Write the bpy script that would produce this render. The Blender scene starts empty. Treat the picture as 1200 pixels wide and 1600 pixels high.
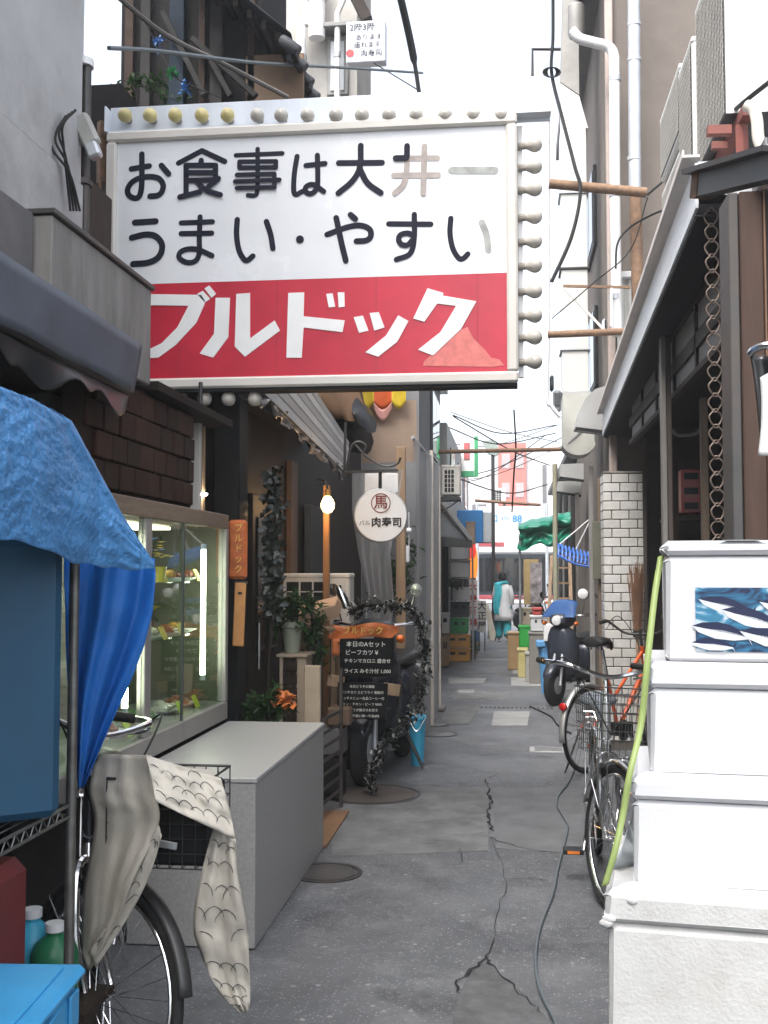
import bpy, math, random
from mathutils import Vector, Matrix, noise as mnoise
R = math.radians
random.seed(7)
S = bpy.context.scene
C = S.collection
# ---------------- camera ----------------
FPX = 1700.0                                   # focal length in pixels of the 1200x1600 photograph
PITCH = math.atan(90 / FPX)
YAW = math.atan(200 / FPX * math.cos(PITCH))
EYE = Vector((0, 0, 1.55))
cam_d = bpy.data.cameras.new('camera'); cam = bpy.data.objects.new('camera', cam_d); C.objects.link(cam)
cam.location = EYE; cam.rotation_euler = (R(90) + PITCH, 0, YAW)
cam_d.sensor_width = 36; cam_d.lens = 36 * FPX / 1600; cam_d.clip_start = .05; cam_d.clip_end = 500
S.camera = cam
RM = cam.rotation_euler.to_matrix()
def P(px, py, Y=None, X=None, Z=None):         # the point of the place seen at a pixel, at a known distance / side / height
    d = RM @ Vector((px - 600, -(py - 800), -FPX))
    t = (Y - EYE.y) / d.y if Y is not None else (X - EYE.x) / d.x if X is not None else (Z - EYE.z) / d.z
    return EYE + d * t
# ---------------- sky, sun, exposure ----------------
w = bpy.data.worlds.new('World'); S.world = w; w.use_nodes = True
nt = w.node_tree; nt.nodes.clear()
sky = nt.nodes.new('ShaderNodeTexSky'); sky.sky_type = 'NISHITA'; sky.sun_disc = False
sky.sun_elevation = R(58); sky.sun_rotation = R(200); sky.dust_density = 4.0; sky.air_density = 1.0
hs = nt.nodes.new('ShaderNodeHueSaturation'); hs.inputs['Saturation'].default_value = .42
bg = nt.nodes.new('ShaderNodeBackground'); bg.inputs['Strength'].default_value = .15
wo = nt.nodes.new('ShaderNodeOutputWorld')
nt.links.new(sky.outputs[0], hs.inputs['Color']); nt.links.new(hs.outputs[0], bg.inputs['Color']); nt.links.new(bg.outputs[0], wo.inputs[0])
sd = bpy.data.lights.new('sun', 'SUN'); sd.energy = 1.4; sd.angle = R(25); sd.color = (1, .98, .96)
so = bpy.data.objects.new('sun', sd); C.objects.link(so)
so.rotation_euler = Vector((.25, .45, -.85)).to_track_quat('-Z', 'Y').to_euler()
vs = S.view_settings; S.display_settings.display_device = 'sRGB'
vs.view_transform = 'Standard'; vs.look = 'None'; vs.gamma = 1; vs.exposure = 1.8; vs.use_curve_mapping = False
S.cycles.max_bounces = 8; S.cycles.transparent_max_bounces = 12; S.cycles.caustics_reflective = False; S.cycles.caustics_refractive = False

# ---------------- materials ----------------
def L(r, g, b):
    f = lambda c: (c / 255 / 12.92) if c / 255 <= .04045 else ((c / 255 + .055) / 1.055) ** 2.4
    return (f(r), f(g), f(b))
MATS = {}
def mat(name, col, rough=.6, metal=0., var=.15, sc=6., bump=.12, bsc=60., dirt=None, dsc=3., damt=.5, emit=0., spec=.5, trans=0., stretch=None, bdist=.004):
    if name in MATS: return MATS[name]
    if max(col) < .1 and not metal and rough >= .4 and spec == .5: spec = .12      # matt dark surfaces stay dark
    m = bpy.data.materials.new(name); m.use_nodes = True; t = m.node_tree; N = t.nodes.new; LK = t.links.new
    b = t.nodes['Principled BSDF']
    g = N('ShaderNodeNewGeometry'); vec = g.outputs['Position']
    if stretch:
        mp = N('ShaderNodeMapping'); mp.inputs['Scale'].default_value = stretch; LK(vec, mp.inputs['Vector']); vec = mp.outputs[0]
    n1 = N('ShaderNodeTexNoise'); n1.inputs['Scale'].default_value = sc; n1.inputs['Detail'].default_value = 6; n1.inputs['Roughness'].default_value = .65; LK(vec, n1.inputs['Vector'])
    r = N('ShaderNodeMapRange'); r.inputs[1].default_value = .3; r.inputs[2].default_value = .7; LK(n1.outputs['Fac'], r.inputs[0])
    mx = N('ShaderNodeMix'); mx.data_type = 'RGBA'; LK(r.outputs[0], mx.inputs['Factor'])
    mx.inputs['A'].default_value = (*[c * (1 - var) for c in col], 1); mx.inputs['B'].default_value = (*[min(1, c * (1 + var)) for c in col], 1)
    out = mx.outputs['Result']
    if dirt:
        n2 = N('ShaderNodeTexNoise'); n2.inputs['Scale'].default_value = dsc; n2.inputs['Detail'].default_value = 8; n2.inputs['Roughness'].default_value = .7; LK(vec, n2.inputs['Vector'])
        r2 = N('ShaderNodeMapRange'); r2.inputs[1].default_value = .48; r2.inputs[2].default_value = .72; r2.inputs[4].default_value = damt; LK(n2.outputs['Fac'], r2.inputs[0])
        m2 = N('ShaderNodeMix'); m2.data_type = 'RGBA'; LK(r2.outputs[0], m2.inputs['Factor']); LK(out, m2.inputs['A']); m2.inputs['B'].default_value = (*dirt, 1); out = m2.outputs['Result']
    LK(out, b.inputs['Base Color'])
    b.inputs['Metallic'].default_value = metal; b.inputs['Specular IOR Level'].default_value = spec
    rr = N('ShaderNodeMapRange'); rr.inputs[3].default_value = max(0, rough - .08); rr.inputs[4].default_value = min(1, rough + .1); LK(n1.outputs['Fac'], rr.inputs[0]); LK(rr.outputs[0], b.inputs['Roughness'])
    if bump:
        n3 = N('ShaderNodeTexNoise'); n3.inputs['Scale'].default_value = bsc; n3.inputs['Detail'].default_value = 4; LK(vec, n3.inputs['Vector'])
        bp = N('ShaderNodeBump'); bp.inputs['Strength'].default_value = bump; bp.inputs['Distance'].default_value = bdist; LK(n3.outputs['Fac'], bp.inputs['Height']); LK(bp.outputs[0], b.inputs['Normal'])
    if emit:
        b.inputs['Emission Color'].default_value = (*col, 1); b.inputs['Emission Strength'].default_value = emit
    if trans:                                                     # thin cloth or plastic that lets light through
        tl = N('ShaderNodeBsdfTranslucent'); LK(out, tl.inputs['Color'])
        ms = N('ShaderNodeMixShader'); ms.inputs[0].default_value = trans; LK(b.outputs[0], ms.inputs[1]); LK(tl.outputs[0], ms.inputs[2]); LK(ms.outputs[0], t.nodes['Material Output'].inputs[0])
    MATS[name] = m
    return m
def glass(name, tint=(.9, .95, .93), refl=.0, haze=0.):
    if name in MATS: return MATS[name]
    m = bpy.data.materials.new(name); m.use_nodes = True; t = m.node_tree; N = t.nodes.new; LK = t.links.new
    t.nodes.remove(t.nodes['Principled BSDF']); o = t.nodes['Material Output']
    tr = N('ShaderNodeBsdfTransparent'); tr.inputs[0].default_value = (*tint, 1)
    gl = N('ShaderNodeBsdfGlossy'); gl.inputs['Roughness'].default_value = .03
    fr = N('ShaderNodeFresnel'); fr.inputs[0].default_value = 1.5
    ad = N('ShaderNodeMath'); ad.operation = 'ADD'; ad.inputs[1].default_value = refl; LK(fr.outputs[0], ad.inputs[0])
    gb = N('ShaderNodeNewGeometry'); iv_ = N('ShaderNodeMath'); iv_.operation = 'SUBTRACT'; iv_.inputs[0].default_value = 1; LK(gb.outputs['Backfacing'], iv_.inputs[1])
    mu = N('ShaderNodeMath'); mu.operation = 'MULTIPLY'; LK(ad.outputs[0], mu.inputs[0]); LK(iv_.outputs[0], mu.inputs[1]); ad = mu
    ms = N('ShaderNodeMixShader'); LK(ad.outputs[0], ms.inputs[0]); LK(tr.outputs[0], ms.inputs[1]); LK(gl.outputs[0], ms.inputs[2])
    res = ms.outputs[0]
    if haze:
        df = N('ShaderNodeBsdfTranslucent'); df.inputs[0].default_value = (.85, .86, .87, 1)
        d2 = N('ShaderNodeBsdfDiffuse'); d2.inputs[0].default_value = (.8, .8, .8, 1)
        m3 = N('ShaderNodeMixShader'); LK(df.outputs[0], m3.inputs[1]); LK(d2.outputs[0], m3.inputs[2])
        m2 = N('ShaderNodeMixShader'); m2.inputs[0].default_value = haze; LK(res, m2.inputs[1]); LK(m3.outputs[0], m2.inputs[2]); res = m2.outputs[0]
    LK(res, o.inputs[0]); MATS[name] = m
    return m
K = lambda v: (v, v, v)
white = lambda: mat('white_paint', K(.72), .5, var=.06, dirt=(.45, .42, .38), damt=.35)
cream = lambda: mat('cream_metal', (.62, .6, .55), .45, var=.08, dirt=(.3, .27, .22), damt=.35)
black = lambda: mat('black_plastic', K(.02), .45, var=.3, bump=.05)
darkmetal = lambda: mat('dark_steel', K(.06), .45, .6, var=.3, dirt=(.09, .05, .03), damt=.4)
chrome = lambda: mat('chrome', K(.75), .18, 1., var=.08, bump=.02)
alu = lambda: mat('aluminium', (.55, .56, .56), .38, .8, var=.1, bump=.05, stretch=(8, 1, 8))
galv = lambda: mat('galvanised_steel', (.5, .52, .54), .45, .7, var=.15, dirt=(.3, .25, .2), damt=.25)
rust = lambda: mat('rusty_pipe', (.2, .12, .07), .75, .2, var=.35, sc=25, dirt=(.08, .045, .03), damt=.6, bump=.3)
rubber = lambda: mat('tyre_rubber', K(.025), .75, var=.3, bump=.2)
wood = lambda: mat('wood_tan', (.33, .22, .13), .6, var=.25, sc=5, stretch=(6, 6, .6), bump=.15)
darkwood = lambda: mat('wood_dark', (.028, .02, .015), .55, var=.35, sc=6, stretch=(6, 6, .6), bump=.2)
card = lambda: mat('cardboard', (.31, .225, .165), .8, var=.1, bump=.1)
stucco = lambda: mat('stucco_grey', (.4, .4, .4), .85, var=.12, sc=2.5, bump=.5, bsc=140, dirt=(.16, .15, .14), damt=.5, dsc=1.4)
concrete = lambda: mat('concrete', (.2, .19, .175), .85, var=.2, sc=4, bump=.35, bsc=90, dirt=(.07, .065, .06), damt=.65, dsc=2.5, stretch=(2.5, 2.5, .6))
cable_m = lambda: mat('cable_black', K(.02), .5, var=.2, bump=0)
leafm = lambda: mat('leaf_green', (.03, .065, .02), .5, var=.5, sc=30, bump=0, trans=.25)
def plastic(name, col, rough=.35): return mat(name, col, rough, var=.1, sc=5, bump=.04, dirt=tuple(c * .5 for c in col), damt=.3)

# ---------------- mesh building ----------------
OFF = {}
ALLM = []
class MB:
    def __init__(s, M=None): s.v = []; s.f = []; s.mi = []; s.M = M; s.cur = 0
    def add(s, vs, fs):
        o = len(s.v)
        s.v += [tuple(s.M @ Vector(v)) if s.M else tuple(v) for v in vs]
        s.f += [tuple(i + o for i in f) for f in fs]; s.mi += [s.cur] * len(fs)
        return s
    def box(s, x0, x1, y0, y1, z0, z1, c=0.):
        if x0 > x1: x0, x1 = x1, x0
        if y0 > y1: y0, y1 = y1, y0
        if z0 > z1: z0, z1 = z1, z0
        if not c:
            return s.add([(x, y, z) for x in (x0, x1) for y in (y0, y1) for z in (z0, z1)], [(0, 1, 3, 2), (4, 6, 7, 5), (0, 4, 5, 1), (2, 3, 7, 6), (0, 2, 6, 4), (1, 5, 7, 3)])
        c = min(c, (x1 - x0) * .45, (y1 - y0) * .45, (z1 - z0) * .45)
        vs = []; idx = {}
        X = (x0, x1); Yy = (y0, y1); Z = (z0, z1); sg = (1, -1)
        for i in (0, 1):
            for j in (0, 1):
                for k in (0, 1):
                    for a in range(3):
                        p = [X[i], Yy[j], Z[k]]
                        for q, e in enumerate((i, j, k)):
                            if q != a: p[q] += sg[e] * c
                        idx[i, j, k, a] = len(vs); vs.append(p)
        fs = []
        for i in (0, 1):
            fs.append(tuple(idx[i, j, k, 0] for j, k in ((0, 0), (1, 0), (1, 1), (0, 1))))
            fs.append(tuple(idx[j, i, k, 1] for j, k in ((0, 0), (1, 0), (1, 1), (0, 1))))
            fs.append(tuple(idx[j, k, i, 2] for j, k in ((0, 0), (1, 0), (1, 1), (0, 1))))
            for j in (0, 1):
                fs.append((idx[0, i, j, 1], idx[1, i, j, 1], idx[1, i, j, 2], idx[0, i, j, 2]))
                fs.append((idx[i, 0, j, 0], idx[i, 1, j, 0], idx[i, 1, j, 2], idx[i, 0, j, 2]))
                fs.append((idx[i, j, 0, 0], idx[i, j, 1, 0], idx[i, j, 1, 1], idx[i, j, 0, 1]))
                for k in (0, 1): fs.append((idx[i, j, k, 0], idx[i, j, k, 1], idx[i, j, k, 2]))
        return s.add(vs, fs)
    def tube(s, path, r, n=8, closed=False, caps=True):
        pts = [Vector(p) for p in path]; m = len(pts)
        rs = r if isinstance(r, (list, tuple)) else [r] * m
        vs = []; up = None
        for i, p in enumerate(pts):
            if closed: t = pts[(i + 1) % m] - pts[i - 1]
            else: t = pts[min(i + 1, m - 1)] - pts[max(i - 1, 0)]
            if t.length < 1e-9: t = Vector((0, 0, 1))
            t.normalize()
            if up is None:
                up = Vector((0, 0, 1)) if abs(t.z) < .9 else Vector((1, 0, 0))
            a = t.cross(up)
            if a.length < 1e-6: a = t.orthogonal()
            a.normalize(); bb = t.cross(a); up = -bb if False else up
            u2 = a.cross(t); up = u2
            for k in range(n):
                th = 2 * math.pi * k / n
                vs.append(p + (a * math.cos(th) + u2 * math.sin(th)) * rs[i])
        fs = []
        for i in range(m if closed else m - 1):
            j = (i + 1) % m
            for k in range(n): fs.append((i * n + k, i * n + (k + 1) % n, j * n + (k + 1) % n, j * n + k))
        if caps and not closed: fs += [tuple(range(n))[::-1], tuple((m - 1) * n + k for k in range(n))]
        return s.add(vs, fs)
    def cyl(s, a, b, r, r2=None, n=12): return s.tube([a, b], [r, r if r2 is None else r2], n)
    def bar(s, a, b, w, h, up=(0, 0, 1)):          # rectangular bar
        a = Vector(a); b = Vector(b); t = (b - a).normalized(); sd = t.cross(Vector(up))
        if sd.length < 1e-5: sd = t.orthogonal()
        sd.normalize(); u = sd.cross(t); q = [(-1, -1), (1, -1), (1, 1), (-1, 1)]
        vs = [p + sd * (w / 2 * i) + u * (h / 2 * j) for p in (a, b) for i, j in q]
        return s.add(vs, [(3, 2, 1, 0), (4, 5, 6, 7)] + [(k, (k + 1) % 4, 4 + (k + 1) % 4, 4 + k) for k in range(4)])
    def lathe(s, prof, o=(0, 0, 0), ax=(0, 0, 1), n=16):
        o = Vector(o); q = Vector((0, 0, 1)).rotation_difference(Vector(ax).normalized())
        vs = []; m = len(prof)
        for r, z in prof:
            for k in range(n):
                th = 2 * math.pi * k / n; vs.append(o + q @ Vector((r * math.cos(th), r * math.sin(th), z)))
        fs = [(i * n + k, i * n + (k + 1) % n, (i + 1) * n + (k + 1) % n, (i + 1) * n + k) for i in range(m - 1) for k in range(n)]
        if prof[0][0] > 1e-4: fs.append(tuple(range(n))[::-1])
        if prof[-1][0] > 1e-4: fs.append(tuple((m - 1) * n + k for k in range(n)))
        return s.add(vs, fs)
    def ball(s, o, r, n=12, sq=(1, 1, 1)):
        o = Vector(o); m = max(5, n // 2); vs = []; fs = []
        for i in range(m + 1):
            ph = math.pi * i / m
            for k in range(n):
                th = 2 * math.pi * k / n
                vs.append(o + Vector((r * sq[0] * math.sin(ph) * math.cos(th), r * sq[1] * math.sin(ph) * math.sin(th), -r * sq[2] * math.cos(ph))))
        fs = [(i * n + k, i * n + (k + 1) % n, (i + 1) * n + (k + 1) % n, (i + 1) * n + k) for i in range(m) for k in range(n)]
        return s.add(vs, fs)
    def prism(s, pts, d):                          # polygon of 3D points pushed along d
        d = Vector(d); pts = [Vector(p) for p in pts]; n = len(pts)
        return s.add(pts + [p + d for p in pts], [tuple(range(n))[::-1], tuple(range(n, 2 * n))] + [(k, (k + 1) % n, n + (k + 1) % n, n + k) for k in range(n)])
    def grid(s, fn, nu, nv):
        vs = [fn(i / nu, j / nv) for i in range(nu + 1) for j in range(nv + 1)]; w = nv + 1
        return s.add(vs, [(i * w + j, (i + 1) * w + j, (i + 1) * w + j + 1, i * w + j + 1) for i in range(nu) for j in range(nv)])
    def leaf(s, p, d, up, l, wd):
        p = Vector(p); d = Vector(d).normalized(); a = d.cross(Vector(up))
        if a.length < 1e-4: a = d.orthogonal()
        a.normalize(); nrm = a.cross(d)
        return s.add([p, p + d * l * .45 + a * wd / 2 + nrm * l * .06, p + d * l - nrm * l * .08, p + d * l * .45 - a * wd / 2 + nrm * l * .06], [(0, 1, 2), (0, 2, 3)])
    def build(s, name, m, parent=None, solid=0., sharp=35, smooth=True, bevel=0.):
        me = bpy.data.meshes.new(name)
        vs = s.v; off = Vector((0, 0, 0))
        if parent is not None: off = OFF.get(parent.name, Vector((0, 0, 0)))
        elif vs:
            xs = [v[0] for v in vs]; ys = [v[1] for v in vs]; zs = [v[2] for v in vs]
            off = Vector(((min(xs) + max(xs)) / 2, (min(ys) + max(ys)) / 2, min(zs)))
        me.from_pydata([(v[0] - off.x, v[1] - off.y, v[2] - off.z) for v in vs], [], s.f)
        ms = m if isinstance(m, (list, tuple)) else [m]
        for q in ms: me.materials.append(q)
        if len(ms) > 1: me.polygons.foreach_set('material_index', s.mi)
        me.update()
        if smooth: me.shade_smooth(); me.set_sharp_from_angle(angle=R(sharp))
        o = bpy.data.objects.new(name, me); C.objects.link(o)
        if parent is not None: o.parent = parent
        else: o.location = off
        OFF[o.name] = off
        if solid:
            md = o.modifiers.new('thickness', 'SOLIDIFY'); md.thickness = solid; md.offset = 0
        if bevel:
            md = o.modifiers.new('bevel', 'BEVEL'); md.width = bevel; md.segments = 2; md.limit_method = 'ANGLE'
        return o
def tag(o, label, cat, group=None):
    o['label'] = label; o['category'] = cat
    if group: o['group'] = group
    return o
def thing(name, label, cat, loc=(0, 0, 0), rotz=0., group=None, local=False):
    o = bpy.data.objects.new(name, None); C.objects.link(o); o.location = loc; o.rotation_euler = (0, 0, rotz); o.empty_display_size = .1
    tag(o, label, cat, group); OFF[o.name] = Vector((0, 0, 0)) if (local or rotz) else Vector(loc)
    return o
def struct(o): o['kind'] = 'structure'; return o
def stuff(o): o['kind'] = 'stuff'; return o
def copy_tree(o, parent=None):
    c = o.copy(); C.objects.link(c); c.parent = parent
    for ch in list(o.children): copy_tree(ch, c)
    return c
def lab(o, t): o['label'] = t; return o
def cr(pts, k=6, closed=False):                    # smooth curve through points
    pts = [Vector(p) for p in pts]; n = len(pts); out = []
    for i in range(n if closed else n - 1):
        p0 = pts[(i - 1) % n] if (closed or i > 0) else pts[0] * 2 - pts[1]
        p1 = pts[i]; p2 = pts[(i + 1) % n]; p3 = pts[(i + 2) % n] if (closed or i + 2 < n) else p2 * 2 - p1
        for j in range(k):
            t = j / k; out.append(.5 * ((2 * p1) + (p2 - p0) * t + (2 * p0 - 5 * p1 + 4 * p2 - p3) * t * t + (3 * p1 - p0 - 3 * p2 + p3) * t ** 3))
    if not closed: out.append(pts[-1])
    return out
def lerp_list(l, t):
    x = t * (len(l) - 1); i = min(int(x), len(l) - 2); return l[i] + (l[i + 1] - l[i]) * (x - i)
def wire(name, pts, r, label, m=None, k=6, group=None, parent=None, n=6):
    o = MB().tube(cr(pts, k), r, n).build(name, m or cable_m(), parent)
    if parent is None: tag(o, label, 'cable' if 'pipe' not in name and 'pole' not in name else 'pipe', group)
    return o
def ribbon(mb, pts, wd, o, ux, uz, nrm, d0=0., th=.004):   # a flat painted stroke with round ends; pts in (u,v)
    pts = [Vector((p[0], p[1])) for p in pts]; n = len(pts); lft = []; rgt = []
    for i, p in enumerate(pts):
        t = pts[min(i + 1, n - 1)] - pts[max(i - 1, 0)]; t.normalize(); a = Vector((-t.y, t.x)) * wd / 2
        lft.append(p + a); rgt.append(p - a)
    def cap(c, t):
        an = math.atan2(t.y, t.x); return [c + Vector((math.cos(an + q), math.sin(an + q))) * wd / 2 for q in (math.pi / 3, math.pi / 6, 0, -math.pi / 6, -math.pi / 3)]
    W3 = lambda q, i: o + ux * q.x + uz * q.y + nrm * (d0 + th + .0008 * i / max(1, n))
    vs = [W3(q, i) for i, q in enumerate(lft)] + [W3(q, i) for i, q in enumerate(rgt)]
    fs = [(i, i + 1, n + i + 1, n + i) for i in range(n - 1)]
    ce = cap(pts[-1], (pts[-1] - pts[-2]).normalized()); k = len(vs); vs += [W3(q, n) for q in ce]; fs.append((n - 1,) + tuple(range(k, k + 5)) + (2 * n - 1,))
    cs = cap(pts[0], (pts[0] - pts[1]).normalized()); k = len(vs); vs += [W3(q, 0) for q in cs]; fs.append((n,) + tuple(range(k, k + 5)) + (0,))
    mb.add(vs, fs)
def text(body, o, ux, uz, size, m, parent, name='lettering', align='CENTER', bold=0., lift=.002):
    cu = bpy.data.curves.new('t', 'FONT'); cu.body = body; cu.size = 1; cu.align_x = align; cu.align_y = 'CENTER'; cu.offset = bold; cu.resolution_u = 3
    ob = bpy.data.objects.new('t', cu); C.objects.link(ob)
    dg = bpy.context.evaluated_depsgraph_get(); dg.update()
    me = bpy.data.meshes.new_from_object(ob.evaluated_get(dg))
    o = Vector(o); ux = Vector(ux).normalized() * size; uz = Vector(uz).normalized() * size; nr = ux.cross(uz).normalized() * lift
    mb = MB(); mb.add([o + ux * v.co.x + uz * v.co.y + nr for v in me.vertices], [tuple(p.vertices) for p in me.polygons])
    bpy.data.objects.remove(ob); bpy.data.curves.remove(cu); bpy.data.meshes.remove(me)
    if not mb.v: return None
    return mb.build(name, m, parent, smooth=False)
rnd = random.Random(11)
def clump(mb, c, rad, n, l, wd, rg=None):          # leaves spread through an uneven volume
    rg = rg or rnd; c = Vector(c)
    sub = [(Vector((rg.gauss(0, .45) * rad[0], rg.gauss(0, .45) * rad[1], rg.gauss(0, .45) * rad[2])), rg.uniform(.25, .5)) for _ in range(max(3, n // 25))]
    for _ in range(n):
        b, q = rg.choice(sub); p = c + b + Vector((rg.gauss(0, q) * rad[0], rg.gauss(0, q) * rad[1], rg.gauss(0, q) * rad[2])) * .6
        d = Vector((rg.uniform(-1, 1), rg.uniform(-1, 1), rg.uniform(-.8, .9))); k = rg.uniform(.6, 1.3)
        mb.leaf(p, d, (rg.uniform(-.4, .4), rg.uniform(-.4, .4), 1), l * k, wd * k)
# ================= THE SETTING =================
def asphalt():
    m = bpy.data.materials.new('asphalt'); m.use_nodes = True; t = m.node_tree; N = t.nodes.new; LK = t.links.new; b = t.nodes['Principled BSDF']
    g = N('ShaderNodeNewGeometry'); v = g.outputs['Position']
    def noise(sc, det=6, ro=.65):
        n = N('ShaderNodeTexNoise'); n.inputs['Scale'].default_value = sc; n.inputs['Detail'].default_value = det; n.inputs['Roughness'].default_value = ro; LK(v, n.inputs['Vector']); return n.outputs['Fac']
    def rng(a, lo, hi, t0=0., t1=1.):
        r = N('ShaderNodeMapRange'); r.inputs[1].default_value = lo; r.inputs[2].default_value = hi; r.inputs[3].default_value = t0; r.inputs[4].default_value = t1; LK(a, r.inputs[0]); return r.outputs[0]
    def mixc(f, a, bb):
        x = N('ShaderNodeMix'); x.data_type = 'RGBA'; LK(f, x.inputs['Factor'])
        for k, q in (('A', a), ('B', bb)):
            if isinstance(q, tuple): x.inputs[k].default_value = (*q, 1)
            else: LK(q, x.inputs[k])
        return x.outputs['Result']
    big = noise(.9, 5); c = mixc(rng(big, .35, .65), (.075, .078, .083), (.125, .128, .132))
    c = mixc(rng(noise(3.2, 10, .8), .5, .7, 0, .75), c, (.2, .203, .208))      # worn pale patches
    c = mixc(rng(noise(1.7, 7, .7), .56, .7, 0, .7), c, (.028, .028, .03))        # oil and water stains
    vo = N('ShaderNodeTexVoronoi'); vo.inputs['Scale'].default_value = 75; LK(v, vo.inputs['Vector'])
    sp = N('ShaderNodeSeparateColor'); LK(vo.outputs['Color'], sp.inputs[0])
    c = mixc(rng(vo.outputs['Distance'], .25, .45, .75, 0), c, mixc(rng(sp.outputs[0], .45, .95), c, (.27, .275, .285)))   # stone chips
    v2 = N('ShaderNodeTexVoronoi'); v2.inputs['Scale'].default_value = 22; LK(v, v2.inputs['Vector']); s2 = N('ShaderNodeSeparateColor'); LK(v2.outputs['Color'], s2.inputs[0])
    c = mixc(rng(v2.outputs['Distance'], .12, .3, .8, 0), c, mixc(rng(s2.outputs[0], .88, .96), c, (.3, .3, .3)))   # scattered pale spots
    LK(c, b.inputs['Base Color']); LK(rng(noise(1.6, 5), .35, .65, .42, .8), b.inputs['Roughness'])
    bp = N('ShaderNodeBump'); bp.inputs['Strength'].default_value = .6; bp.inputs['Distance'].default_value = .006
    ad = N('ShaderNodeMath'); ad.operation = 'ADD'; LK(noise(110, 3), ad.inputs[0]); LK(rng(noise(7, 6), 0, 1, 0, 2.5), ad.inputs[1]); LK(ad.outputs[0], bp.inputs['Height']); LK(bp.outputs[0], b.inputs['Normal'])
    return m
ASP = asphalt()
ground = struct(MB().box(-60, 60, -20, 120, -.3, 0).build('ground', ASP))
slab_m = mat('slab_concrete', (.15, .151, .15), .75, var=.3, sc=5, bump=.5, bsc=110, dirt=(.045, .045, .045), damt=.7, dsc=3)
pale_m = mat('pale_paving', (.3, .3, .29), .8, var=.2, sc=5, bump=.3, dirt=(.12, .12, .12), damt=.5)
crack_m = mat('crack_dark', K(.03), .9, bump=0)
# concrete strips let into the alley further on, each its own piece
rg = random.Random(3)
for i in range(7):
    y0 = 13.2 + i * 1.55
    for j, (xa, xb) in enumerate(((-.72, -.02), (.0, .62))):
        if rg.random() < .2: continue
        a = rg.uniform(-.05, .05)
        MB().box(xa + a, xb + a, y0 + rg.uniform(-.05, .2), y0 + rg.uniform(.5, 1.1), -.03, .004 + .001 * j, .002).build('paving_slab', pale_m if rg.random() < .55 else slab_m, ground)
def flat(name, pix, m, h=.005, parent=ground):
    pts = [P(x, y, Z=0) for x, y in pix]; return MB().prism([(p.x, p.y, -.02) for p in pts], (0, 0, .02 + h)).build(name, m, parent)
flat('paving_slab', [(772, 1112), (828, 1112), (824, 1134), (768, 1134)], pale_m)
flat('paving_slab', [(694, 1102), (752, 1102), (732, 1132), (690, 1132)], slab_m)
flat('paving_slab', [(700, 1060), (760, 1060), (755, 1068), (702, 1068)], pale_m)
flat('paving_slab', [(716, 1078), (742, 1078), (740, 1083), (716, 1083)], pale_m)
flat('concrete_patch', [(508, 1228), (765, 1230), (762, 1330), (520, 1338)], slab_m, .003)
flat('concrete_patch', [(770, 1232), (905, 1236), (915, 1335), (775, 1326)], mat('slab_b', (.135, .137, .14), .75, var=.2, sc=4, bump=.35, dirt=(.05, .05, .05), damt=.5), .0035)
# drain channel across the alley
dr = MB()
a = P(688, 1106, Z=0); b2 = P(866, 1109, Z=0); dr.box(a.x, b2.x, a.y, a.y + .16, -.02, .003)
dch = dr.build('drain_channel', slab_m, ground)
for k in range(26):
    x = a.x + (b2.x - a.x) * (k + .5) / 26; MB().box(x - .012, x + .012, a.y + .03, a.y + .13, .0, .0045).build('slot', crack_m, dch)
# cracks
def crack(pix, wds):
    pts = cr([(*P(x, y, Z=0).xy, 0) for x, y in pix], 5); n = len(pts); mb = MB(); q = random.Random(len(pix) + int(pix[0][0])); vs = []
    pts = [p + Vector((q.uniform(-.012, .012), q.uniform(-.012, .012), 0)) for p in pts]
    for i, p in enumerate(pts):
        t = pts[min(i + 1, n - 1)] - pts[max(i - 1, 0)]; t.normalize(); s_ = Vector((-t.y, t.x, 0)); wd = lerp_list(wds, i / (n - 1)) * q.uniform(.2, 1.2) / 3.6
        vs += [p + s_ * wd + Vector((0, 0, .0062)), p - s_ * wd + Vector((0, 0, .0062))]
    mb.add(vs, [(2 * i, 2 * i + 1, 2 * i + 3, 2 * i + 2) for i in range(n - 1)]); mb.build('crack', crack_m, ground, smooth=False)
flat('worn_patch', [(700, 1640), (714, 1560), (735, 1520), (758, 1505), (800, 1536), (850, 1586), (880, 1650)], mat('worn_brown', (.105, .106, .107), .8, var=.35, sc=9, bump=.5, bsc=60, dirt=(.045, .045, .047), damt=.7, dsc=5), .003)
crack([(626, 1226), (690, 1229), (757, 1229), (760, 1218), (785, 1208)], [.006, .014, .016, .006])
crack([(762, 1229), (764, 1245), (768, 1255), (762, 1270), (766, 1290), (770, 1300)], [.012, .05, .02, .04, .03])
crack([(766, 1310), (800, 1322), (850, 1332), (910, 1336)], [.014, .012, .006])
crack([(770, 1312), (788, 1372), (782, 1420), (764, 1490), (758, 1502), (720, 1530), (716, 1555)], [.004, .008, .008, .02, .03, .02])
crack([(760, 1502), (790, 1530), (820, 1560), (850, 1585)], [.022, .014, .006])
crack([(690, 1302), (720, 1306), (760, 1302)], [.004, .01, .004]); crack([(720, 1325), (718, 1350), (690, 1352)], [.004, .008, .004])
crack([(788, 1376), (830, 1373), (862, 1378)], [.006, .02, .006])
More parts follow.
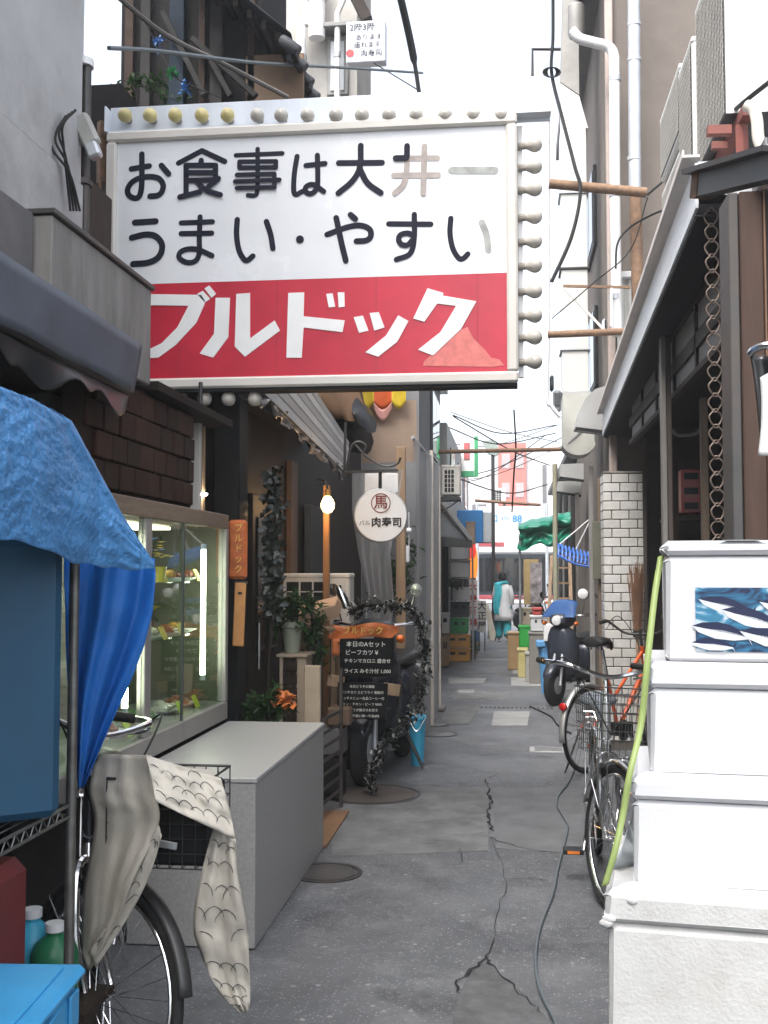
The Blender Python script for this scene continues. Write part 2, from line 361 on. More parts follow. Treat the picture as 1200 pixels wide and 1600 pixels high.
# manhole covers
def manhole(px, py, r, label, m=None):
    p = P(px, py, Z=0); o = thing('manhole_cover', label, 'manhole cover', (p.x, p.y, 0), group='manhole covers in the alley')
    m = m or mat('cast_iron', (.07, .067, .065), .6, .4, var=.3, bump=.4, bsc=120, dirt=(.1, .07, .05), damt=.4)
    MB().lathe([(r, -.02), (r, .006), (r - .02, .008), (0, .008)], p, n=40).build('plate', m, o)
    MB().lathe([(r + .035, -.02), (r + .035, .0055), (r + .008, .006), (r + .008, -.02)], p, n=40).build('rim', darkmetal(), o)
manhole(580, 1241, .31, 'round iron manhole cover under the black scooter', mat('manhole_brown', (.1, .082, .07), .7, .1, var=.25, bump=.4, bsc=120, dirt=(.045, .04, .035), damt=.5))
manhole(510, 1364, .15, 'round iron manhole cover beside the granite block')
manhole(684, 1147, .16, 'small pale manhole cover at the foot of the plastic curtain', slab_m); manhole(676, 1132, .14, 'smallest round pale cover behind another by the plastic curtain', slab_m)
p = P(857, 1172, Z=0); o = thing('drain_cover', 'small square pale drain cover beside the orange bicycle', 'drain cover', (p.x, p.y, 0))
MB().box(p.x - .16, p.x + .16, p.y - .13, p.y + .13, -.02, .007, .004).build('frame', pale_m, o); MB().box(p.x - .12, p.x + .12, p.y - .095, p.y + .095, -.02, .009, .003).build('lid', slab_m, o)

# ---------------- left near stucco building with concrete canopy ----------------
bA = thing('stucco_building', 'grey stucco building with dark concrete canopy at left edge', 'building', (-3, 2, 0))
MB().box(-6, -2.0, -6, 4.82, 3.36, 9).build('wall', stucco(), bA)
MB().box(-6, -1.985, -6, 4.81, 2.80, 3.345).build('wall_band', stucco(), bA)
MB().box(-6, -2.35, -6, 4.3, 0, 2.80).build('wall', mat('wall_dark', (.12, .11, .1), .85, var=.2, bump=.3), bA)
MB().box(-2.34, -1.6, 3.61, 4.67, 2.37, 2.80, .006).build('canopy', concrete(), bA)
MB().box(-2.34, -1.585, 3.6, 4.68, 2.80, 2.822, .004).build('canopy_cap', darkmetal(), bA)
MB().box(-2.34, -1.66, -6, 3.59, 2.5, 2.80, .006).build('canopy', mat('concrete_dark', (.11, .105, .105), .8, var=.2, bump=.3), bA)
# conduits and electrical gear on the corner of the stucco wall
CX = P(126, 200, Y=4.9).x
cg = thing('conduit_pipe', 'grey conduit pipe with a white cap on the corner of the stucco wall', 'pipe', (CX, 4.9, 3.0))
for dx in (-.02, .025): MB().cyl((CX + dx, 4.9, 2.75), (CX + dx, 4.9, P(126, 105, Y=4.9).z), .024).build('lower_pipe', galv() if dx < 0 else darkmetal(), cg)
zc = P(126, 105, Y=4.9).z; MB().cyl((CX, 4.9, zc), (CX, 4.9, zc + .035), .058).build('cap', white(), cg)
MB().cyl((CX - .01, 4.9, zc + .035), (CX, 4.9, 6.5), .018).build('upper_pipe', galv(), cg)
for z in (3.38, 3.6): MB().cyl((CX, 4.9, z), (CX, 4.9, z + .025), .058).build('clamp', darkmetal(), cg)
jb = P(135, 205, Y=4.8)
cb = thing('junction_box', 'weathered grey junction box strapped to the conduit by the sign', 'junction box', jb)
MB(Matrix.Translation(jb) @ Matrix.Rotation(R(-25), 4, 'Y')).box(-.04, .04, -.03, .03, -.08, .08, .012).build('case', mat('box_weathered', (.3, .3, .28), .7, var=.2), cb)
jb2 = P(146, 235, Y=4.8); MB(Matrix.Translation(jb2) @ Matrix.Rotation(R(-20), 4, 'Y')).box(-.03, .03, -.03, .03, -.04, .04, .01).build('cover', galv(), cb)
mb = MB()
for k in range(4):
    mb.tube(cr([P(118 - 5 * k, 172 + 3 * k, Y=4.6), P(98 - 6 * k, 196 + 10 * k, Y=4.5), P(100 + 3 * k, 235 + 12 * k, Y=4.54), P(110 + 5 * k, 330, Y=4.62)], 6), .006, 5)
tag(mb.build('cable_bundle', cable_m()), 'tangle of black cables hanging beside the grey conduit', 'cable')
# grey vinyl awning under the concrete canopy
aw = thing('awning', 'dusty blue-grey vinyl awning rolled under the concrete canopy', 'awning', (-1.5, 3.6, 2.3))
vin = mat('vinyl_bluegrey', (.085, .1, .125), .6, var=.15, sc=4, bump=.15, bsc=25, dirt=(.05, .05, .055), damt=.6, dsc=3)
def fband(u, v):
    y = 2.6 + u * 1.66; z = 2.50 - .03 * u - .2 * v + .004 * math.sin(u * 19) * v; return (-1.5 - .03 * v + .003 * math.sin(u * 13 + v * 3), y, z)
MB().grid(fband, 30, 6).build('fabric', vin, aw, solid=.006)
def fflap(u, v):
    y = 2.6 + u * 1.68; w_ = math.sin(u * 22) * .5 + math.sin(u * 9 + 1); return (-1.56 + .03 * w_ * v, y, 2.29 - .03 * u - (.07 + .025 * math.sin(u * 15) + .02 * math.sin(u * 37)) * v)
MB().grid(fflap, 50, 6).build('valance', mat('vinyl_black', (.025, .027, .03), .35, var=.2, bump=.1), aw, solid=.004)
MB().cyl((-1.58, 2.6, 2.33), (-1.58, 4.3, 2.29), .03).build('roller', darkmetal(), aw)
MB().box(-2.34, -1.62, 2.0, 4.4, 2.30, 2.33).build('top_sheet', darkmetal(), aw)

# ---------------- restaurant building behind the display case ----------------
bB = thing('restaurant_building', 'dark timber restaurant front behind the display case', 'building', (-3.2, 6.4, 0))
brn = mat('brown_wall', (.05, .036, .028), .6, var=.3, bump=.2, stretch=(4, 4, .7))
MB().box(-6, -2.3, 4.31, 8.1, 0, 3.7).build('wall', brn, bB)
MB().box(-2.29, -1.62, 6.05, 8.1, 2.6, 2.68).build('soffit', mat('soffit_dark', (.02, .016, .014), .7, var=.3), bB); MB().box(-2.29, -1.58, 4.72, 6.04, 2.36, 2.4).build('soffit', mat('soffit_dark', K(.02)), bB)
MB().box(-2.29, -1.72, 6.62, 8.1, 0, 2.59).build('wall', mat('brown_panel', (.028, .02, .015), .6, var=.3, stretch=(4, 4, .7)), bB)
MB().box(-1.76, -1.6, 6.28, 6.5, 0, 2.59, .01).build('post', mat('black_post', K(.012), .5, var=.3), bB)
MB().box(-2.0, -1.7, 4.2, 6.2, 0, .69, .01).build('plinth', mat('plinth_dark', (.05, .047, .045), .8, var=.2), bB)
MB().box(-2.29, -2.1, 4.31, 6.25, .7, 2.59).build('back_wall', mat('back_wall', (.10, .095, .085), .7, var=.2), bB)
door = MB().box(-1.719, -1.68, 6.95, 7.75, .02, 2.05, .008).build('door', darkwood(), bB)
for k in range(2): MB().box(-1.679, -1.665, 7.05 + k * .34, 7.31 + k * .34, 1.0, 1.9, .006).build('pane', mat('smoked_glass', (.03, .03, .032), .12, var=.1, bump=0), door)
MB().cyl((-1.65, 7.02, .9), (-1.65, 7.02, 1.2), .012).build('handle', chrome(), door)
MB().box(-3.7, -2.52, 6.7, 8.1, 3.701, 4.72).build('rear_shed', mat('shed_dark', (.016, .014, .014), .7, var=.4), bB)
# tile fascia over the case: every tile
tl = MB().box(-1.72, -1.645, 4.0, 5.45, 1.87, 2.35).build('tile_fascia', mat('fascia_back', (.03, .02, .015), .8), bB)
tm = [mat('brown_tile_%d' % k, c, .6, var=.35, sc=9, bump=.2, bsc=30) for k, c in enumerate(((.026, .012, .008), (.034, .016, .01), (.02, .01, .007)))]
q = random.Random(5)
for r_ in range(4):
    for c_ in range(8):
        y = 4.02 + c_ * .178 + (.089 if r_ % 2 else 0); y1 = min(y + .17, 5.44); z = 1.88 + r_ * .115
        if y1 - y < .04: continue
        MB().box(-1.645, -1.625 + q.uniform(-.004, .004), y, y1, z, z + .108, .005).build('tile', q.choice(tm), tl)
il = thing('ceiling_lamp', 'small round white ceiling lamp glowing inside the restaurant', 'lamp', (-1.95, 5.85, 2.06))
pc = P(312, 771, Y=5.9)
MB().lathe([(.0, -.012), (.04, -.012), (.045, 0), (.0, .0)], pc, n=20).build('diffuser', mat('lamp_white', (1, .9, .75), .5, emit=9, bump=0), il)
MB().cyl(pc + Vector((0, 0, .002)), (pc.x, pc.y, 2.6), .012).build('stem', darkmetal(), il)
MB().box(-1.75, -1.7, 5.78, 5.83, 1.87, 2.355).build('window_post', cream(), bB); MB().box(-1.75, -1.71, 5.9, 5.94, 1.87, 2.355).build('window_post', wood(), bB)

# ---------------- bar building (next door) and the ones beyond ----------------
bC = thing('bar_building', 'dark wooden bar front behind the clear plastic curtain', 'building', (-2.8, 10, 0))
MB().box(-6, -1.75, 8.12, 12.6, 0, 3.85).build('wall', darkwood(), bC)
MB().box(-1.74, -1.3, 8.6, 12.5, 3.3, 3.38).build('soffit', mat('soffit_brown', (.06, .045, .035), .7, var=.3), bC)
MB().box(-.98, -.9, 9.2, 9.27, 0, 2.6, .006).build('post', wood(), bC)
MB().box(-1.74, -1.7, 8.3, 8.55, .1, 2.4).build('panel', mat('brown_lit', (.1, .055, .03), .6, var=.2, stretch=(5, 5, .7)), bC)
MB().box(-1.735, -1.68, 9.0, 9.8, .02, 2.1, .008).build('door', mat('door_grey', (.07, .066, .062), .6, var=.15), bC)
# timber storey with dark eave above
bT = thing('timber_house', 'old dark timber house with tiled eave rising behind the big sign', 'building', (-3, 9.8, 4.6))
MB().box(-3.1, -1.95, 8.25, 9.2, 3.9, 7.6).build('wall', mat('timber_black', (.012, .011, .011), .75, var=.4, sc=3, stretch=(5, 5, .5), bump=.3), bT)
q = random.Random(2)
for x, wd, c in ((-3.02, .07, 0), (-2.88, .08, 1), (-2.62, .12, 2), (-2.42, .05, 0), (-2.3, .1, 1), (-2.02, .06, 0)):
    MB().box(x - wd / 2, x + wd / 2, 8.2 - c * .012, 8.249, 4.6, 6.6, .004).build('batten', (mat('batten_brown', (.045, .03, .023), .7, var=.3), mat('batten_grey', (.03, .028, .027), .7, var=.3), mat('batten_blue', (.016, .024, .036), .7, var=.3))[c], bT)
for (xa, ya), (xb, yb), wd in (((255, 20), (320, 150), .07), ((330, 95), (360, 150), .04), ((300, 60), (400, 150), .05)):
    MB().bar(P(xa, ya, Y=8.12), P(xb, yb, Y=8.12), wd, .04).build('brace', mat('batten_grey', K(.07)), bT)
MB().box(-2.06, -1.6, 8.2, 8.24, P(300, 150, Y=8.2).z - .1, P(300, 92, Y=8.2).z).build('board', mat('brown_board', (.17, .105, .06), .7, var=.3, dirt=(.05, .035, .025), damt=.6), bT)
e0 = P(285, -75, Y=7.9); e1 = P(458, 66, Y=7.9)
d = (e1 - e0); nv = 40
def feave(u, v):
    p = e0 + d * u; wv = .016 * math.sin(v * 1.7 / .11 * math.pi); return (p.x, 7.75 + v * 1.7, p.z + wv)
rf = MB().grid(feave, 6, 70).build('roof', mat('eave_black', (.022, .022, .025), .55, var=.3), bT, solid=.012)
for k in range(9):
    p = e0 + d * (k / 8); MB().box(p.x - .02, p.x + .02, 7.85, 9.3, p.z - .1, p.z - .035).build('rafter', darkwood(), rf)
for k in range(6):
    p = e1 + Vector((-.02, 0, 0)); MB().lathe([(.035, 0), (.045, .02), (.045, .16), (.038, .17)], (p.x - .05, 7.8 + k * .27, p.z - .02), (.7, 0, -.55), 10).build('eave_tile', mat('roof_tile', (.06, .062, .068), .5, var=.25), rf)
# grey concrete building with pipes
bD = thing('grey_building', 'pale grey narrow building with white downpipes behind the timber house', 'building', (-2.6, 13, 0))
MB().box(-3.4, -1.82, 12.7, 14.0, 0, 12).build('wall', mat('grey_render', (.42, .4, .37), .85, var=.12, dirt=(.15, .14, .12), damt=.5), bD)
wn = MB().box(-2.18, -1.92, 12.64, 12.699, 7.25, 7.95, .006).build('window', mat('frame_grey', (.2, .2, .19), .6), bD)
MB().box(-2.13, -1.97, 12.625, 12.641, 7.3, 7.9).build('pane', mat('pane_pale', (.55, .58, .6), .15, bump=0), wn); MB().box(-2.3, -1.84, 12.45, 12.7, 8.0, 8.06, .01).build('window_hood', mat('frame_grey', K(.2)), wn)
for i, (px, pr, yb, yt) in enumerate(((470, .06, 160, 30), (495, .1, 60, -60), (478, .045, 40, -60), (527, .035, 160, 20))):
    a = P(px, yb, Y=12.5); b = P(px, yt, Y=12.5); o = MB().cyl(a, (a.x, 12.5, b.z), pr).build('downpipe', white(), bD)
    MB().cyl((a.x, 12.5, (a.z + b.z) / 2), (a.x, 12.5, (a.z + b.z) / 2 + .06), pr * 1.25).build('collar', galv(), o)
MB().tube(cr([P(527, 22, Y=12.5), P(533, 8, Y=12.5), P(545, -20, Y=12.5)], 5), .035).build('downpipe', white(), bD)
MB().bar(P(553, -10, Y=12.3), P(575, 34, Y=12.3), .2, .12).build('eave_board', darkwood(), bD)

# far row on the left
bE = thing('shop_house', 'grey two-storey shop house past the plastic curtain', 'building', (-2, 15, 0))
MB().box(-6, -1.12, 13.2, 17.2, 0, 4.35).build('wall', mat('wall_grey_far', (.16, .16, .165), .8, var=.2, dirt=(.06, .06, .06), damt=.5), bE)
wn = MB().box(-1.13, -1.09, 15.0, 16.6, 3.15, 4.1).build('window', darkmetal(), bE); MB().box(-1.089, -1.08, 15.05, 15.78, 3.2, 4.05).build('pane', glass('win_glass', (.3, .35, .38), .1), wn); MB().box(-1.089, -1.08, 15.82, 16.55, 3.2, 4.05).build('pane', glass('win_glass'), wn)
MB().box(-1.35, -1.0, 13.1, 17.3, 4.35, 4.45).build('roof', darkmetal(), bE)
bF = thing('shop_house', 'long low shop house with open dark front at far left', 'building', (-2, 21, 0))
MB().box(-6, -1.3, 17.3, 26, 0, 2.3).build('wall', mat('shop_dark', (.08, .075, .07), .8, var=.3), bF); MB().box(-6, -1.02, 17.3, 26, 2.31, 3.9).build('upper_wall', mat('upper_pale', (.4, .4, .39), .8, var=.15, dirt=(.2, .19, .18), damt=.5), bF)
for k in range(3): MB().box(-1.019, -1.0, 18.2 + k * 2.6, 19.4 + k * 2.6, 2.9, 3.6, .006).build('window', mat('smoked_glass', K(.03)), bF)
for k in range(4): MB().box(-1.12, -1.02, 17.5 + k * 2.6, 17.62 + k * 2.6, 0, 2.3).build('post', darkwood(), bF)

# ---------------- right side ----------------
# tall taupe building
bH = thing('taupe_building', 'tall taupe rendered building rising behind the right eave', 'building', (2.2, 13, 0))
MB().box(.97, 6, 10.5, 16.3, 0, 12).build('wall', mat('taupe_render', (.155, .13, .11), .85, var=.12, sc=2, bump=.3, dirt=(.1, .083, .07), damt=.6, dsc=1.6), bH)
MB().box(.925, 1.0, 10.44, 10.52, 0, 12, .01).build('corner_trim', mat('trim_pink', (.42, .34, .3), .7), bH)
MB().box(.70, 1.6, 10.2, 16.4, 7.75, 7.95).build('eave', mat('eave_grey', (.16, .15, .145), .7), bH)
for z in (3.6, 5.2):
    wn = MB().box(.93, .969, 12.2, 13.4, z, z + .9, .006).build('window', darkmetal(), bH); MB().box(.92, .93, 12.26, 12.77, z + .05, z + .85).build('pane', glass('win_glass'), wn); MB().box(.92, .93, 12.83, 13.34, z + .05, z + .85).build('pane', glass('win_glass'), wn)
cw = thing('corrugated_wall', 'pale corrugated metal panel low on the taupe building', 'wall panel', (1.3, 10.3, 3.2))
def fcor(u, v): return (1.0 + u * .9, 10.38 + .015 * math.sin(u * .9 / .035 * math.pi), 3.2 + v * 1.1)
MB().grid(fcor, 104, 1).build('sheet', mat('corrugated_pale', (.5, .5, .47), .5, .2, var=.1), cw, sharp=60); MB().box(.98, 1.92, 10.32, 10.42, 4.3, 4.36, .008).build('capping', white(), cw)
# far right row
bI = thing('shop_house', 'low brownish shop house beyond the taupe building', 'building', (2, 21, 0))
MB().box(1.05, 6, 16.5, 26, 0, 3.3).build('wall', mat('far_right_wall', (.17, .15, .13), .8, var=.25, dirt=(.07, .06, .05), damt=.5), bI)
for k in range(4):
    MB().box(1.02, 1.049, 17.0 + k * 2.2, 18.5 + k * 2.2, .05, 2.1, .006).build('shutter', mat('shutter_grey', (.2, .2, .19), .6, var=.2), bI)
    MB().cyl((.93, 16.8 + k * 2.2, 0), (.93, 16.8 + k * 2.2, 3.0), .035).build('post', darkmetal(), bI)
MB().box(.85, 1.2, 16.5, 26, 3.3, 3.4).build('eave', darkmetal(), bI)
# near right market building: posts, beam, eave, dark inside
bG = thing('market_building', 'open dark market building with steel post and metal eave at right', 'building', (1.6, 6.5, 0))
g0 = P(1086, 268, Y=4.45); g1 = P(941, 657, Y=10.6)
gd = g1 - g0
fas = mat('gutter_white', (.84, .87, .9), .4, .0, var=.12, sc=5, dirt=(.3, .3, .3), damt=.4, stretch=(1, .3, 3))
def gseg(mb, t0, t1, dx0, dx1, dz0, dz1):
    a = g0 + gd * t0; b = g0 + gd * t1
    mb.add([(p.x + x, p.y, p.z + z) for p in (a, b) for x, z in ((dx0, dz0), (dx1, dz0), (dx1, dz1), (dx0, dz1))], [(0, 1, 2, 3), (7, 6, 5, 4), (0, 4, 5, 1), (1, 5, 6, 2), (2, 6, 7, 3), (3, 7, 4, 0)])
gu = MB(); gseg(gu, 0, 1, 0, .012, -.15, .035); gut = gu.build('fascia', fas, bG)
gu = MB(); gseg(gu, 0, 1, -.05, -.042, .06, .09); gseg(gu, 0, 1, -.0415, .02, .06, .07); gu.build('gutter', mat('gutter_pink', (.7, .64, .6), .5, var=.1), bG)
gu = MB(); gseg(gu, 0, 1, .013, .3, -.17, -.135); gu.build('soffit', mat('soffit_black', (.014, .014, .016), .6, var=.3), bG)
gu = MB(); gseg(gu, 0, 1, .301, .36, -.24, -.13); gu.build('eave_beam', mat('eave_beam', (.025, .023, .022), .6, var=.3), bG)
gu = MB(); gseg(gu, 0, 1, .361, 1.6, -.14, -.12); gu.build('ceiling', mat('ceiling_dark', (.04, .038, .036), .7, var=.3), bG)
gu = MB(); gseg(gu, 0, 1, .0125, 1.6, -.1, .04); gu.build('roof', galv(), bG)
# steel post and beam at the near end
pm = mat('post_lit_grey', (.06, .058, .056), .6, .1, var=.15, dirt=(.1, .06, .04), damt=.5); pb = mat('post_brown', (.07, .045, .036), .65, var=.2, sc=4, stretch=(5, 5, .5), dirt=(.06, .04, .03), damt=.6)  # greyer left strip: the lit edge of the post put into its colour
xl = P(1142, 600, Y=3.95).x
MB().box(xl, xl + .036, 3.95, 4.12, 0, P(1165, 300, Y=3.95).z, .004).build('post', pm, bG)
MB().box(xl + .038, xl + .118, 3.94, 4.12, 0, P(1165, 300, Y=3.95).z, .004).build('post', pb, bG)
MB().box(xl + .12, xl + .4, 3.96, 4.12, 0, P(1165, 295, Y=3.95).z, .004).build('wall_panel', mat('panel_brown_dark', (.03, .027, .025), .7, var=.2), bG); MB().box(xl + .1185, xl + .124, 3.93, 3.959, 0, P(1165, 300, Y=3.95).z).build('edge_strip', mat('strip_orange', (.16, .08, .04), .6), bG)
a = P(1094, 292, Y=4.38); b = P(1225, 258, Y=3.8)
bm = MB().bar(a, b, .07, .085).build('beam', mat('beam_grey', (.13, .14, .145), .5, .3, var=.15, dirt=(.1, .06, .04), damt=.3), bG)
t = (b - a).normalized(); MB().bar(a - t * .005, a + t * .05, .078, .093).build('end_plate', rust(), bm)
MB().bar(a + Vector((0, 0, .055)), b + Vector((0, 0, .055)), .16, .02).build('flange', darkmetal(), bm)
# walls and things of the dark inside
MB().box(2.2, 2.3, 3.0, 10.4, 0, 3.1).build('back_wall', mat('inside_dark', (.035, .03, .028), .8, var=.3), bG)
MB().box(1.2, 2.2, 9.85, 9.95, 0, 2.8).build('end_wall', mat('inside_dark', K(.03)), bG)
tr = MB().box(.95, 1.0, 4.2, 9.6, 2.93, 3.02).build('transom_beam', darkwood(), bG)
MB().box(.955, .995, 4.2, 9.0, 2.70, 2.78).build('transom_rail', darkwood(), tr); MB().box(.955, .995, 4.2, 9.0, 2.57, 2.60).build('transom_rail', darkwood(), tr)
wp = mat('transom_white', (.2, .205, .21), .6, var=.12, dirt=(.13, .13, .125), damt=.5)
for z0, z1 in ((3.022, 3.2), (2.782, 2.928), (2.602, 2.698)):
    for k in range(6): MB().box(.97, .98, 4.22 + k * .79, 4.96 + k * .79, z0, z1).build('transom_panel', wp, tr)
for k in range(1, 6): MB().box(.955, .995, 4.965 + (k - 1) * .79, 5.005 + (k - 1) * .79, 2.602, 2.928).build('muntin', darkwood(), tr)
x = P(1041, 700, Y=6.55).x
MB().box(x - .028, x + .0, 6.52, 6.6, 0, 2.93, .003).build('post', mat('post_lit_edge', (.2, .185, .17), .6, var=.2, stretch=(6, 6, .6)), bG); MB().box(x + .001, x + .032, 6.53, 6.6, 0, 2.93, .003).build('post', mat('post_shaded_side', (.085, .068, .058), .6, var=.2, stretch=(6, 6, .6)), bG)  # one post in two tones, its lit left edge painted paler
x = P(1100, 700, Y=6.55).x; MB().box(x - .02, x + .02, 6.52, 6.58, 0, 2.56, .003).build('post', mat('post_wood', (.12, .085, .055), .6, var=.2, stretch=(6, 6, .6)), bG)
# white tiled pillar, brick by brick
pl = thing('tiled_pillar', 'pillar faced with white glazed bricks and dark joints', 'pillar', (1.0, 9.7, 0))
xa = P(944, 900, Y=9.6).x; xb = P(1006, 900, Y=9.6).x; zt = P(970, 740, Y=9.6).z
MB().box(xa + .006, xb, 9.612, 9.94, 0, zt).build('core', mat('mortar_dark', (.1, .085, .07), .85), pl)
bw = [mat('white_brick_%d' % k, c, .25, var=.08, sc=12, bump=.08, bsc=30, dirt=(.4, .37, .3), damt=.35) for k, c in enumerate(((.5, .49, .46), (.45, .44, .42), (.53, .52, .5)))]
q = random.Random(9); nrow = int(zt / .0795)
for r_ in range(nrow):
    z = zt - (r_ + 1) * .0795; x = xa; first = (r_ % 2)
    for wd in ((.147, .147, .065) if first else (.075, .147, .14)):
        x1 = min(x + wd - .008, xb)
        if x1 - x > .02: MB().box(x, x1, 9.6 + q.uniform(0, .003), 9.62, z + .004, z + .0755, .003).build('brick', q.choice(bw), pl)
        x += wd
    for k in range(2): MB().box(xa, xa + .012, 9.622 + k * .155, 9.77 + k * .155, z + .004, z + .0755, .003).build('brick', q.choice(bw), pl)
MB().box(xa, xb, 9.6, 9.94, zt, zt + .02, .004).build('cap', concrete(), pl)
for k, (px, wd, y, c_, h_) in enumerate(((940, .06, 10.3, (.13, .09, .06), 2.4), (925, .05, 11.2, (.2, .19, .18), 2.6), (903, .05, 13.6, (.1, .09, .08), 2.5))):
    x = P(px, 900, Y=y).x; o = MB().box(x - wd / 2, x + wd / 2, y, y + .06, 0, h_, .004).build('alley_post', mat('alley_post_%d' % k, c_, .7, var=.25, stretch=(6, 6, .6))); tag(o, ('brown upright post just left of the tiled pillar', 'pale grey upright post behind the blue slatted rack', 'dark upright post beyond the blue slatted rack')[k], 'post')
x = P(932, 850, Y=10.4).x; o = MB().box(x - .045, x + .045, 10.25, 10.28, P(930, 905, Y=10.3).z, P(930, 815, Y=10.3).z, .004).build('olive_panel', mat('olive', (.1, .1, .07), .7)); tag(o, 'narrow olive board hung beside the tiled pillar', 'board')
# street end: far buildings
o = thing('red_building', 'salmon-red building far away at the end of the alley', 'building', (.0, 62, 0))
x0 = P(778, 700, Y=60).x; x1 = P(822, 700, Y=60).x; z1 = P(800, 692, Y=60).z
MB().box(x0, x1, 60, 64, 0, z1).build('wall', mat('red_wall', (.45, .13, .1), .8, var=.12), o)
for r_ in range(3):
    for c_ in range(2): MB().box(x0 + .2 + c_ * .75, x0 + .65 + c_ * .75, 59.96, 60.01, z1 - 1.4 - r_ * 1.6, z1 - .6 - r_ * 1.6).build('window', mat('red_win', (.35, .3, .3), .3), o)
o = thing('white_building', 'white building far behind beside the salmon-red one', 'building', (2.5, 62, 0))
x2 = P(860, 700, Y=60).x
MB().box(x1 + .02, x2 + 2, 60.5, 64, 0, P(840, 698, Y=60).z).build('wall', mat('far_white', K(.7), .8), o)
wx = P(851, 740, Y=60).x; MB().box(wx - .12, wx + .12, 60.44, 60.51, P(850, 785, Y=60).z, P(850, 725, Y=60).z).build('window', mat('far_win', K(.12), .3), o)
o = thing('pale_building', 'pale far building on the left of the street end', 'building', (-5, 62, 0))
MB().box(-14, x0 - .02, 61, 65, 0, P(760, 735, Y=60).z).build('wall', mat('far_pale', K(.6), .8), o)
for k in range(5): MB().box(-2.2 - k * 1.5, -1.4 - k * 1.5, 60.95, 61.01, 4.2, 5.2).build('window', mat('far_win', K(.12)), o)
# ================= THE BIG SIGN =================
SY = 6.0
sx0 = P(163, 400, Y=SY).x; sx1 = P(809, 400, Y=SY).x; sz1 = P(480, 190, Y=SY).z; sz0 = P(480, 603, Y=SY).z
sg = thing('shop_sign', 'big white and red projecting sign with black lettering and bulbs', 'sign', ((sx0 + sx1) / 2, SY, sz0))
fm = mat('sign_frame', (.62, .59, .54), .5, var=.08, dirt=(.35, .3, .24), damt=.4)
fw = .062
body = MB().box(sx0 + .01, sx1 - .01, SY + .06, SY + .14, sz0 + .01, sz1 - .01).build('cabinet', mat('sign_body', (.5, .49, .46), .6), sg)
for nm, b in (('frame_rail', (sx0, sx1, sz1 - fw, sz1)), ('frame_rail', (sx0, sx1, sz0, sz0 + fw)), ('frame_stile', (sx0, sx0 + fw, sz0 + fw, sz1 - fw)), ('frame_stile', (sx1 - fw, sx1, sz0 + fw, sz1 - fw))):
    MB().box(b[0], b[1], SY, SY + .06, b[2], b[3], .012).build(nm, fm, sg)
MB().box(sx0 + .01, sx1 - .005, SY + .02, SY + .14, sz0 - .018, sz0 - .001).build('under_plate', mat('under_black', K(.02), .7), sg)
facem = mat('sign_acrylic', (.74, .75, .76), .25, var=.04, sc=2, bump=.02, dirt=(.62, .62, .6), damt=.3, dsc=1.5)
zb = P(500, 433, Y=SY).z
MB().box(sx0 + fw, sx1 - fw, SY + .03, SY + .058, zb, sz1 - fw).build('white_face', facem, sg)
redm = mat('sign_red', (.5, .022, .045), .3, var=.1, sc=3, bump=.02, dirt=(.3, .012, .03), damt=.5, dsc=2)
red = MB().box(sx0 + fw, sx1 - fw, SY + .03, SY + .058, sz0 + fw, zb - .001).build('red_face', redm, sg)
for k in range(4):
    x = sx0 + fw + (sx1 - sx0) * (.16 + .24 * k); MB().box(x - .0015, x + .0015, SY + .0285, SY + .031, sz0 + fw, zb).build('panel_joint', mat('joint', (.3, .03, .05), .6), red)
inkm = mat('letter_ink', (.008, .009, .02), .6, var=.3, bump=0, spec=.2); taupe = mat('letter_faded', (.36, .31, .28), .6, var=.25, sc=14, bump=0); greyl = mat('letter_grey', (.33, .34, .32), .6, var=.35, sc=14, bump=0)
A = lambda l: [(180 + x * .26667, 210 + y * .26667) for x, y in l]
B = lambda l: [(480 + x * .26667, 210 + y * .26667) for x, y in l]
def glyph(strokes, m, wd=9.6, split=None):
    mb = MB(); kpx = SY / FPX
    for i, st in enumerate(strokes):
        st, smooth = (st, len(st) > 2)
        p3 = [P(x, y, Y=SY) for x, y in st]; uv = [(p.x, p.z, 0) for p in p3]
        if smooth: uv = cr(uv, 7)
        else: uv = [Vector(uv[0]).lerp(Vector(uv[1]), t / 4) for t in range(5)]
        ribbon(mb, uv, wd * kpx, Vector((0, SY + .03, 0)), Vector((1, 0, 0)), Vector((0, 0, 1)), Vector((0, -1, 0)), .0011 * i, .002)
    return mb.build('letter', m, sg, smooth=False)
glyph([A([(85, 192), (190, 175)]), A([(147, 105), (147, 200), (145, 300), (132, 352), (105, 365), (72, 348), (63, 315), (85, 275), (130, 248), (190, 238), (245, 248), (272, 285), (265, 325), (240, 348), (195, 353)]), A([(262, 172), (305, 222)])], inkm)
glyph([A([(362, 158), (500, 85)]), A([(500, 85), (635, 148)]), A([(496, 142), (496, 172)]), A([(408, 175), (408, 345)]), A([(408, 172), (582, 172)]), A([(582, 172), (580, 262)]), A([(425, 216), (580, 216)]), A([(425, 262), (595, 258)]), A([(372, 360), (490, 330)]), A([(475, 270), (525, 318), (612, 348)]), A([(600, 252), (540, 302)])], inkm, 9)
glyph([A([(700, 112), (973, 100)]), A([(828, 75), (828, 200), (826, 320), (812, 348), (772, 347)]), A([(722, 150), (936, 148)]), A([(722, 150), (722, 185)]), A([(722, 186), (936, 184)]), A([(936, 148), (936, 184)]), A([(708, 229), (928, 223)]), A([(928, 223), (928, 302)]), A([(697, 269), (958, 259)]), A([(708, 307), (928, 303)])], inkm, 7.6)
glyph([A([(1060, 118), (1044, 220), (1040, 315), (1053, 343), (1090, 325)]), A([(1112, 172), (1225, 160)]), A([(1180, 112), (1182, 220), (1180, 290), (1160, 328), (1130, 338), (1108, 318), (1120, 292), (1160, 286), (1217, 325)])], inkm, 8.6)
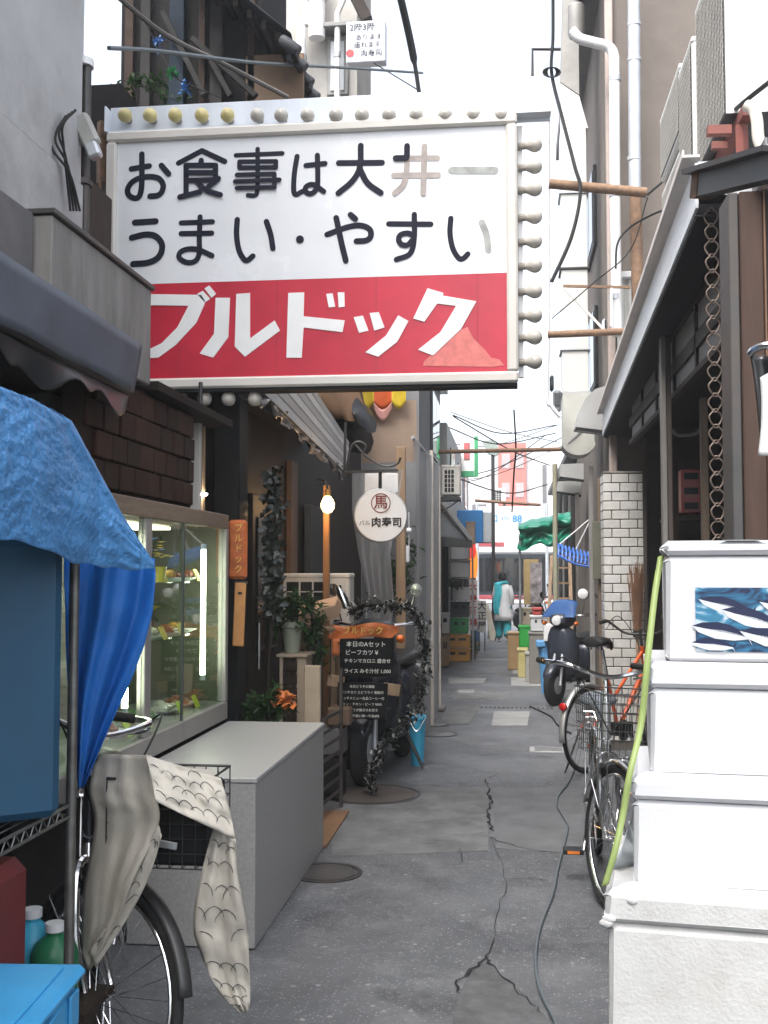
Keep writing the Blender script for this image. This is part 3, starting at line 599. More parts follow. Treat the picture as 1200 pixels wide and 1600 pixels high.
glyph([B([(180, 157), (435, 155)]), B([(310, 55), (305, 180), (262, 262), (178, 335)]), B([(306, 195), (350, 275), (428, 333)])], inkm)
glyph([B([(515, 130), (760, 128)]), B([(505, 230), (765, 228)]), B([(583, 60), (580, 200), (560, 285), (510, 335)]), B([(685, 60), (678, 335)])], taupe, 9.2)
lab(glyph([B([(583, 58), (582, 118)]), B([(515, 130), (580, 129)])], inkm, 9.3), 'remaining black paint on a faded character').location.y -= .006
glyph([B([(845, 200), (1100, 200)])], greyl, 12)
glyph([A([(105, 508), (228, 500)]), A([(88, 597), (170, 578), (230, 590), (266, 640), (250, 705), (190, 742), (95, 752)])], inkm, 10.4)
glyph([A([(378, 510), (562, 503)]), A([(378, 573), (558, 570)]), A([(490, 475), (485, 600), (485, 690), (460, 735), (410, 742), (368, 715), (375, 682), (420, 664), (480, 668), (560, 703)])], inkm, 8.8)
glyph([A([(708, 490), (704, 580), (718, 670), (750, 726), (772, 728), (800, 705)]), A([(880, 502), (905, 580), (918, 660)])], inkm, 9.2)
p = P(180 + 1077 * .26667, 210 + 607 * .26667, Y=SY); MB().lathe([(.023, 0), (.023, .004), (0, .004)], (p.x, SY + .029, p.z), (0, -1, 0), 20).build('letter', inkm, sg)
glyph([B([(112, 578), (230, 535), (310, 525), (362, 548), (368, 590), (340, 613), (285, 617)]), B([(165, 480), (195, 620), (222, 732)]), B([(250, 462), (278, 487)])], inkm, 9.6)
glyph([B([(475, 515), (722, 517)]), B([(625, 460), (624, 600), (600, 690), (520, 725)]), B([(612, 580), (585, 570), (545, 580), (533, 608), (550, 636), (585, 640), (610, 615)])], inkm, 8.8)
glyph([B([(840, 482), (835, 570), (852, 660), (888, 718), (915, 717), (940, 692)])], inkm, 8.6)
glyph([B([(1022, 507), (1050, 580), (1060, 668)])], greyl, 10.5)
whl = mat('letter_white', (.78, .78, .76), .3, var=.05, bump=0)
Cc = lambda l: [(220 + x * .5, 420 + y * .5) for x, y in l]
for polys in ([[(-10, 75), (185, 78), (198, 100), (170, 165), (105, 235), (50, 275), (14, 276), (14, 252), (60, 230), (110, 180), (145, 112), (-10, 110)], [(172, 75), (190, 65), (213, 90), (197, 102)], [(195, 58), (210, 48), (232, 75), (217, 87)]],
              [[(230, 87), (275, 87), (270, 210), (222, 275), (180, 262), (225, 200)], [(295, 75), (338, 72), (338, 215), (415, 158), (432, 190), (322, 272), (290, 240)]],
              [[(458, 72), (508, 70), (506, 145), (635, 158), (628, 195), (506, 180), (500, 275), (452, 275)], [(577, 75), (597, 73), (605, 115), (585, 117)], [(613, 70), (634, 70), (635, 115), (616, 117)]],
              [[(663, 148), (692, 143), (710, 190), (680, 197)], [(713, 135), (742, 132), (760, 180), (728, 190)], [(803, 142), (835, 160), (800, 225), (740, 272), (700, 258), (765, 205)]],
              [[(895, 57), (945, 72), (942, 80), (1048, 98), (1000, 185), (912, 268), (865, 250), (935, 195), (985, 112), (925, 105), (885, 162), (850, 152)]]):
    sh = MB(); mb = MB()
    for pg in polys:
        pts = [P(x, y, Y=SY) for x, y in Cc(pg)]; mb.prism([(q.x, SY + .0295, q.z) for q in pts], (0, -.005, 0))
        c = sum((Vector((q.x, 0, q.z)) for q in pts), Vector()) / len(pts)
    mb.build('letter', whl, sg, smooth=False)
pts = [P(x, y, Y=SY) for x, y in Cc([(880, 300), (885, 285), (905, 268), (945, 235), (985, 195), (1020, 178), (1040, 215), (1075, 250), (1095, 275), (1120, 280), (1135, 298), (1100, 303), (1000, 302)])]
MB().prism([(q.x, SY + .0295, q.z) for q in pts], (0, -.002, 0)).build('faded_patch', mat('salmon_patch', (.62, .17, .15), .55, var=.2, sc=20, bump=.3, bsc=40), sg, smooth=False)
# top trough with bulbs
tx0 = P(173, 160, Y=SY + .1).x; tx1 = P(860, 160, Y=SY + .1).x; tz1 = P(500, 152, Y=SY + .1).z
tm_ = mat('trough_white', (.66, .7, .76), .35, .1, var=.12, sc=4, dirt=(.4, .42, .45), damt=.4, stretch=(1, 1, .3))
MB().box(tx0, tx1, SY + .1, SY + .115, sz1 - .02, tz1, .003).build('bulb_trough', tm_, sg)
MB().box(tx0, tx0 + .012, SY + .0, SY + .1, sz1 + .001, tz1 - .03, .003).build('trough_end', tm_, sg)
MB().box(tx0, tx1, SY + .02, SY + .1, sz1 + .001, sz1 + .01).build('trough_base', tm_, sg)
MB().box(sx1 + .001, sx1 + .03, SY + .1, SY + .13, sz0 + .04, sz1 - .04, .003).build('side_trough', white(), sg)
bulbm = mat('bulb_dusty', (.46, .43, .38), .3, var=.15, bump=.05); bulby = mat('bulb_yellow', (.55, .47, .2), .35, var=.2, bump=.05); sock = mat('socket', (.3, .27, .23), .6)
BP = [(.016, 0), (.02, .015), (.03, .032), (.04, .052), (.042, .07), (.034, .09), (.018, .102), (.0, .106)]
proto = {}
def bulb(px, py, y, ax, m):
    p = P(px, py, Y=y); key = (m.name, tuple(ax))
    if key not in proto:
        o = MB().lathe(BP, (0, 0, 0), ax, 12).build('bulb', m, sg); o.data.transform(Matrix.Translation(OFF[o.name])); proto[key] = o
        s_ = MB().lathe([(.021, -.03), (.021, .012), (.0, .012)], (0, 0, 0), ax, 10).build('socket', sock, o); s_.data.transform(Matrix.Translation(OFF[s_.name]))
    else:
        s0 = proto[key]; o = s0.copy(); C.objects.link(o); o.parent = sg
        for ch in s0.children: c = ch.copy(); C.objects.link(c); c.parent = o
    o.location = p - sg.location
for k, px in enumerate((201, 240, 279, 320, 360, 406, 443, 484, 528, 568, 610, 652, 697, 740, 783)): bulb(px, 188, SY + .09, (0, -1, .05), bulby if px < 400 else bulbm)
for k, py in enumerate((228, 262, 297, 340, 378, 416, 456, 494, 528, 566)): bulb(818, py, SY + .09, (1, -.12, 0), bulbm)
for px in (283, 320, 357, 398): bulb(px, 606, SY + .08, (0, 0, -1), bulbm)
# brackets to the building
for z in (sz0 + .3, sz1 - .3): MB().bar((sx0 + .02, SY + .1, z), (-2.6, SY + .1, z), .05, .05).build('bracket', darkmetal(), sg)
MB().bar((sx0 - .06, SY + .1, sz0 - .2), (sx0 - .06, SY + .1, sz1 + .1), .05, .05).build('mast', rust(), sg)
# ================= NEAR LEFT =================
# granite block
gr = mat('granite', (.3, .295, .285), .45, var=.12, sc=90, bump=.05, dirt=(.16, .155, .15), damt=.5, dsc=60)
g = thing('granite_block', 'long speckled grey granite block bench beside the alley', 'stone block', (-1.31, 5.25, 0))
MB().box(-1.595, -1.052, 4.43, 6.06, 0.004, .672, .004).build('body', gr, g); MB().box(-1.6, -1.047, 4.425, 6.065, .673, .695, .004).build('top_slab', mat('granite_top', (.36, .355, .345), .4, var=.1, sc=90, bump=.04), g)
p = P(500, 1268, Z=0)
bmx = MB().prism([(q.x, q.y, .004) for q in [P(498, 1270, Z=0), P(546, 1270, Z=0), P(510, 1325, Z=0), P(497, 1331, Z=0)]], (0, 0, .012)).build('floor_board', mat('plywood_brown', (.22, .12, .06), .7, var=.2))
tag(bmx, 'brown plywood scrap on the ground against the granite block', 'board')

# rack with post, rails, wire shelf
rk = thing('shelf_rack', 'grimy chrome wire shelf rack under the blue tarp', 'rack', (-1.5, 2.5, 0))
PX, PY = P(115, 1000, Y=2.8).x, 2.8
pmt = mat('rack_steel', (.16, .16, .15), .4, .7, var=.25, sc=20, dirt=(.1, .07, .05), damt=.5)
for x, y in ((PX, PY), (PX - .75, PY), (PX, 1.75), (PX - .75, 1.75)):
    MB().cyl((x, y, 0), (x, y, 1.9), .0135, n=14).build('post', pmt, rk)
for z in (.93, .35):
    sh = MB()
    for x in (PX, PX - .75):
        for dz in (0, -.03): sh.cyl((x, 1.75, z + dz), (x, PY, z + dz), .0045, n=6)
        k = 0
        while 1.75 + k * .05 < PY - .05:
            y = 1.75 + k * .05; sh.tube([(x, y, z - .03), (x, y + .025, z), (x, y + .05, z - .03)], .002, 4); k += 1
    for y in (1.75, PY):
        for dz in (0, -.03): sh.cyl((PX - .75, y, z + dz), (PX, y, z + dz), .0045, n=6)
    for k in range(25): sh.cyl((PX - .75 + k * .03, 1.75, z + .004), (PX - .75 + k * .03, PY, z + .004), .002, n=4)
    sh.build('wire_shelf', pmt, rk)
# blue tub on the shelf
tb = thing('blue_tub', 'large flat-sided dark blue plastic tub on the rack shelf', 'tub', (-1.42, 2.42, .94))
tubm = plastic('tub_blue', (.006, .055, .11), .6)
M_ = Matrix.Translation((-1.445, 2.62, .945)) @ Matrix.Rotation(R(38), 4, 'Z')
MB(M_).box(-.25, .25, -.24, .24, 0, .7, .02).build('body', tubm, tb); MB(M_).box(-.265, .265, -.255, .255, .66, .74, .015).build('rim', tubm, tb)
# tarp
tarpm = mat('tarp_blue', (.075, .25, .52), .42, var=.15, sc=14, bump=.7, bsc=70, dirt=(.02, .06, .12), damt=.55, dsc=7, trans=.12, bdist=.012)
tarpd = mat('tarp_blue_back', (.02, .17, .55), .45, var=.15, sc=5, bump=.3, bsc=18, trans=.35, bdist=.02)
tp = thing('tarp', 'crumpled bright blue tarpaulin draped over the rack', 'tarp', (-1.2, 2.6, .9))
cols = [(-150, 520, 825, 1.8), (-60, 575, 835, 2.0), (0, 605, 842, 2.14), (50, 624, 850, 2.28), (112, 660, 878, 2.52), (150, 728, 884, 2.66), (190, 803, 889, 2.76), (241, 880, 890, 2.88)]
cp = [(P(x, a, Y=y), P(x, b, Y=y)) for x, a, b, y in cols]
def nz(x, y):
    a = Vector((x * 5, y * 5, 3.1)); return mnoise.noise(a) * .9 + .9 * (.35 - abs(mnoise.noise(a * 2.3))) + .5 * (.3 - abs(mnoise.noise(a * 5.1 + Vector((4, 1, 0))))) + .2 * mnoise.noise(a * 9)
def ftarp(u, v):
    a = lerp_list([c[0] for c in cp], u); b = lerp_list([c[1] for c in cp], u); q = a.lerp(b, v); k_ = 1 if u < .56 else .25; w_ = nz(u * 4.5, v * 2.6) * .0085 * k_ + .02 * math.sin(v * 3.1) + (.012 * mnoise.noise(Vector((u * 9, v * 7, 0))) if u > .56 else 0)
    return q + Vector((.7, -.7, 0)) * (w_ * (1 if u < .93 else .2)) + Vector((0, 0, .003 * math.sin(u * 40) * v))
MB().grid(ftarp, 160, 60).build('front_flap', tarpm, tp, solid=.002, sharp=180)
tl_ = [c[0] for c in cp]
def ftop(u, v):
    a = lerp_list(tl_[:6], u); return Vector((a.x - v * .85, a.y + .08 * v, a.z + .06 * math.sin(v * 3.1) - .05 * v + .012 * nz(u, v)))
MB().grid(ftop, 40, 20).build('top', tarpm, tp, solid=.002, sharp=180)
rows = [(872, 100, 241), (900, 100, 243), (955, 102, 239), (1010, 103, 225), (1060, 105, 206), (1120, 110, 178), (1180, 118, 152), (1232, 122, 130)]
def fback(u, v):
    x = v * (len(rows) - 1); i = min(int(x), len(rows) - 2); t = x - i
    r0, r1 = rows[i], rows[i + 1]; y = r0[0] + (r1[0] - r0[0]) * t; xl_ = r0[1] + (r1[1] - r0[1]) * t; xr = r0[2] + (r1[2] - r0[2]) * t
    return P(xl_ + (xr - xl_) * u, y, Y=2.9 + .09 * u + .03 * math.sin(u * 9 + v * 2) * (1 - .3 * v) + .012 * math.sin(u * 23 + v * 7))
MB().grid(fback, 40, 40).build('hanging_flap', tarpd, tp, solid=.002, sharp=180)
# light blue bins in the corner
bl = plastic('bin_lightblue', (.04, .27, .52), .35)
def bin_(x1, y0, y1, z0, z1, label):
    o = thing('blue_crate', label, 'crate', (x1 - .3, (y0 + y1) / 2, z0), group='blue plastic crates at the lower left')
    M_ = Matrix.Translation((x1, y1, z0)) @ Matrix.Rotation(R(5), 4, 'Z'); h = z1 - z0; d = y1 - y0
    MB(M_).box(-.6, -.012, -d + .012, -.012, 0, h - .03, .02).build('body', bl, o)
    MB(M_).box(-.61, 0, -d, 0, h - .03, h, .012).build('lid', bl, o)
    MB(M_).box(-.57, -.04, -d + .04, -.04, h, h + .006, .003).build('lid_panel', bl, o)
    for k in range(3): MB(M_).box(-.012, -.004, -.1 - k * .15, -.04 - k * .15, .02, h - .04, .003).build('rib', bl, o)
    MB(M_).box(-.14, -.1, -d - .002, -d + .03, h - .05, h + .012, .005).build('latch', mat('latch_grey', (.25, .25, .24), .5), o)
q = P(136, 1500, Y=2.45)
bin_(q.x, 1.95, 2.45, q.z - .145, q.z - .006, 'upper light blue plastic crate with lid in the bottom left corner')
bin_(q.x - .01, 1.95, 2.43, q.z - .35, q.z - .155, 'lower light blue plastic crate under another lidded one')
MB_ = thing('stool', 'low dark stand beneath the light blue crates', 'stand', (q.x - .3, 2.2, 0)); MB().box(q.x - .58, q.x - .05, 1.98, 2.38, q.z - .39, q.z - .356, .006).build('top', darkwood(), MB_)
for x in (q.x - .55, q.x - .08):
    for y in (2.0, 2.36): MB().box(x - .02, x + .02, y - .02, y + .02, 0, q.z - .391).build('leg', darkwood(), MB_)
# bottles behind
def jug(px, py, y, m, label, h=.24):
    p = P(px, py, Y=y); o = thing('detergent_bottle', label, 'bottle', (p.x, p.y, p.z))
    MB().lathe([(.06, 0), (.065, .01), (.065, h * .62), (.055, h * .74), (.022, h * .86), (.022, h * .9)], p, n=20).build('body', m, o)
    MB().lathe([(.027, h * .9), (.027, h), (.0, h)], p, n=14).build('cap', white(), o); return o, p
o, p = jug(50, 1475, 3.0, plastic('jug_cyan', (.06, .42, .62)), 'cyan plastic bottle with white cap behind the rack post')
o, p = jug(85, 1510, 2.95, plastic('jug_green', (.02, .16, .07)), 'green plastic bottle with dark square label behind the rack post', .22)
MB().box(p.x - .03, p.x + .03, p.y - .069, p.y - .06, .07 + p.z, .12 + p.z).build('label_patch', black(), o)
o = thing('side_shelf', 'dark low shelf holding bottles behind the rack', 'shelf', (-1.42, 3.0, 0)); zz = P(85, 1510, Y=2.95).z
MB().box(-1.7, -1.15, 2.88, 3.1, zz - .12, zz - .1).build('board', darkwood(), o); MB().box(-1.68, -1.64, 2.9, 3.08, 0, zz - .121).build('leg', darkwood(), o); MB().box(-1.22, -1.18, 2.9, 3.08, 0, zz - .121).build('leg', darkwood(), o)
for q_ in (bpy.data.objects['detergent_bottle'], bpy.data.objects['detergent_bottle.001']): q_.location.z = zz - .1
p = P(8, 1440, Y=2.6); o = thing('red_canister', 'dark red plastic canister at the left edge under the rack', 'canister', (p.x, 2.6, .351)); MB().box(p.x - .15, p.x + .02, 2.5, 2.7, .352, P(8, 1350, Y=2.6).z, .03).build('body', plastic('can_red', (.12, .012, .016)), o); MB().cyl((p.x - .06, 2.6, P(8, 1350, Y=2.6).z), (p.x - .06, 2.6, P(8, 1350, Y=2.6).z + .03), .03).build('cap', black(), o)

# ---------------- bicycles ----------------
def wheel(M, name, root, r=.33, guard=None, tyr=None):
    t = MB(M); N_ = 48; ring = lambda rr, y=0: [(rr * math.cos(2 * math.pi * k / N_), y, rr * math.sin(2 * math.pi * k / N_)) for k in range(N_)]
    t.tube(ring(r - .017), .017, 8, closed=True); wh = t.build(name, tyr or rubber(), root, sharp=60)
    t = MB(M); t.tube(ring(r - .04), .0105, 6, closed=True); t.build('rim', chrome(), wh, sharp=60)
    t = MB(M)
    for k in range(28):
        a = 2 * math.pi * k / 28; b = a + (.5 if k % 2 else -.5); s_ = .025 if (k // 2) % 2 else -.025
        t.tube([(.02 * math.cos(b), s_, .02 * math.sin(b)), ((r - .045) * math.cos(a), 0, (r - .045) * math.sin(a))], .0012, 4)
    t.build('spokes', chrome(), wh)
    MB(M).cyl((0, -.045, 0), (0, .045, 0), .016, n=12).build('hub', chrome(), wh)
    if guard:
        a0, a1, gm = guard; t = MB(M); n = 26; vs = []; fs = []
        for k in range(n + 1):
            a = R(a0 + (a1 - a0) * k / n); c, s_ = math.cos(a), math.sin(a)
            for y, dr in ((-.026, -.006), (-.015, .004), (0, .008), (.015, .004), (.026, -.006)): vs.append(((r + .018 + dr) * c, y, (r + .018 + dr) * s_))
        for k in range(n):
            for j in range(4): fs.append((k * 5 + j, k * 5 + j + 1, (k + 1) * 5 + j + 1, (k + 1) * 5 + j))
        t.add(vs, fs); t.build('mudguard', gm, root, solid=.0015)
        a = R((a0 + a1) / 2 if a1 - a0 < 170 else a0 + 30)
        for y in (-.04, .04): MB(M).tube([(0, y, 0), ((r + .015) * math.cos(R(a1 - 25)), y * .6, (r + .015) * math.sin(R(a1 - 25)))], .0025, 5).build('stay', chrome(), root)
    return wh
def bicycle(label, loc, yaw, fc, steer=0., saddle_m=None, basket=True, barm=None, rack=True, guard=None, red_lamp=True, name='bicycle', sport=False, saddle_z=.83, cargrip=None):
    o = thing(name, label, 'bicycle', loc, yaw, local=True)
    gm = guard or chrome(); sm = saddle_m or black(); bmx_ = barm or chrome()
    ra = Vector((-.52, 0, .33)); bb = Vector((-.06, 0, .28)); st = Vector((-.22, 0, .72)); ht = Vector((.33, 0, .92)); hb = Vector((.375, 0, .73)); fa = Vector((.53, 0, .33))
    f = MB(); f.cyl(bb, st, .015); f.cyl(hb - Vector((-.005, 0, -.03)), bb, .019)
    f.cyl(ht - Vector((-.01, 0, .04)), bb.lerp(st, .55), .014); f.cyl(hb, ht, .02)
    for s_ in (-1, 1): f.cyl(bb + Vector((0, .03 * s_, 0)), ra + Vector((0, .055 * s_, 0)), .009); f.cyl(st - Vector((-.01, -.012 * s_, .04)), ra + Vector((0, .055 * s_, 0)), .008)
    f.build('frame', fc, o)
    wheel(Matrix.Translation(ra), 'rear_wheel', o, guard=(30, 190, gm))
    # front assembly turns on the steering axis
    ax = (ht - hb).normalized(); MS = Matrix.Translation(hb) @ Matrix.Rotation(steer, 4, ax) @ Matrix.Translation(-hb)
    wheel(MS @ Matrix.Translation(fa), 'front_wheel', o, guard=(15, 165, gm))
    fk = MB(MS); crown = hb - ax * .04
    fk.cyl(hb, crown, .018)
    for s_ in (-1, 1): fk.tube(cr([crown + Vector((0, .0 * s_, 0)), crown + Vector((.01, .042 * s_, -.03)), crown + Vector((.05, .046 * s_, -.2)), fa + Vector((0, .05 * s_, 0))], 5), [.013] * 10 + [.009] * 6, 8)
    fk.build('fork', fc if sport else chrome(), o)
    hbm = MB(MS); top = ht + ax * .12; hbm.cyl(ht, top, .012)
    if sport: pts = [(-.12, .29, .09), (-.02, .27, .10), (.06, .16, .0), (.07, .05, -.02), (.07, -.05, -.02), (.06, -.16, .0), (-.02, -.27, .10), (-.12, -.29, .09)]
    else: pts = [(-.24, .25, .045), (-.1, .27, .05), (.03, .2, .05), (.04, .05, .01), (.04, -.05, .01), (.03, -.2, .05), (-.1, -.27, .05), (-.24, -.25, .045)]
    hbm.tube(cr([top + Vector(q) for q in pts], 5), .011, 8); hbm.build('handlebar', bmx_, o)
    for s_ in (-1, 1):
        e = top + Vector((pts[0][0], pts[0][1] * s_, pts[0][2])); e2 = top + Vector((pts[1][0], pts[1][1] * s_, pts[1][2]))
        MB(MS).cyl(e + (e - e2) * .05, e.lerp(e2, .85), .0165, n=10).build('grip', cargrip or black(), o)
        MB(MS).tube(cr([e2 + Vector((.03, 0, 0)), e2 + Vector((.05, 0, -.03)), e + Vector((.06, -.02 * s_, -.06))], 4), .006, 6).build('brake_lever', chrome(), o)
        MB(MS).tube(cr([e2 + Vector((.04, 0, -.01)), e2 + Vector((.16, -.05 * s_, .03)), e2 + Vector((.2, -.15 * s_, -.12)), hb + Vector((.03, 0, .05))], 5), .0035, 5).build('brake_cable', cable_m(), o)
    sp = st + (st - bb).normalized() * (saddle_z - .8)
    MB().cyl(st, sp + Vector((-.01, 0, .05)), .0125).build('seat_post', chrome(), o)
    c = sp + Vector((-.02, 0, .1)); sd_ = MB(); n = 14; ringv = []; prof = [(-.14, .07, .02), (-.12, .1, .03), (-.05, .1, .03), (.03, .055, .02), (.1, .03, .008), (.145, .02, -.012), (.155, .006, -.02)]
    vs = []
    for x, wd, dz in prof:
        for k in range(n): th = 2 * math.pi * k / n; vs.append(c + Vector((x, wd * math.cos(th), dz + (.028 if math.sin(th) > 0 else .045) * math.sin(th) - (.02 * abs(math.cos(th))))))
    fs = [(i * n + k, i * n + (k + 1) % n, (i + 1) * n + (k + 1) % n, (i + 1) * n + k) for i in range(len(prof) - 1) for k in range(n)] + [tuple(range(n))[::-1], tuple((len(prof) - 1) * n + k for k in range(n))]
    sd_.add(vs, fs); sad = sd_.build('saddle', sm, o, sharp=70)
    for s_ in (-1, 1): MB().lathe([(.018, -.05), (.02, -.03), (.018, 0)], c + Vector((-.09, .045 * s_, 0)), n=8).build('spring', chrome(), sad)
    # drive
    MB().lathe([(.085, -.002), (.085, .002), (.0, .002)], bb + Vector((0, -.05, 0)), (0, 1, 0), 24).build('chainring', darkmetal(), o)
    MB().prism([bb + Vector(q) for q in ((.1, -.06, .06), (.1, -.06, -.07), (-.4, -.06, .02), (-.42, -.06, .08), (-.3, -.06, .1))], (0, -.018, 0)).build('chain_guard', sm if sport else chrome(), o)
    for s_, dx, dz in ((-1, .1, -.13), (1, -.1, .13)):
        a = bb + Vector((0, .07 * s_, 0)); b = a + Vector((dx, .03 * s_, dz)); MB().cyl(a, b, .009).build('crank', chrome(), o)
        pd = MB().box(b.x - .04, b.x + .04, min(b.y, b.y + .1 * s_), max(b.y, b.y + .1 * s_), b.z - .012, b.z + .012, .004).build('pedal', black(), o)
        MB().box(b.x + .0405, b.x + .045, b.y + .02 * s_, b.y + .08 * s_, b.z - .007, b.z + .007).build('reflector', mat('reflector_orange', (.7, .2, .03), .3), pd)
    MB().tube([ra + Vector((.0, .06, 0)), ra + Vector((-.12, .12, -.33))], .009, 6).build('kick_stand', chrome(), o)
    if rack:
        rk_ = MB(); z = .74
        for y in (-.06, 0, .06): rk_.cyl((-.74, y, z), (-.28, y, z), .005, n=6)
        for x in (-.74, -.5, -.3): rk_.cyl((x, -.06, z), (x, .06, z), .005, n=6)
        for s_ in (-1, 1): rk_.cyl(ra + Vector((0, .06 * s_, .01)), (-.6, .06 * s_, z), .004, n=6)
        rk_.build('carrier', chrome(), o)
    if red_lamp: MB().lathe([(.03, 0), (.03, .02), (.02, .028), (0, .03)], (-.83, 0, .53), (-1, 0, .1), 14).build('reflector', mat('reflector_red', (.55, .02, .02), .25), o)
    if basket:
        bk = MB(MS); bm_ = basket if not isinstance(basket, bool) else mat('basket_steel', (.12, .12, .12), .4, .7, var=.2)
        x0, z0, z1 = .44, .72, 1.0
        def ringb(z, e): w_ = .17 + e * .03; xx = .36 + e * .05; return [(x0 - e * .02, -w_, z), (x0 + xx - .1, -w_, z), (x0 + xx - .1 + .0, w_, z), (x0 - e * .02, w_, z)]
        for k in range(8):
            e = k / 7; bk.tube(ringb(z0 + (z1 - z0) * e, e), .0035 if k == 7 else .0018, 5, closed=True)
        a, b = ringb(z0, 0), ringb(z1, 1)
        for i in range(4):
            for k in range(12):
                t = k / 12; p0 = Vector(a[i]).lerp(Vector(a[(i + 1) % 4]), t); p1 = Vector(b[i]).lerp(Vector(b[(i + 1) % 4]), t); bk.tube([p0, p1], .0016, 4)
        for k in range(9): bk.tube([Vector(a[0]).lerp(Vector(a[3]), k / 8), Vector(a[1]).lerp(Vector(a[2]), k / 8)], .0018, 4)
        bk.build('basket', bm_, o)
        for s_ in (-1, 1): MB(MS).tube([fa + Vector((0, .06 * s_, 0)), (x0 + .16, .09 * s_, z0)], .004, 6).build('basket_stay', chrome(), o)
    MB(MS).lathe([(.0, -.05), (.025, -.04), (.035, 0), (.033, .012), (0, .014)], (.47, .07, .66), (1, 0, -.05), 14).build('head_lamp', chrome(), o)
    return o
# covered bicycle, front towards the camera, bars turned
fwd = R(-70); steer1 = R(42)
wc = Vector((-1.13, 3.12, 0))
loc = wc - Matrix.Rotation(fwd, 3, 'Z') @ Vector((.375 + .155 * math.cos(steer1), .155 * math.sin(steer1), 0))
bk1 = bicycle('parked bicycle with a cloth thrown over its front basket beside the rack', loc, fwd, mat('bike_dark', (.03, .03, .035), .35, .3), steer=steer1, basket=False, guard=darkmetal())
# cloth over the basket
clm = mat('cloth_beige', (.40, .37, .31), .85, var=.12, sc=5, bump=.4, bsc=50, dirt=(.25, .22, .18), damt=.5, dsc=5)
clp = mat('cloth_pattern', (.44, .41, .35), .85, var=.12, sc=5, bump=.4, bsc=50, dirt=(.25, .22, .18), damt=.4, dsc=5)
cl = thing('cloth_cover', 'beige cloth with black wavy line pattern draped over the bicycle basket', 'cloth', (-1.0, 3.0, .2))
def strip(name, Lp, Rp, Yl, Yr, m, nu=14, nv=40, amp=.012, ph=0.):
    Lc = cr([(x, y, 0) for x, y in Lp], 6); Rc = cr([(x, y, 0) for x, y in Rp], 6)
    def fn(u, v):
        a = lerp_list(Lc, v); b = lerp_list(Rc, v); c = a.lerp(b, u); yl = lerp_list(Yl, v); yr = lerp_list(Yr, v)
        return P(c.x, c.y, Y=yl + (yr - yl) * u + amp * (.5 * math.sin(u * 11 + v * 4 + ph) + .3 * math.sin(u * 23 - v * 9) + 2.4 * (.3 - abs(mnoise.noise(Vector((u * 2.2 + v * 1.5, v * 2.6 - u, 4 + ph))))) + 1.2 * mnoise.noise(Vector((u * 3 + ph, v * 5, 2))) + 1.2 * (.3 - abs(mnoise.noise(Vector((u * 5, v * 9 + ph, 7)))))))
    return MB().grid(fn, nu, nv).build(name, m, cl, solid=.003, sharp=180), fn
LP_, LR_ = [(152, 1178), (140, 1235), (148, 1290), (132, 1385), (128, 1480), (138, 1515)], [(236, 1180), (243, 1240), (248, 1288), (208, 1375), (182, 1440), (142, 1515)]
strip('left_drape', LP_, LR_, [3.02, 3.0, 3.0, 3.0], [2.9, 2.86, 2.86, 2.95], clm)
_, fT = strip('top_drape', [(228, 1180), (236, 1215), (243, 1252)], [(345, 1216), (358, 1262), (368, 1312)], [2.88, 2.8], [2.96, 2.9], clp, 30, 16, .01)
_, fR = strip('right_drape', [(335, 1290), (318, 1350), (302, 1440), (316, 1495), (342, 1550), (376, 1582)], [(368, 1312), (372, 1360), (386, 1440), (389, 1500), (391, 1560), (387, 1582)], [2.92, 2.95, 3.0], [2.9, 2.95, 3.0], clp, 12, 40, .012, 1.)
_, fE = strip('edge_band', [(248, 1290), (214, 1355), (180, 1425), (138, 1488)], [(252, 1306), (236, 1362), (205, 1425), (150, 1512)], [2.855, 2.9, 2.95], [2.85, 2.9, 2.95], clp, 8, 30, .004)
MB().prism([P(x, y, Y=yy) for x, y, yy in ((228, 1183, 2.95), (345, 1219, 3.0), (330, 1200, 3.24), (180, 1178, 3.3), (152, 1180, 3.05))], (0, 0, -.004)).build('top_sheet', clp, cl)
# printed lines on the cloth
pr = mat('cloth_print', (.06, .06, .065), .9, bump=0); q = random.Random(21)
def scales(fn, nu, nv, rad):                        # rows of hand-drawn overlapping arcs
    mb = MB()
    for j in range(nv):
        for i in range(nu):
            if q.random() < .12: continue
            u0 = (i + (.5 if j % 2 else 0) + q.uniform(-.2, .2)) / nu; v0 = (j + .5 + q.uniform(-.2, .2)) / nv; st = q.uniform(.1, .5); en = q.uniform(2.4, 3.2); pts = []
            for k in range(9):
                a_ = st + (en - st) * k / 8; u = u0 + rad[0] * math.cos(a_) * (1 + .1 * math.sin(k)); v = v0 - rad[1] * math.sin(a_)
                if .03 < u < .97 and .02 < v < .98: pts.append(fn(u, v) + Vector((.0006, -.004, .0008)))
            if len(pts) > 3: mb.tube(pts, [.0005] + [.0011] * (len(pts) - 2) + [.0005], 4)
    stuff(mb.build('print_line', pr, cl))
scales(fT, 6, 4, (.09, .17)); scales(fR, 3, 11, (.2, .06)); scales(fE, 2, 9, (.3, .08))
BI = (Matrix.Translation(bk1.location) @ Matrix.Rotation(fwd, 4, 'Z')).inverted()
bx0, bx1, by0, by1, bzz0, bzz1 = P(172, 1300, Y=3.0).x, P(330, 1300, Y=3.0).x, 2.97, 3.2, P(250, 1352, Y=3.0).z, P(250, 1215, Y=3.0).z
bsk = MB(BI).box(bx0 + .01, bx1 - .01, by0 + .01, by1 - .01, bzz0 + .004, bzz1 - .03, .01).build('basket_liner', mat('liner_black', K(.012), .6), bk1)
bw_ = MB(BI)
for k in range(9):
    x = bx0 + (bx1 - bx0) * k / 8; bw_.tube([(x, by0, bzz1), (x, by0, bzz0), (x, by1, bzz0), (x, by1, bzz1)], .002, 4)
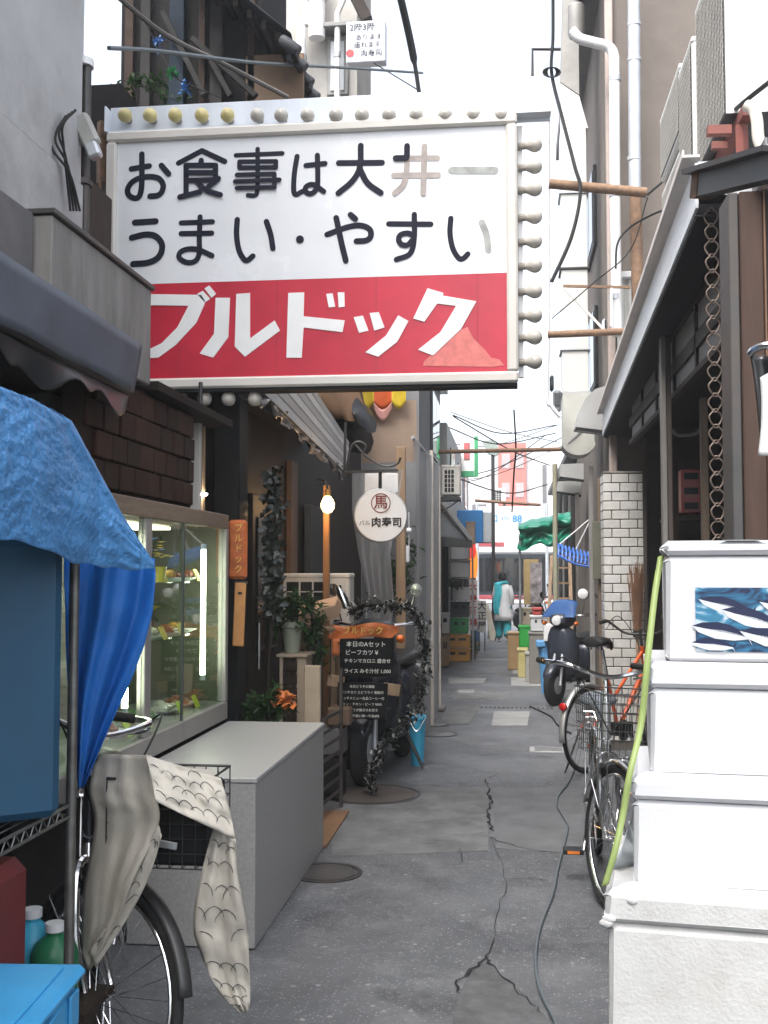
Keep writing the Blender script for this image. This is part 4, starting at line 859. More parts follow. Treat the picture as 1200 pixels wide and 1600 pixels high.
for k in range(7):
    z = bzz0 + (bzz1 - bzz0) * k / 6; bw_.tube([(bx0, by0, z), (bx1, by0, z), (bx1, by1, z), (bx0, by1, z)], .002 if k < 6 else .004, 4, closed=True)
bw_.build('basket', mat('basket_black', K(.03), .4, .5), bk1)
pl_ = P(256, 1319, Y=2.96); MB(BI @ Matrix.Translation(pl_) @ Matrix.Rotation(R(8), 4, 'Y')).box(-.038, .038, -.004, .004, -.01, .01, .002).build('name_plate', alu(), bk1)
# ================= LEFT MIDDLE =================
# ---- glass display case ----
dc = thing('display_case', 'lit glass display case of food samples with aluminium frame', 'display case', (-1.83, 4.95, .71))
cx0, cx1, cy0, cy1, cz0, cz1 = -2.09, -1.6, 3.6, 6.05, .71, 1.86
fr = mat('case_aluminium', (.32, .31, .29), .45, .4, var=.15, dirt=(.2, .17, .14), damt=.4)
brz = mat('case_bronze', (.2, .15, .11), .5, .3, var=.25, sc=12, dirt=(.3, .24, .17), damt=.3, stretch=(8, 1, 8))
MB().box(cx0, cx1, cy0, cy1, cz0, cz0 + .1, .005).build('bottom_rail', fr, dc); MB().box(cx0, cx1, cy0, cy1, cz1 - .08, cz1, .005).build('top_rail', brz, dc)
for y in (cy0, cy1 - .05): MB().box(cx1 - .05, cx1, y, y + .05, cz0 + .1, cz1 - .08, .004).build('stile', fr, dc)
MB().box(cx1 - .045, cx1 - .005, 4.66, 4.74, cz0 + .1, cz1 - .08, .004).build('stile', fr, dc)
MB().box(cx1 - .02, cx1 - .008, 5.22, 5.24, cz0 + .1, cz1 - .08).build('stile', mat('seam_dark', (.05, .06, .055), .3), dc)
MB().box(cx0, cx0 + .01, cy0, cy1, cz0 + .1, cz1 - .08).build('back_panel', mat('case_back', (.085, .09, .055), .35, var=.15), dc)
for y in (cy0, cy1 - .012): MB().box(cx0 + .011, cx1 - .051, y, y + .012, cz0 + .1, cz1 - .08).build('end_panel', mat('case_back', K(.2)), dc)
gp = glass('case_glass', (.86, .93, .88), .05)
for a, b in ((3.65, 4.66), (4.74, 5.22), (5.24, 6.0)): MB().box(cx1 - .026, cx1 - .02, a, b, cz0 + .1, cz1 - .08).build('pane', gp, dc)
for z in (1.48, 1.2): MB().box(cx0 + .02, cx1 - .12, cy0 + .02, cy1 - .02, z, z + .008).build('shelf', glass('shelf_glass', (.8, .9, .85), .08), dc)
tubem = mat('tube_light', (1, .98, .8), .5, emit=9, bump=0)
for y, z0, z1 in ((4.6, .95, 1.7), (5.8, .98, 1.66)):
    t_ = MB().cyl((cx1 - .075, y, z0), (cx1 - .075, y, z1), .0135, n=14).build('tube_light', tubem, dc)
    for z in (z0 - .03, z1): MB().cyl((cx1 - .075, y, z), (cx1 - .075, y, z + .03), .016).build('holder', white(), t_)
MB().box(cx0 + .1, cx1 - .2, 4.5, 5.6, cz1 - .1, cz1 - .085).build('top_light', mat('tube_soft', (1, .95, .72), .5, emit=2.0, bump=0), dc)
# samples in the case
q = random.Random(4)
plate_m = white(); foods = [mat('food_%d' % i, c, .35, var=.3, sc=40, bump=.5, bsc=60) for i, c in enumerate(((.28, .1, .04), (.45, .26, .05), (.2, .06, .03), (.5, .38, .08), (.1, .22, .04), (.55, .5, .4)))]
k = 0
words = ['cutlet', 'curry rice', 'hamburger steak', 'omelette', 'green salad', 'rice']
slots = [(z, y, x) for z in (1.489, 1.209, .812) for y in (4.72, 4.98, 5.2, 5.48, 5.76) for x in (-1.8,) if not (z > 1.4 and y < 5.1)]
shn = {1.489: 'top shelf', 1.209: 'middle shelf', .812: 'floor'}
for i, (z, y, x) in enumerate(slots):
    f = i % 6; o = thing('food_sample', 'plate of %s sample, number %d from the left on the case %s' % (words[f], [4.72, 4.98, 5.2, 5.48, 5.76].index(y) + 1, shn[z]), 'food sample', (x, y, z), group='food samples in the case')
    MB().lathe([(.05, 0), (.095, .015), (.1, .02), (.09, .02), (.05, .008), (0, .008)], (x, y, z), n=24).build('plate', plate_m, o)
    mb = MB()
    for j in range(7): mb.ball((x + q.uniform(-.045, .045), y + q.uniform(-.045, .045), z + .022 + q.uniform(0, .02)), q.uniform(.018, .034), 8, (1, 1, .7))
    mb.build('food', foods[f], o)
    if i % 3 != 1:
        mb = MB(Matrix.Translation((x + .12, y - .02, z)) @ Matrix.Rotation(R(-25), 4, 'Y')); mb.box(-.002, .002, -.035, .035, 0, .07); mb.build('price_card', mat('card_lime', (.55, .68, .06), .6, var=.08, bump=0) if z < 1 else mat('card_yellow', (.7, .55, .08), .6, bump=0), o)
# flowers in the case
def flowerpot(x, y, z, pm_, fm_, label, cat='flower pot'):
    o = thing('flower_pot', label, cat, (x, y, z)); MB().lathe([(.03, 0), (.042, .07), (.046, .075), (.036, .075), (.03, .06), (0, .06)], (x, y, z), n=16).build('pot', pm_, o)
    mb = MB(); clump(mb, (x, y, z + .13), (.06, .06, .05), 60, .035, .015); mb.build('leaves', leafm(), o)
    mb = MB()
    for _ in range(14):
        c = Vector((x + q.gauss(0, .035), y + q.gauss(0, .035), z + .14 + q.gauss(0, .03)))
        for a in range(5): mb.leaf(c, (math.cos(a * 1.26), math.sin(a * 1.26), .4), (0, 0, 1), .026, .018)
    mb.build('blossoms', fm_, o); return o
flowerpot(-1.72, 4.93, 1.489, plastic('pot_blue', (.03, .16, .6)), mat('bloom_blue', (.1, .25, .8), .5, bump=0), 'small blue pot of blue flowers on the case top shelf')
flowerpot(-1.7, 5.1, 1.489, plastic('pot_yel', (.6, .5, .05)), mat('bloom_yellow', (.8, .6, .05), .5, bump=0), 'small yellow pot of yellow flowers on the case top shelf')
flowerpot(-1.86, 5.42, 1.209, plastic('pot_brown', (.2, .1, .05)), mat('bloom_yellow', (.8, .6, .05)), 'brown pot of tall yellow flowers on the case middle shelf')
# menu boards beside the case
om = mat('board_orange', (.45, .12, .035), .45, var=.3, sc=14, dirt=(.2, .04, .015), damt=.5)
mo = thing('menu_board', 'rounded orange-red vertical signboard with yellow characters beside the case', 'sign', (-1.5, 6.2, 1.4))
a = P(371, 812, Y=6.18); b = P(371, 905, Y=6.18); hw = .058
MB().box(a.x - hw, a.x + hw, 6.17, 6.21, b.z, a.z, .03).build('board', om, mo)
yl = mat('letter_yellow', (.75, .5, .12), .5, bump=0)
for k, ch in enumerate('ブルドック'): text(ch, (a.x + .01, 6.169, a.z - .05 - k * .06), (1, 0, 0), (0, 0, 1), .052, yl, mo)
mo2 = thing('menu_board', 'narrow orange wooden menu board hanging under the rounded signboard', 'sign', (-1.48, 6.2, 1.1))
a = P(376, 910, Y=6.2); b = P(374, 1010, Y=6.2); MB(Matrix.Translation(a) @ Matrix.Rotation(R(2), 4, 'Y')).box(-.033, .033, -.012, .012, b.z - a.z, 0, .006).build('board', mat('board_tan', (.5, .24, .08), .5, var=.2, sc=8), mo2)
MB(Matrix.Translation(a) @ Matrix.Rotation(R(2), 4, 'Y')).box(-.04, .04, -.008, .008, -.006, .006).build('hook', darkmetal(), mo2)
MB().box(a.x - .012, a.x + .012, 6.184, 6.1875, a.z - .07, a.z - .055).build('mark', darkwood(), mo2)

# ---- awning fascia and vinyl ----
st = mat('fascia_strip', (.5, .5, .5), .45, .2, var=.15, sc=3, stretch=(1, .3, 1), dirt=(.25, .23, .2), damt=.5)
af = thing('awning', 'pale ribbed awning strip with torn vinyl fringe over the restaurant door', 'awning', (-1.4, 7.5, 2.2))
n0, n1 = P(405, 606, Y=6.38), P(541, 738, Y=9.0); m0, m1 = P(405, 470, Y=6.38), P(546, 690, Y=9.0)
for k in range(6):
    a = k / 6; b = (k + .86) / 6
    MB().prism([n0.lerp(m0, a), n1.lerp(m1, a), n1.lerp(m1, b), n0.lerp(m0, b)], (-.012, 0, 0)).build('rib', st if k % 2 else mat('fascia_strip_light', (.66, .66, .65), .5, var=.1, dirt=(.3, .28, .25), damt=.4), af)
MB().prism([n0, n1, m1, m0], (.0, 0, 0)).build('backing', darkmetal(), af) if False else MB().prism([v + Vector((-.014, 0, 0)) for v in (n0, n1, m1, m0)], (-.01, 0, 0)).build('backing', darkmetal(), af)
def ffr(u, v):
    p_ = n0.lerp(n1, u); h = .05 + .05 * (.5 + .5 * math.sin(u * 47)) + .05 * mnoise.noise(Vector((u * 14, 0, 0)));
    return p_ + Vector((-.02 + .05 * mnoise.noise(Vector((u * 22, v * 2, 1))), 0, .02 - h * v))
MB().grid(ffr, 90, 8).build('fringe', mat('vinyl_clear_dirty', (.22, .2, .19), .18, var=.4, sc=20, bump=.3, bsc=30, spec=.8), af, solid=.002, sharp=180)
MB().tube([n0 + Vector((-.02, 0, -.0)), n1 + Vector((-.02, 0, 0))], .014).build('rod', darkmetal(), af)
# rolled brown and black cover
rc = thing('rolled_cover', 'bunched brown and black rolled awning cover beneath the sign', 'cover', (-1.1, 9.2, 2.3))
def lump(name, pix, rad, m, seed):
    pts = cr([P(x, y, Y=yy) for x, y, yy in pix], 8); n = 14; vs = []
    for i, p_ in enumerate(pts):
        for k in range(n):
            th = 2 * math.pi * k / n; rr = rad[0] + (rad[1] - rad[0]) * i / len(pts); rr *= 1 + .35 * mnoise.noise(Vector((i * .35, th * 1.3, seed)))
            vs.append(p_ + Vector((.3 * math.cos(th), .5 * math.cos(th), math.sin(th))).normalized() * rr)
    mb = MB(); mb.add(vs, [(i * n + k, i * n + (k + 1) % n, (i + 1) * n + (k + 1) % n, (i + 1) * n + k) for i in range(len(pts) - 1) for k in range(n)] + [tuple(range(n))[::-1], tuple((len(pts) - 1) * n + k for k in range(n))]); mb.build(name, m, rc, sharp=60)
lump('brown_fold', [(470, 590, 8.9), (505, 615, 8.9), (548, 628, 8.9)], (.2, .14), mat('cloth_brown', (.28, .16, .085), .7, var=.2, bump=.3, bsc=20), 1)
lump('black_fold', [(545, 590, 9.0), (556, 635, 9.0), (578, 662, 9.0)], (.16, .08), mat('vinyl_black', K(.025)), 2)
lump('black_fold', [(495, 665, 9.2), (530, 665, 9.2), (568, 688, 9.2)], (.22, .12), mat('cover_dark', (.03, .025, .022), .6, bump=.3, bsc=20), 3)
# striped valance
vl = thing('striped_valance', 'scalloped yellow and orange striped awning valance below the sign', 'awning', (-1.0, 9.6, 2.6))
cols_ = [mat('val_yellow', (.75, .55, .04), .6, bump=.1), mat('val_orange', (.7, .13, .03), .6, bump=.1)]
for k, (xa, xb) in enumerate(((562, 584), (584, 612), (612, 634))):
    def fv(u, v, xa=xa, xb=xb): x = xa + (xb - xa) * u; return P(x, 585 + (44 + 12 * math.sin(u * 3.14)) * v + (x - 562) * -.03, Y=9.38 + .06 * math.sin(u * 3.14) * v)
    MB().grid(fv, 10, 8).build('scallop', cols_[k % 2], vl, solid=.003)
    def fv2(u, v, xa=xa, xb=xb): x = xa + (xb - xa) * u; return P(x, 628 + 12 * math.sin(u * 3.14) + (10 + 8 * math.sin(u * 3.14)) * v, Y=9.38 + .06 * math.sin(u * 3.14) + .02 * v)
    MB().grid(fv2, 10, 4).build('trim', mat('val_pink', (.7, .35, .3), .6, bump=.1), vl, solid=.003) if k == 1 else None
# cardboard sheet
a = P(566, 645, Y=9.5); b = P(652, 722, Y=9.5)
o = MB(Matrix.Translation(((a.x + b.x) / 2, 9.5, b.z)) @ Matrix.Rotation(R(-1), 4, 'Y')).box(a.x - (a.x + b.x) / 2, b.x - (a.x + b.x) / 2, -.008, .008, 0, a.z - b.z + .1).build('cardboard_sheet', card()); tag(o, 'plain brown cardboard sheet hanging above the round sign', 'cardboard')
# iron bracket with scrolls
ib = thing('iron_bracket', 'black wrought iron scroll bracket carrying the round sign', 'bracket', (-1.1, 8.9, 2.2))
MB().bar(P(535, 738, Y=8.6), P(622, 735, Y=8.6), .02, .02).build('arm', darkmetal(), ib)
MB().tube(cr([P(541, 735, Y=8.6), P(548, 700, Y=8.6), P(560, 690, Y=8.6), P(572, 697, Y=8.6), P(568, 706, Y=8.6)], 6), .009).build('scroll', darkmetal(), ib)
MB().tube(cr([P(555, 695, Y=8.6), P(575, 715, Y=8.6), P(600, 728, Y=8.6), P(620, 725, Y=8.6), P(626, 715, Y=8.6)], 6), .009).build('scroll', darkmetal(), ib)
MB().bar(P(538, 745, Y=8.6), P(540, 660, Y=8.6), .02, .02).build('upright', darkmetal(), ib)
# round sign
c = P(594, 806, Y=8.6); rsn = thing('round_sign', 'round white sign with red emblem hanging from the iron bracket', 'sign', (c.x, 8.6, c.z - .22))
rr = 41 / FPX * 8.6; nrm = Vector((.22, -1, 0)).normalized(); ux = Vector((1, .22, 0)).normalized()
MB().lathe([(0, -.08), (rr, -.08), (rr + .008, -.06), (rr + .008, .04), (rr, .05)], c, nrm, 40).build('drum', mat('drum_grey', (.42, .44, .44), .4, .3), rsn)
MB().lathe([(rr - .004, .045), (rr - .004, .052), (0, .052)], c, nrm, 40).build('face', mat('face_white', (.66, .67, .68), .3, var=.04, bump=0), rsn)
fc = c + nrm * .053; up = Vector((0, 0, 1)); blk = mat('ink_black', K(.015), .5, bump=0); rdk = mat('ink_red', (.16, .02, .02), .5, bump=0)
ec = fc + up * rr * .48
em = MB(); em.tube([ec + (ux * math.cos(t_ * .2618) + up * math.sin(t_ * .2618)) * rr * .36 for t_ in range(24)], .004, 5, closed=True); em.build('emblem_ring', rdk, rsn)
text('馬', ec + nrm * .001, ux, up, rr * .55, rdk, rsn, 'emblem', bold=.012)
text('バル', fc - ux * rr * .62 - up * rr * .3, ux, up, rr * .22, blk, rsn); text('肉寿司', fc + ux * rr * .22 - up * rr * .28, ux, up, rr * .4, blk, rsn, bold=.02)
MB().bar(c + Vector((0, 0, rr)), (c.x, 8.6, P(594, 737, Y=8.6).z), .02, .02).build('hanger', darkmetal(), rsn)
wa = P(570, 740, Y=8.75); wb_ = P(622, 770, Y=8.75); o = MB().box(wa.x, wb_.x, 8.75, 8.77, wb_.z, wa.z, .003).build('white_board', white()); tag(o, 'plain white board behind the top of the round sign', 'board')
# bulb lamp
p = P(512, 786, Y=7.9); lm = thing('bulb_lamp', 'bare warm glowing bulb on a wooden post by the restaurant door', 'lamp', (p.x, p.y, p.z - .06))
MB().lathe([(0, -.075), (.03, -.065), (.048, -.035), (.05, -.005), (.035, .03), (.02, .05)], p, n=16).build('bulb', mat('bulb_glow', (1, .62, .25), .4, emit=9, bump=0), lm); MB().lathe([(.02, .045), (.022, .1), (0, .105)], p, n=12).build('socket', mat('brass', (.45, .28, .1), .35, .8), lm)
MB().tube(cr([p + Vector((0, 0, .1)), p + Vector((-.02, 0, .16)), p + Vector((-.1, .1, .18))], 5), .008).build('arm', darkmetal(), lm)
ld = bpy.data.lights.new('bulb_light', 'POINT'); ld.energy = 1.2; ld.color = (1, .6, .28); ld.shadow_soft_size = .05; lo = bpy.data.objects.new('bulb_light', ld); C.objects.link(lo); lo.location = p + Vector((.03, -.08, -.06)); lo['kind'] = 'helper'
a = P(510, 800, Y=8.05); o = MB().box(a.x - .022, a.x + .022, 8.03, 8.09, 0, a.z + .2, .004).build('wooden_post', mat('post_orange', (.3, .14, .05), .6, var=.2)); tag(o, 'thin brown wooden post below the glowing bulb', 'post')
# ivy column
iv = thing('ivy_plant', 'dark ivy climbing the black post by the restaurant door', 'plant', (-1.55, 6.6, 1.2))
mb = MB(); q2 = random.Random(33)
for _ in range(340):
    z = q2.uniform(1.25, 2.2); mb.leaf(P(422, 0, Y=6.75) * 0 + Vector((-1.5 + q2.gauss(0, .03), 6.75 + q2.gauss(0, .05), z)), (q2.uniform(-1, 1), q2.uniform(-1, .3), q2.uniform(-1, .2)), (0, -1, .3), .05, .04)
mb.build('leaves', mat('ivy', (.012, .017, .01), .35, var=.5, sc=30, bump=0), iv); MB().tube(cr([(-1.5, 6.75, .2), (-1.52, 6.73, .9), (-1.49, 6.76, 1.5), (-1.5, 6.75, 2.2)], 5), .012).build('stem', darkwood(), iv)
# ---- air conditioner outdoor unit ----
def outdoor_unit(label, x0, x1, y0, y1, z0, z1, face='-Y', group='air conditioner outdoor units', mesh=False, fan=True, m=None):
    o = thing('outdoor_unit', label, 'air conditioner', ((x0 + x1) / 2, (y0 + y1) / 2, z0), group=group)
    m = m or cream(); MB().box(x0, x1, y0, y1, z0 + .02, z1, .012).build('casing', m, o)
    for x in (x0 + .06, x1 - .06): MB().box(x - .03, x + .03, y0 - .01, y1 + .01, z0, z0 + .019).build('foot', darkmetal(), o)
    MB().box(x0 - .004, x1 + .004, y0 - .004, y1 + .004, z1 - .03, z1 + .006, .008).build('top_cover', m, o)
    gm_ = mat('grille_dark', K(.025), .6)
    if face == '-Y':
        w_ = x1 - x0; gx0, gx1 = x0 + .04, x0 + w_ * .66
        g_ = MB().box(gx0, gx1, y0 - .004, y0 + .001, z0 + .06, z1 - .06).build('grille', gm_, o)
        for k in range(2): MB().box(gx0 + (gx1 - gx0) * (k + 1) / 3 - .006, gx0 + (gx1 - gx0) * (k + 1) / 3 + .006, y0 - .012, y0 - .005, z0 + .06, z1 - .06).build('bar', m, g_)
        for k in range(1, 5): z = z0 + .06 + (z1 - z0 - .12) * k / 5; MB().box(gx0, gx1, y0 - .018, y0 - .013, z - .004, z + .004).build('bar', m, g_)
    elif face == '+X':
        cy = y0 + (y1 - y0) * .42; cz = (z0 + z1) / 2; r = (z1 - z0) * .38
        MB().lathe([(r, 0), (r, .006), (0, .006)], (x1, cy, cz), (1, 0, 0), 30).build('grille', gm_, o)
        rg_ = MB()
        for k in range(1, 5): rg_.tube([(x1 + .012, cy + r * k / 4 * math.cos(a * .2618), cz + r * k / 4 * math.sin(a * .2618)) for a in range(24)], .004, 4, closed=True)
        for a in range(6): rg_.cyl((x1 + .012, cy, cz), (x1 + .012, cy + r * math.cos(a * 1.047), cz + r * math.sin(a * 1.047)), .004, n=4)
        rg_.build('fan_guard', m, o)
    else:
        g_ = MB().box(x0 - .003, x0 + .001, y0 + .02, y1 - .02, z0 + .05, z1 - .04).build('coil', mat('coil_dark', (.09, .085, .08), .6, .2), o); w_ = MB(); k = 0
        while y0 + .03 + k * .04 < y1 - .03: w_.box(x0 - .012, x0 - .009, y0 + .03 + k * .04, y0 + .033 + k * .04, z0 + .05, z1 - .04); k += 1
        k = 0
        while z0 + .06 + k * .045 < z1 - .05: w_.box(x0 - .0085, x0 - .006, y0 + .02, y1 - .02, z0 + .06 + k * .045, z0 + .064 + k * .045); k += 1
        w_.build('wire_guard', mat('guard_wire', (.35, .34, .31), .5), g_)
    return o
a = P(440, 897, Y=8.25); b = P(546, 962, Y=8.25)
outdoor_unit('cream outdoor air conditioner unit with dark square grille behind the scooter', a.x, b.x, 8.25, 8.5, 1.02, a.z)
o = thing('unit_stand', 'dark steel stand under the cream air conditioner behind the scooter', 'stand', ((a.x + b.x) / 2, 8.37, 0))
MB().box(a.x, b.x, 8.24, 8.5, .97, 1.018).build('top', darkmetal(), o)
for x in (a.x + .02, b.x - .06):
    for y in (8.26, 8.46): MB().box(x, x + .03, y, y + .03, 0, .969).build('leg', darkmetal(), o)
a = P(468, 945, Y=7.8); o = MB(Matrix.Translation(P(500, 955, Y=7.8)) @ Matrix.Rotation(R(-14), 4, 'Y') @ Matrix.Rotation(R(15), 4, 'X')).box(-.14, .14, -.12, .12, -.05, .05, .006).build('carton', mat('carton_peach', (.5, .34, .22), .7, var=.1)); tag(o, 'tilted peach coloured carton in front of the air conditioner', 'box')
wb = thing('carton_table', 'small brown table under the tilted peach carton', 'table', (a.x + .12, 7.8, 0)); zz = P(500, 978, Y=7.8).z; cxx = P(500, 955, Y=7.8).x
MB().box(cxx - .16, cxx + .14, 7.68, 7.92, zz - .03, zz, .005).build('top', wood(), wb)
for x in (cxx - .15, cxx + .1):
    for y in (7.69, 7.88): MB().box(x, x + .03, y, y + .03, 0, zz - .031).build('leg', wood(), wb)
# plant stand with pot
sa = P(437, 1022, Y=7.0); sb = P(476, 1022, Y=7.0)
ps = thing('plant_stand', 'beige wooden plant stand with dark slatted side beside the granite block', 'plant stand', ((sa.x + sb.x) / 2, 7.1, 0))
tanp = mat('stand_beige', (.36, .28, .2), .6, var=.12); MB().box(sa.x - .02, sb.x + .02, 6.98, 7.3, sa.z - .02, sa.z, .004).build('top', tanp, ps)
MB().box(sb.x - .05, sb.x + .01, 7.0, 7.02, 0, sa.z - .021, .003).build('panel', tanp, ps); MB().box(sa.x, sa.x + .02, 7.0, 7.28, 0, sa.z - .021).build('panel', tanp, ps); MB().box(sb.x - .02, sb.x, 7.03, 7.28, 0, sa.z - .021).build('panel', tanp, ps)
for k in range(11): MB().box(sa.x + .021, sb.x - .051, 7.01, 7.03, .04 + k * .085, .1 + k * .085, .003).build('slat', darkwood(), ps)
def potplant(px, py, y, s, pm_, label, n=220, lf=.07, spread=(.13, .13, .12), m=None):
    p_ = P(px, py, Y=y); o = thing('potted_plant', label, 'plant', p_, group='potted plants')
    MB().lathe([(.045 * s, 0), (.065 * s, .16 * s), (.075 * s, .165 * s), (.075 * s, .2 * s), (.066 * s, .2 * s), (.062 * s, .17 * s), (0, .17 * s)], p_, n=20).build('pot', pm_, o)
    mb = MB(); clump(mb, p_ + Vector((0, 0, .2 * s + spread[2] * .7)), spread, n, lf, lf * .4); mb.build('leaves', m or leafm(), o)
    mb = MB()
    for k in range(5): mb.tube(cr([p_ + Vector((0, 0, .17 * s)), p_ + Vector((rnd.uniform(-.03, .03), rnd.uniform(-.03, .03), .2 * s + spread[2] * .5)), p_ + Vector((rnd.uniform(-.08, .08), rnd.uniform(-.08, .08), .2 * s + spread[2]))], 4), .004, 5)
    mb.build('stems', darkwood(), o); return o
potplant(456, 1021, 7.12, 1.05, mat('pot_green', (.25, .27, .2), .7, var=.1), 'olive green pot with leafy plant on the beige stand', 260, .08, (.15, .13, .13))
o = MB(); clump(o, P(490, 1000, Y=7.3), (.1, .1, .24), 300, .06, .03); v_ = thing('trailing_plant', 'trailing green plant hanging between the pot and the scooter', 'plant', P(490, 1050, Y=7.3)); o.build('leaves', leafm(), v_); MB().tube(cr([P(488, 1060, Y=7.3), P(492, 1010, Y=7.3), P(486, 950, Y=7.3)], 5), .008).build('stem', darkwood(), v_)
pn = thing('slat_screen', 'beige panel screen with thin slats beside the scooter', 'screen', (-1.2, 6.8, 0))
a = P(470, 1040, Y=6.6); b = P(500, 1150, Y=6.6); MB().box(a.x + .02, b.x, 6.6, 6.64, 0, a.z, .005).build('panel', tanp, pn)
slm = mat('slat_grey', (.07, .06, .055), .7, var=.2)
for k in range(7): MB().bar((b.x + .01, 6.62, .12 + k * .085), (b.x + .05, 7.1, .12 + k * .085), .01, .018).build('slat', slm, pn)
MB().box(b.x + .04, b.x + .06, 7.09, 7.12, 0, .9).build('upright', slm, pn)
# flowers at the foot of the post
fp = thing('flower_box', 'low planter of orange flowers and leaves behind the granite block', 'planter', (-1.5, 6.45, 0))
MB().box(-1.6, -1.3, 6.35, 6.6, 0, .62, .01).build('box', darkwood(), fp); mb = MB(); clump(mb, (-1.46, 6.47, .74), (.16, .12, .1), 240, .07, .03); mb.build('leaves', leafm(), fp); mb = MB(); clump(mb, (-1.4, 6.42, .78), (.12, .08, .06), 60, .05, .04); mb.build('blossoms', mat('bloom_orange', (.6, .18, .04), .5, bump=0), fp)
# clutter in the dark under the screen
for k, (px, py, s_) in enumerate(((515, 1190, .14), (520, 1150, .12), (535, 1120, .1))):
    p_ = P(px, py, Y=7.35); o = MB().box(p_.x - s_, p_.x + s_ * .6, 7.3, 7.55, (0, .3, .5)[k], (.28, .48, .62)[k], .01).build('storage_box', (black(), mat('box_grey', (.14, .14, .14), .6), mat('box_brown', (.16, .1, .06), .6))[k])
    tag(o, ('lowest black storage box stacked behind the scooter', 'middle grey storage box stacked behind the scooter', 'topmost brown storage box stacked behind the scooter')[k], 'box')

# ---- scooter with chalk boards ----
def scooter(label, loc, yaw, bodym, name='motor_scooter', screen=None, garnish=True):
    o = thing(name, label, 'scooter', loc, yaw, local=True)
    for nm, x in (('front_wheel', .6), ('rear_wheel', -.55)):
        t = MB(Matrix.Translation((x, 0, .23))); t.lathe([(.1, -.045), (.19, -.05), (.225, -.03), (.23, 0), (.225, .03), (.19, .05), (.1, .045)], (0, 0, 0), (0, 1, 0), 32); wh = t.build(nm, rubber(), o)
        MB(Matrix.Translation((x, 0, .23))).lathe([(0, -.05), (.1, -.047), (.12, -.02), (.12, .02), (.1, .047), (0, .05)], (0, 0, 0), (0, 1, 0), 20).build('rim', galv(), wh)
    def loft(name_, secs, m, parent=o):
        n = 14; vs = []
        for x, z0, z1, w_ in secs:
            for k in range(n):
                th = 2 * math.pi * k / n; c_, s_ = math.cos(th), math.sin(th); vs.append((x, w_ * math.copysign(abs(c_) ** .7, c_), (z0 + z1) / 2 + (z1 - z0) / 2 * math.copysign(abs(s_) ** .7, s_)))
        mb = MB(); mb.add(vs, [(i * n + k, i * n + (k + 1) % n, (i + 1) * n + (k + 1) % n, (i + 1) * n + k) for i in range(len(secs) - 1) for k in range(n)] + [tuple(range(n))[::-1], tuple((len(secs) - 1) * n + k for k in range(n))]); return mb.build(name_, m, parent, sharp=60)
    loft('rear_body', [(-.85, .5, .62, .08), (-.7, .4, .7, .15), (-.4, .35, .72, .17), (-.15, .3, .7, .15), (-.08, .3, .6, .1)], bodym)
    loft('seat', [(-.75, .7, .76, .1), (-.5, .7, .8, .15), (-.2, .69, .78, .13), (-.1, .69, .74, .08)], black())
    loft('floorboard', [(-.12, .24, .33, .15), (.15, .24, .31, .17), (.36, .25, .33, .16)], black())
    loft('leg_shield', [(.3, .3, .85, .18), (.37, .28, .9, .2), (.44, .34, .92, .17), (.5, .5, .86, .08)], bodym)
    loft('front_mudguard', [(.33, .34, .42, .06), (.5, .42, .5, .08), (.66, .42, .49, .08), (.8, .3, .4, .05)], bodym)
    for y in (-.07, .07): MB().cyl((.6, y, .23), (.47, y * .6, .62), .018).build('fork_leg', galv(), o)
    loft('head_cowl', [(.28, .9, 1.02, .12), (.38, .88, 1.06, .16), (.5, .9, 1.04, .11), (.54, .93, 1.0, .07)], bodym)
    MB().lathe([(.06, 0), (.055, .03), (0, .04)], (.52, 0, .965), (1, 0, 0), 18).build('head_light', mat('lens', K(.6), .1, bump=0), o)
    MB().tube(cr([(.22, -.34, 1.03), (.33, -.2, 1.02), (.36, 0, 1.0), (.33, .2, 1.02), (.22, .34, 1.03)], 5), .012).build('handlebar', chrome(), o)
    for s_ in (-1, 1):
        MB().cyl((.2, .35 * s_, 1.03), (.29, .25 * s_, 1.025), .018).build('grip', black(), o)
        MB().ball((.44, .2 * s_, .93), .035, 12, (1, .8, .8)).build('indicator', mat('indicator_orange', (.7, .16, .02), .2, bump=0), o)
        MB().tube([(.32, .22 * s_, 1.02), (.33, .27 * s_, 1.22)], .006, 6).build('mirror_stem', chrome(), o)
        MB().lathe([(.0, 0), (.04, .003), (.036, .014), (0, .017)], (.33, .28 * s_, 1.25), (-1, 0, 0), 16).build('mirror', chrome(), o)
    MB().tube(cr([(-.1, -.17, .2), (-.4, -.19, .22), (-.75, -.19, .3)], 4), [.03] * 5 + [.045] * 4).build('exhaust', galv(), o)
    MB().box(-.9, -.87, -.05, .05, .58, .64, .005).build('tail_light', mat('reflector_red', (.5, .02, .02)), o)
    MB().box(-.9, -.89, -.09, .09, .42, .53).build('number_plate', white(), o)
    MB().tube([(-.1, .12, .25), (-.05, .25, .01)], .012, 6).build('side_stand', darkmetal(), o)
    if screen: MB().grid(lambda u, v: (.5 - .2 * v + .02 * math.cos((u - .5) * 3), (u - .5) * (.42 - .1 * v), 1.0 + .2 * v - .03 * (abs(u - .5) * 2) ** 3 * v), 12, 8).build('windscreen', screen, o, solid=.004)
    return o
w0 = P(578, 1233, Z=0)
navy = mat('scooter_navy', (.02, .022, .03), .25, .2, var=.2, bump=.02)
sc1 = scooter('black scooter parked facing the camera behind the chalk menu boards', (w0.x + .02, w0.y + .78, 0), R(-97), navy); sc1.scale = (1.1, 1.15, 1.12)
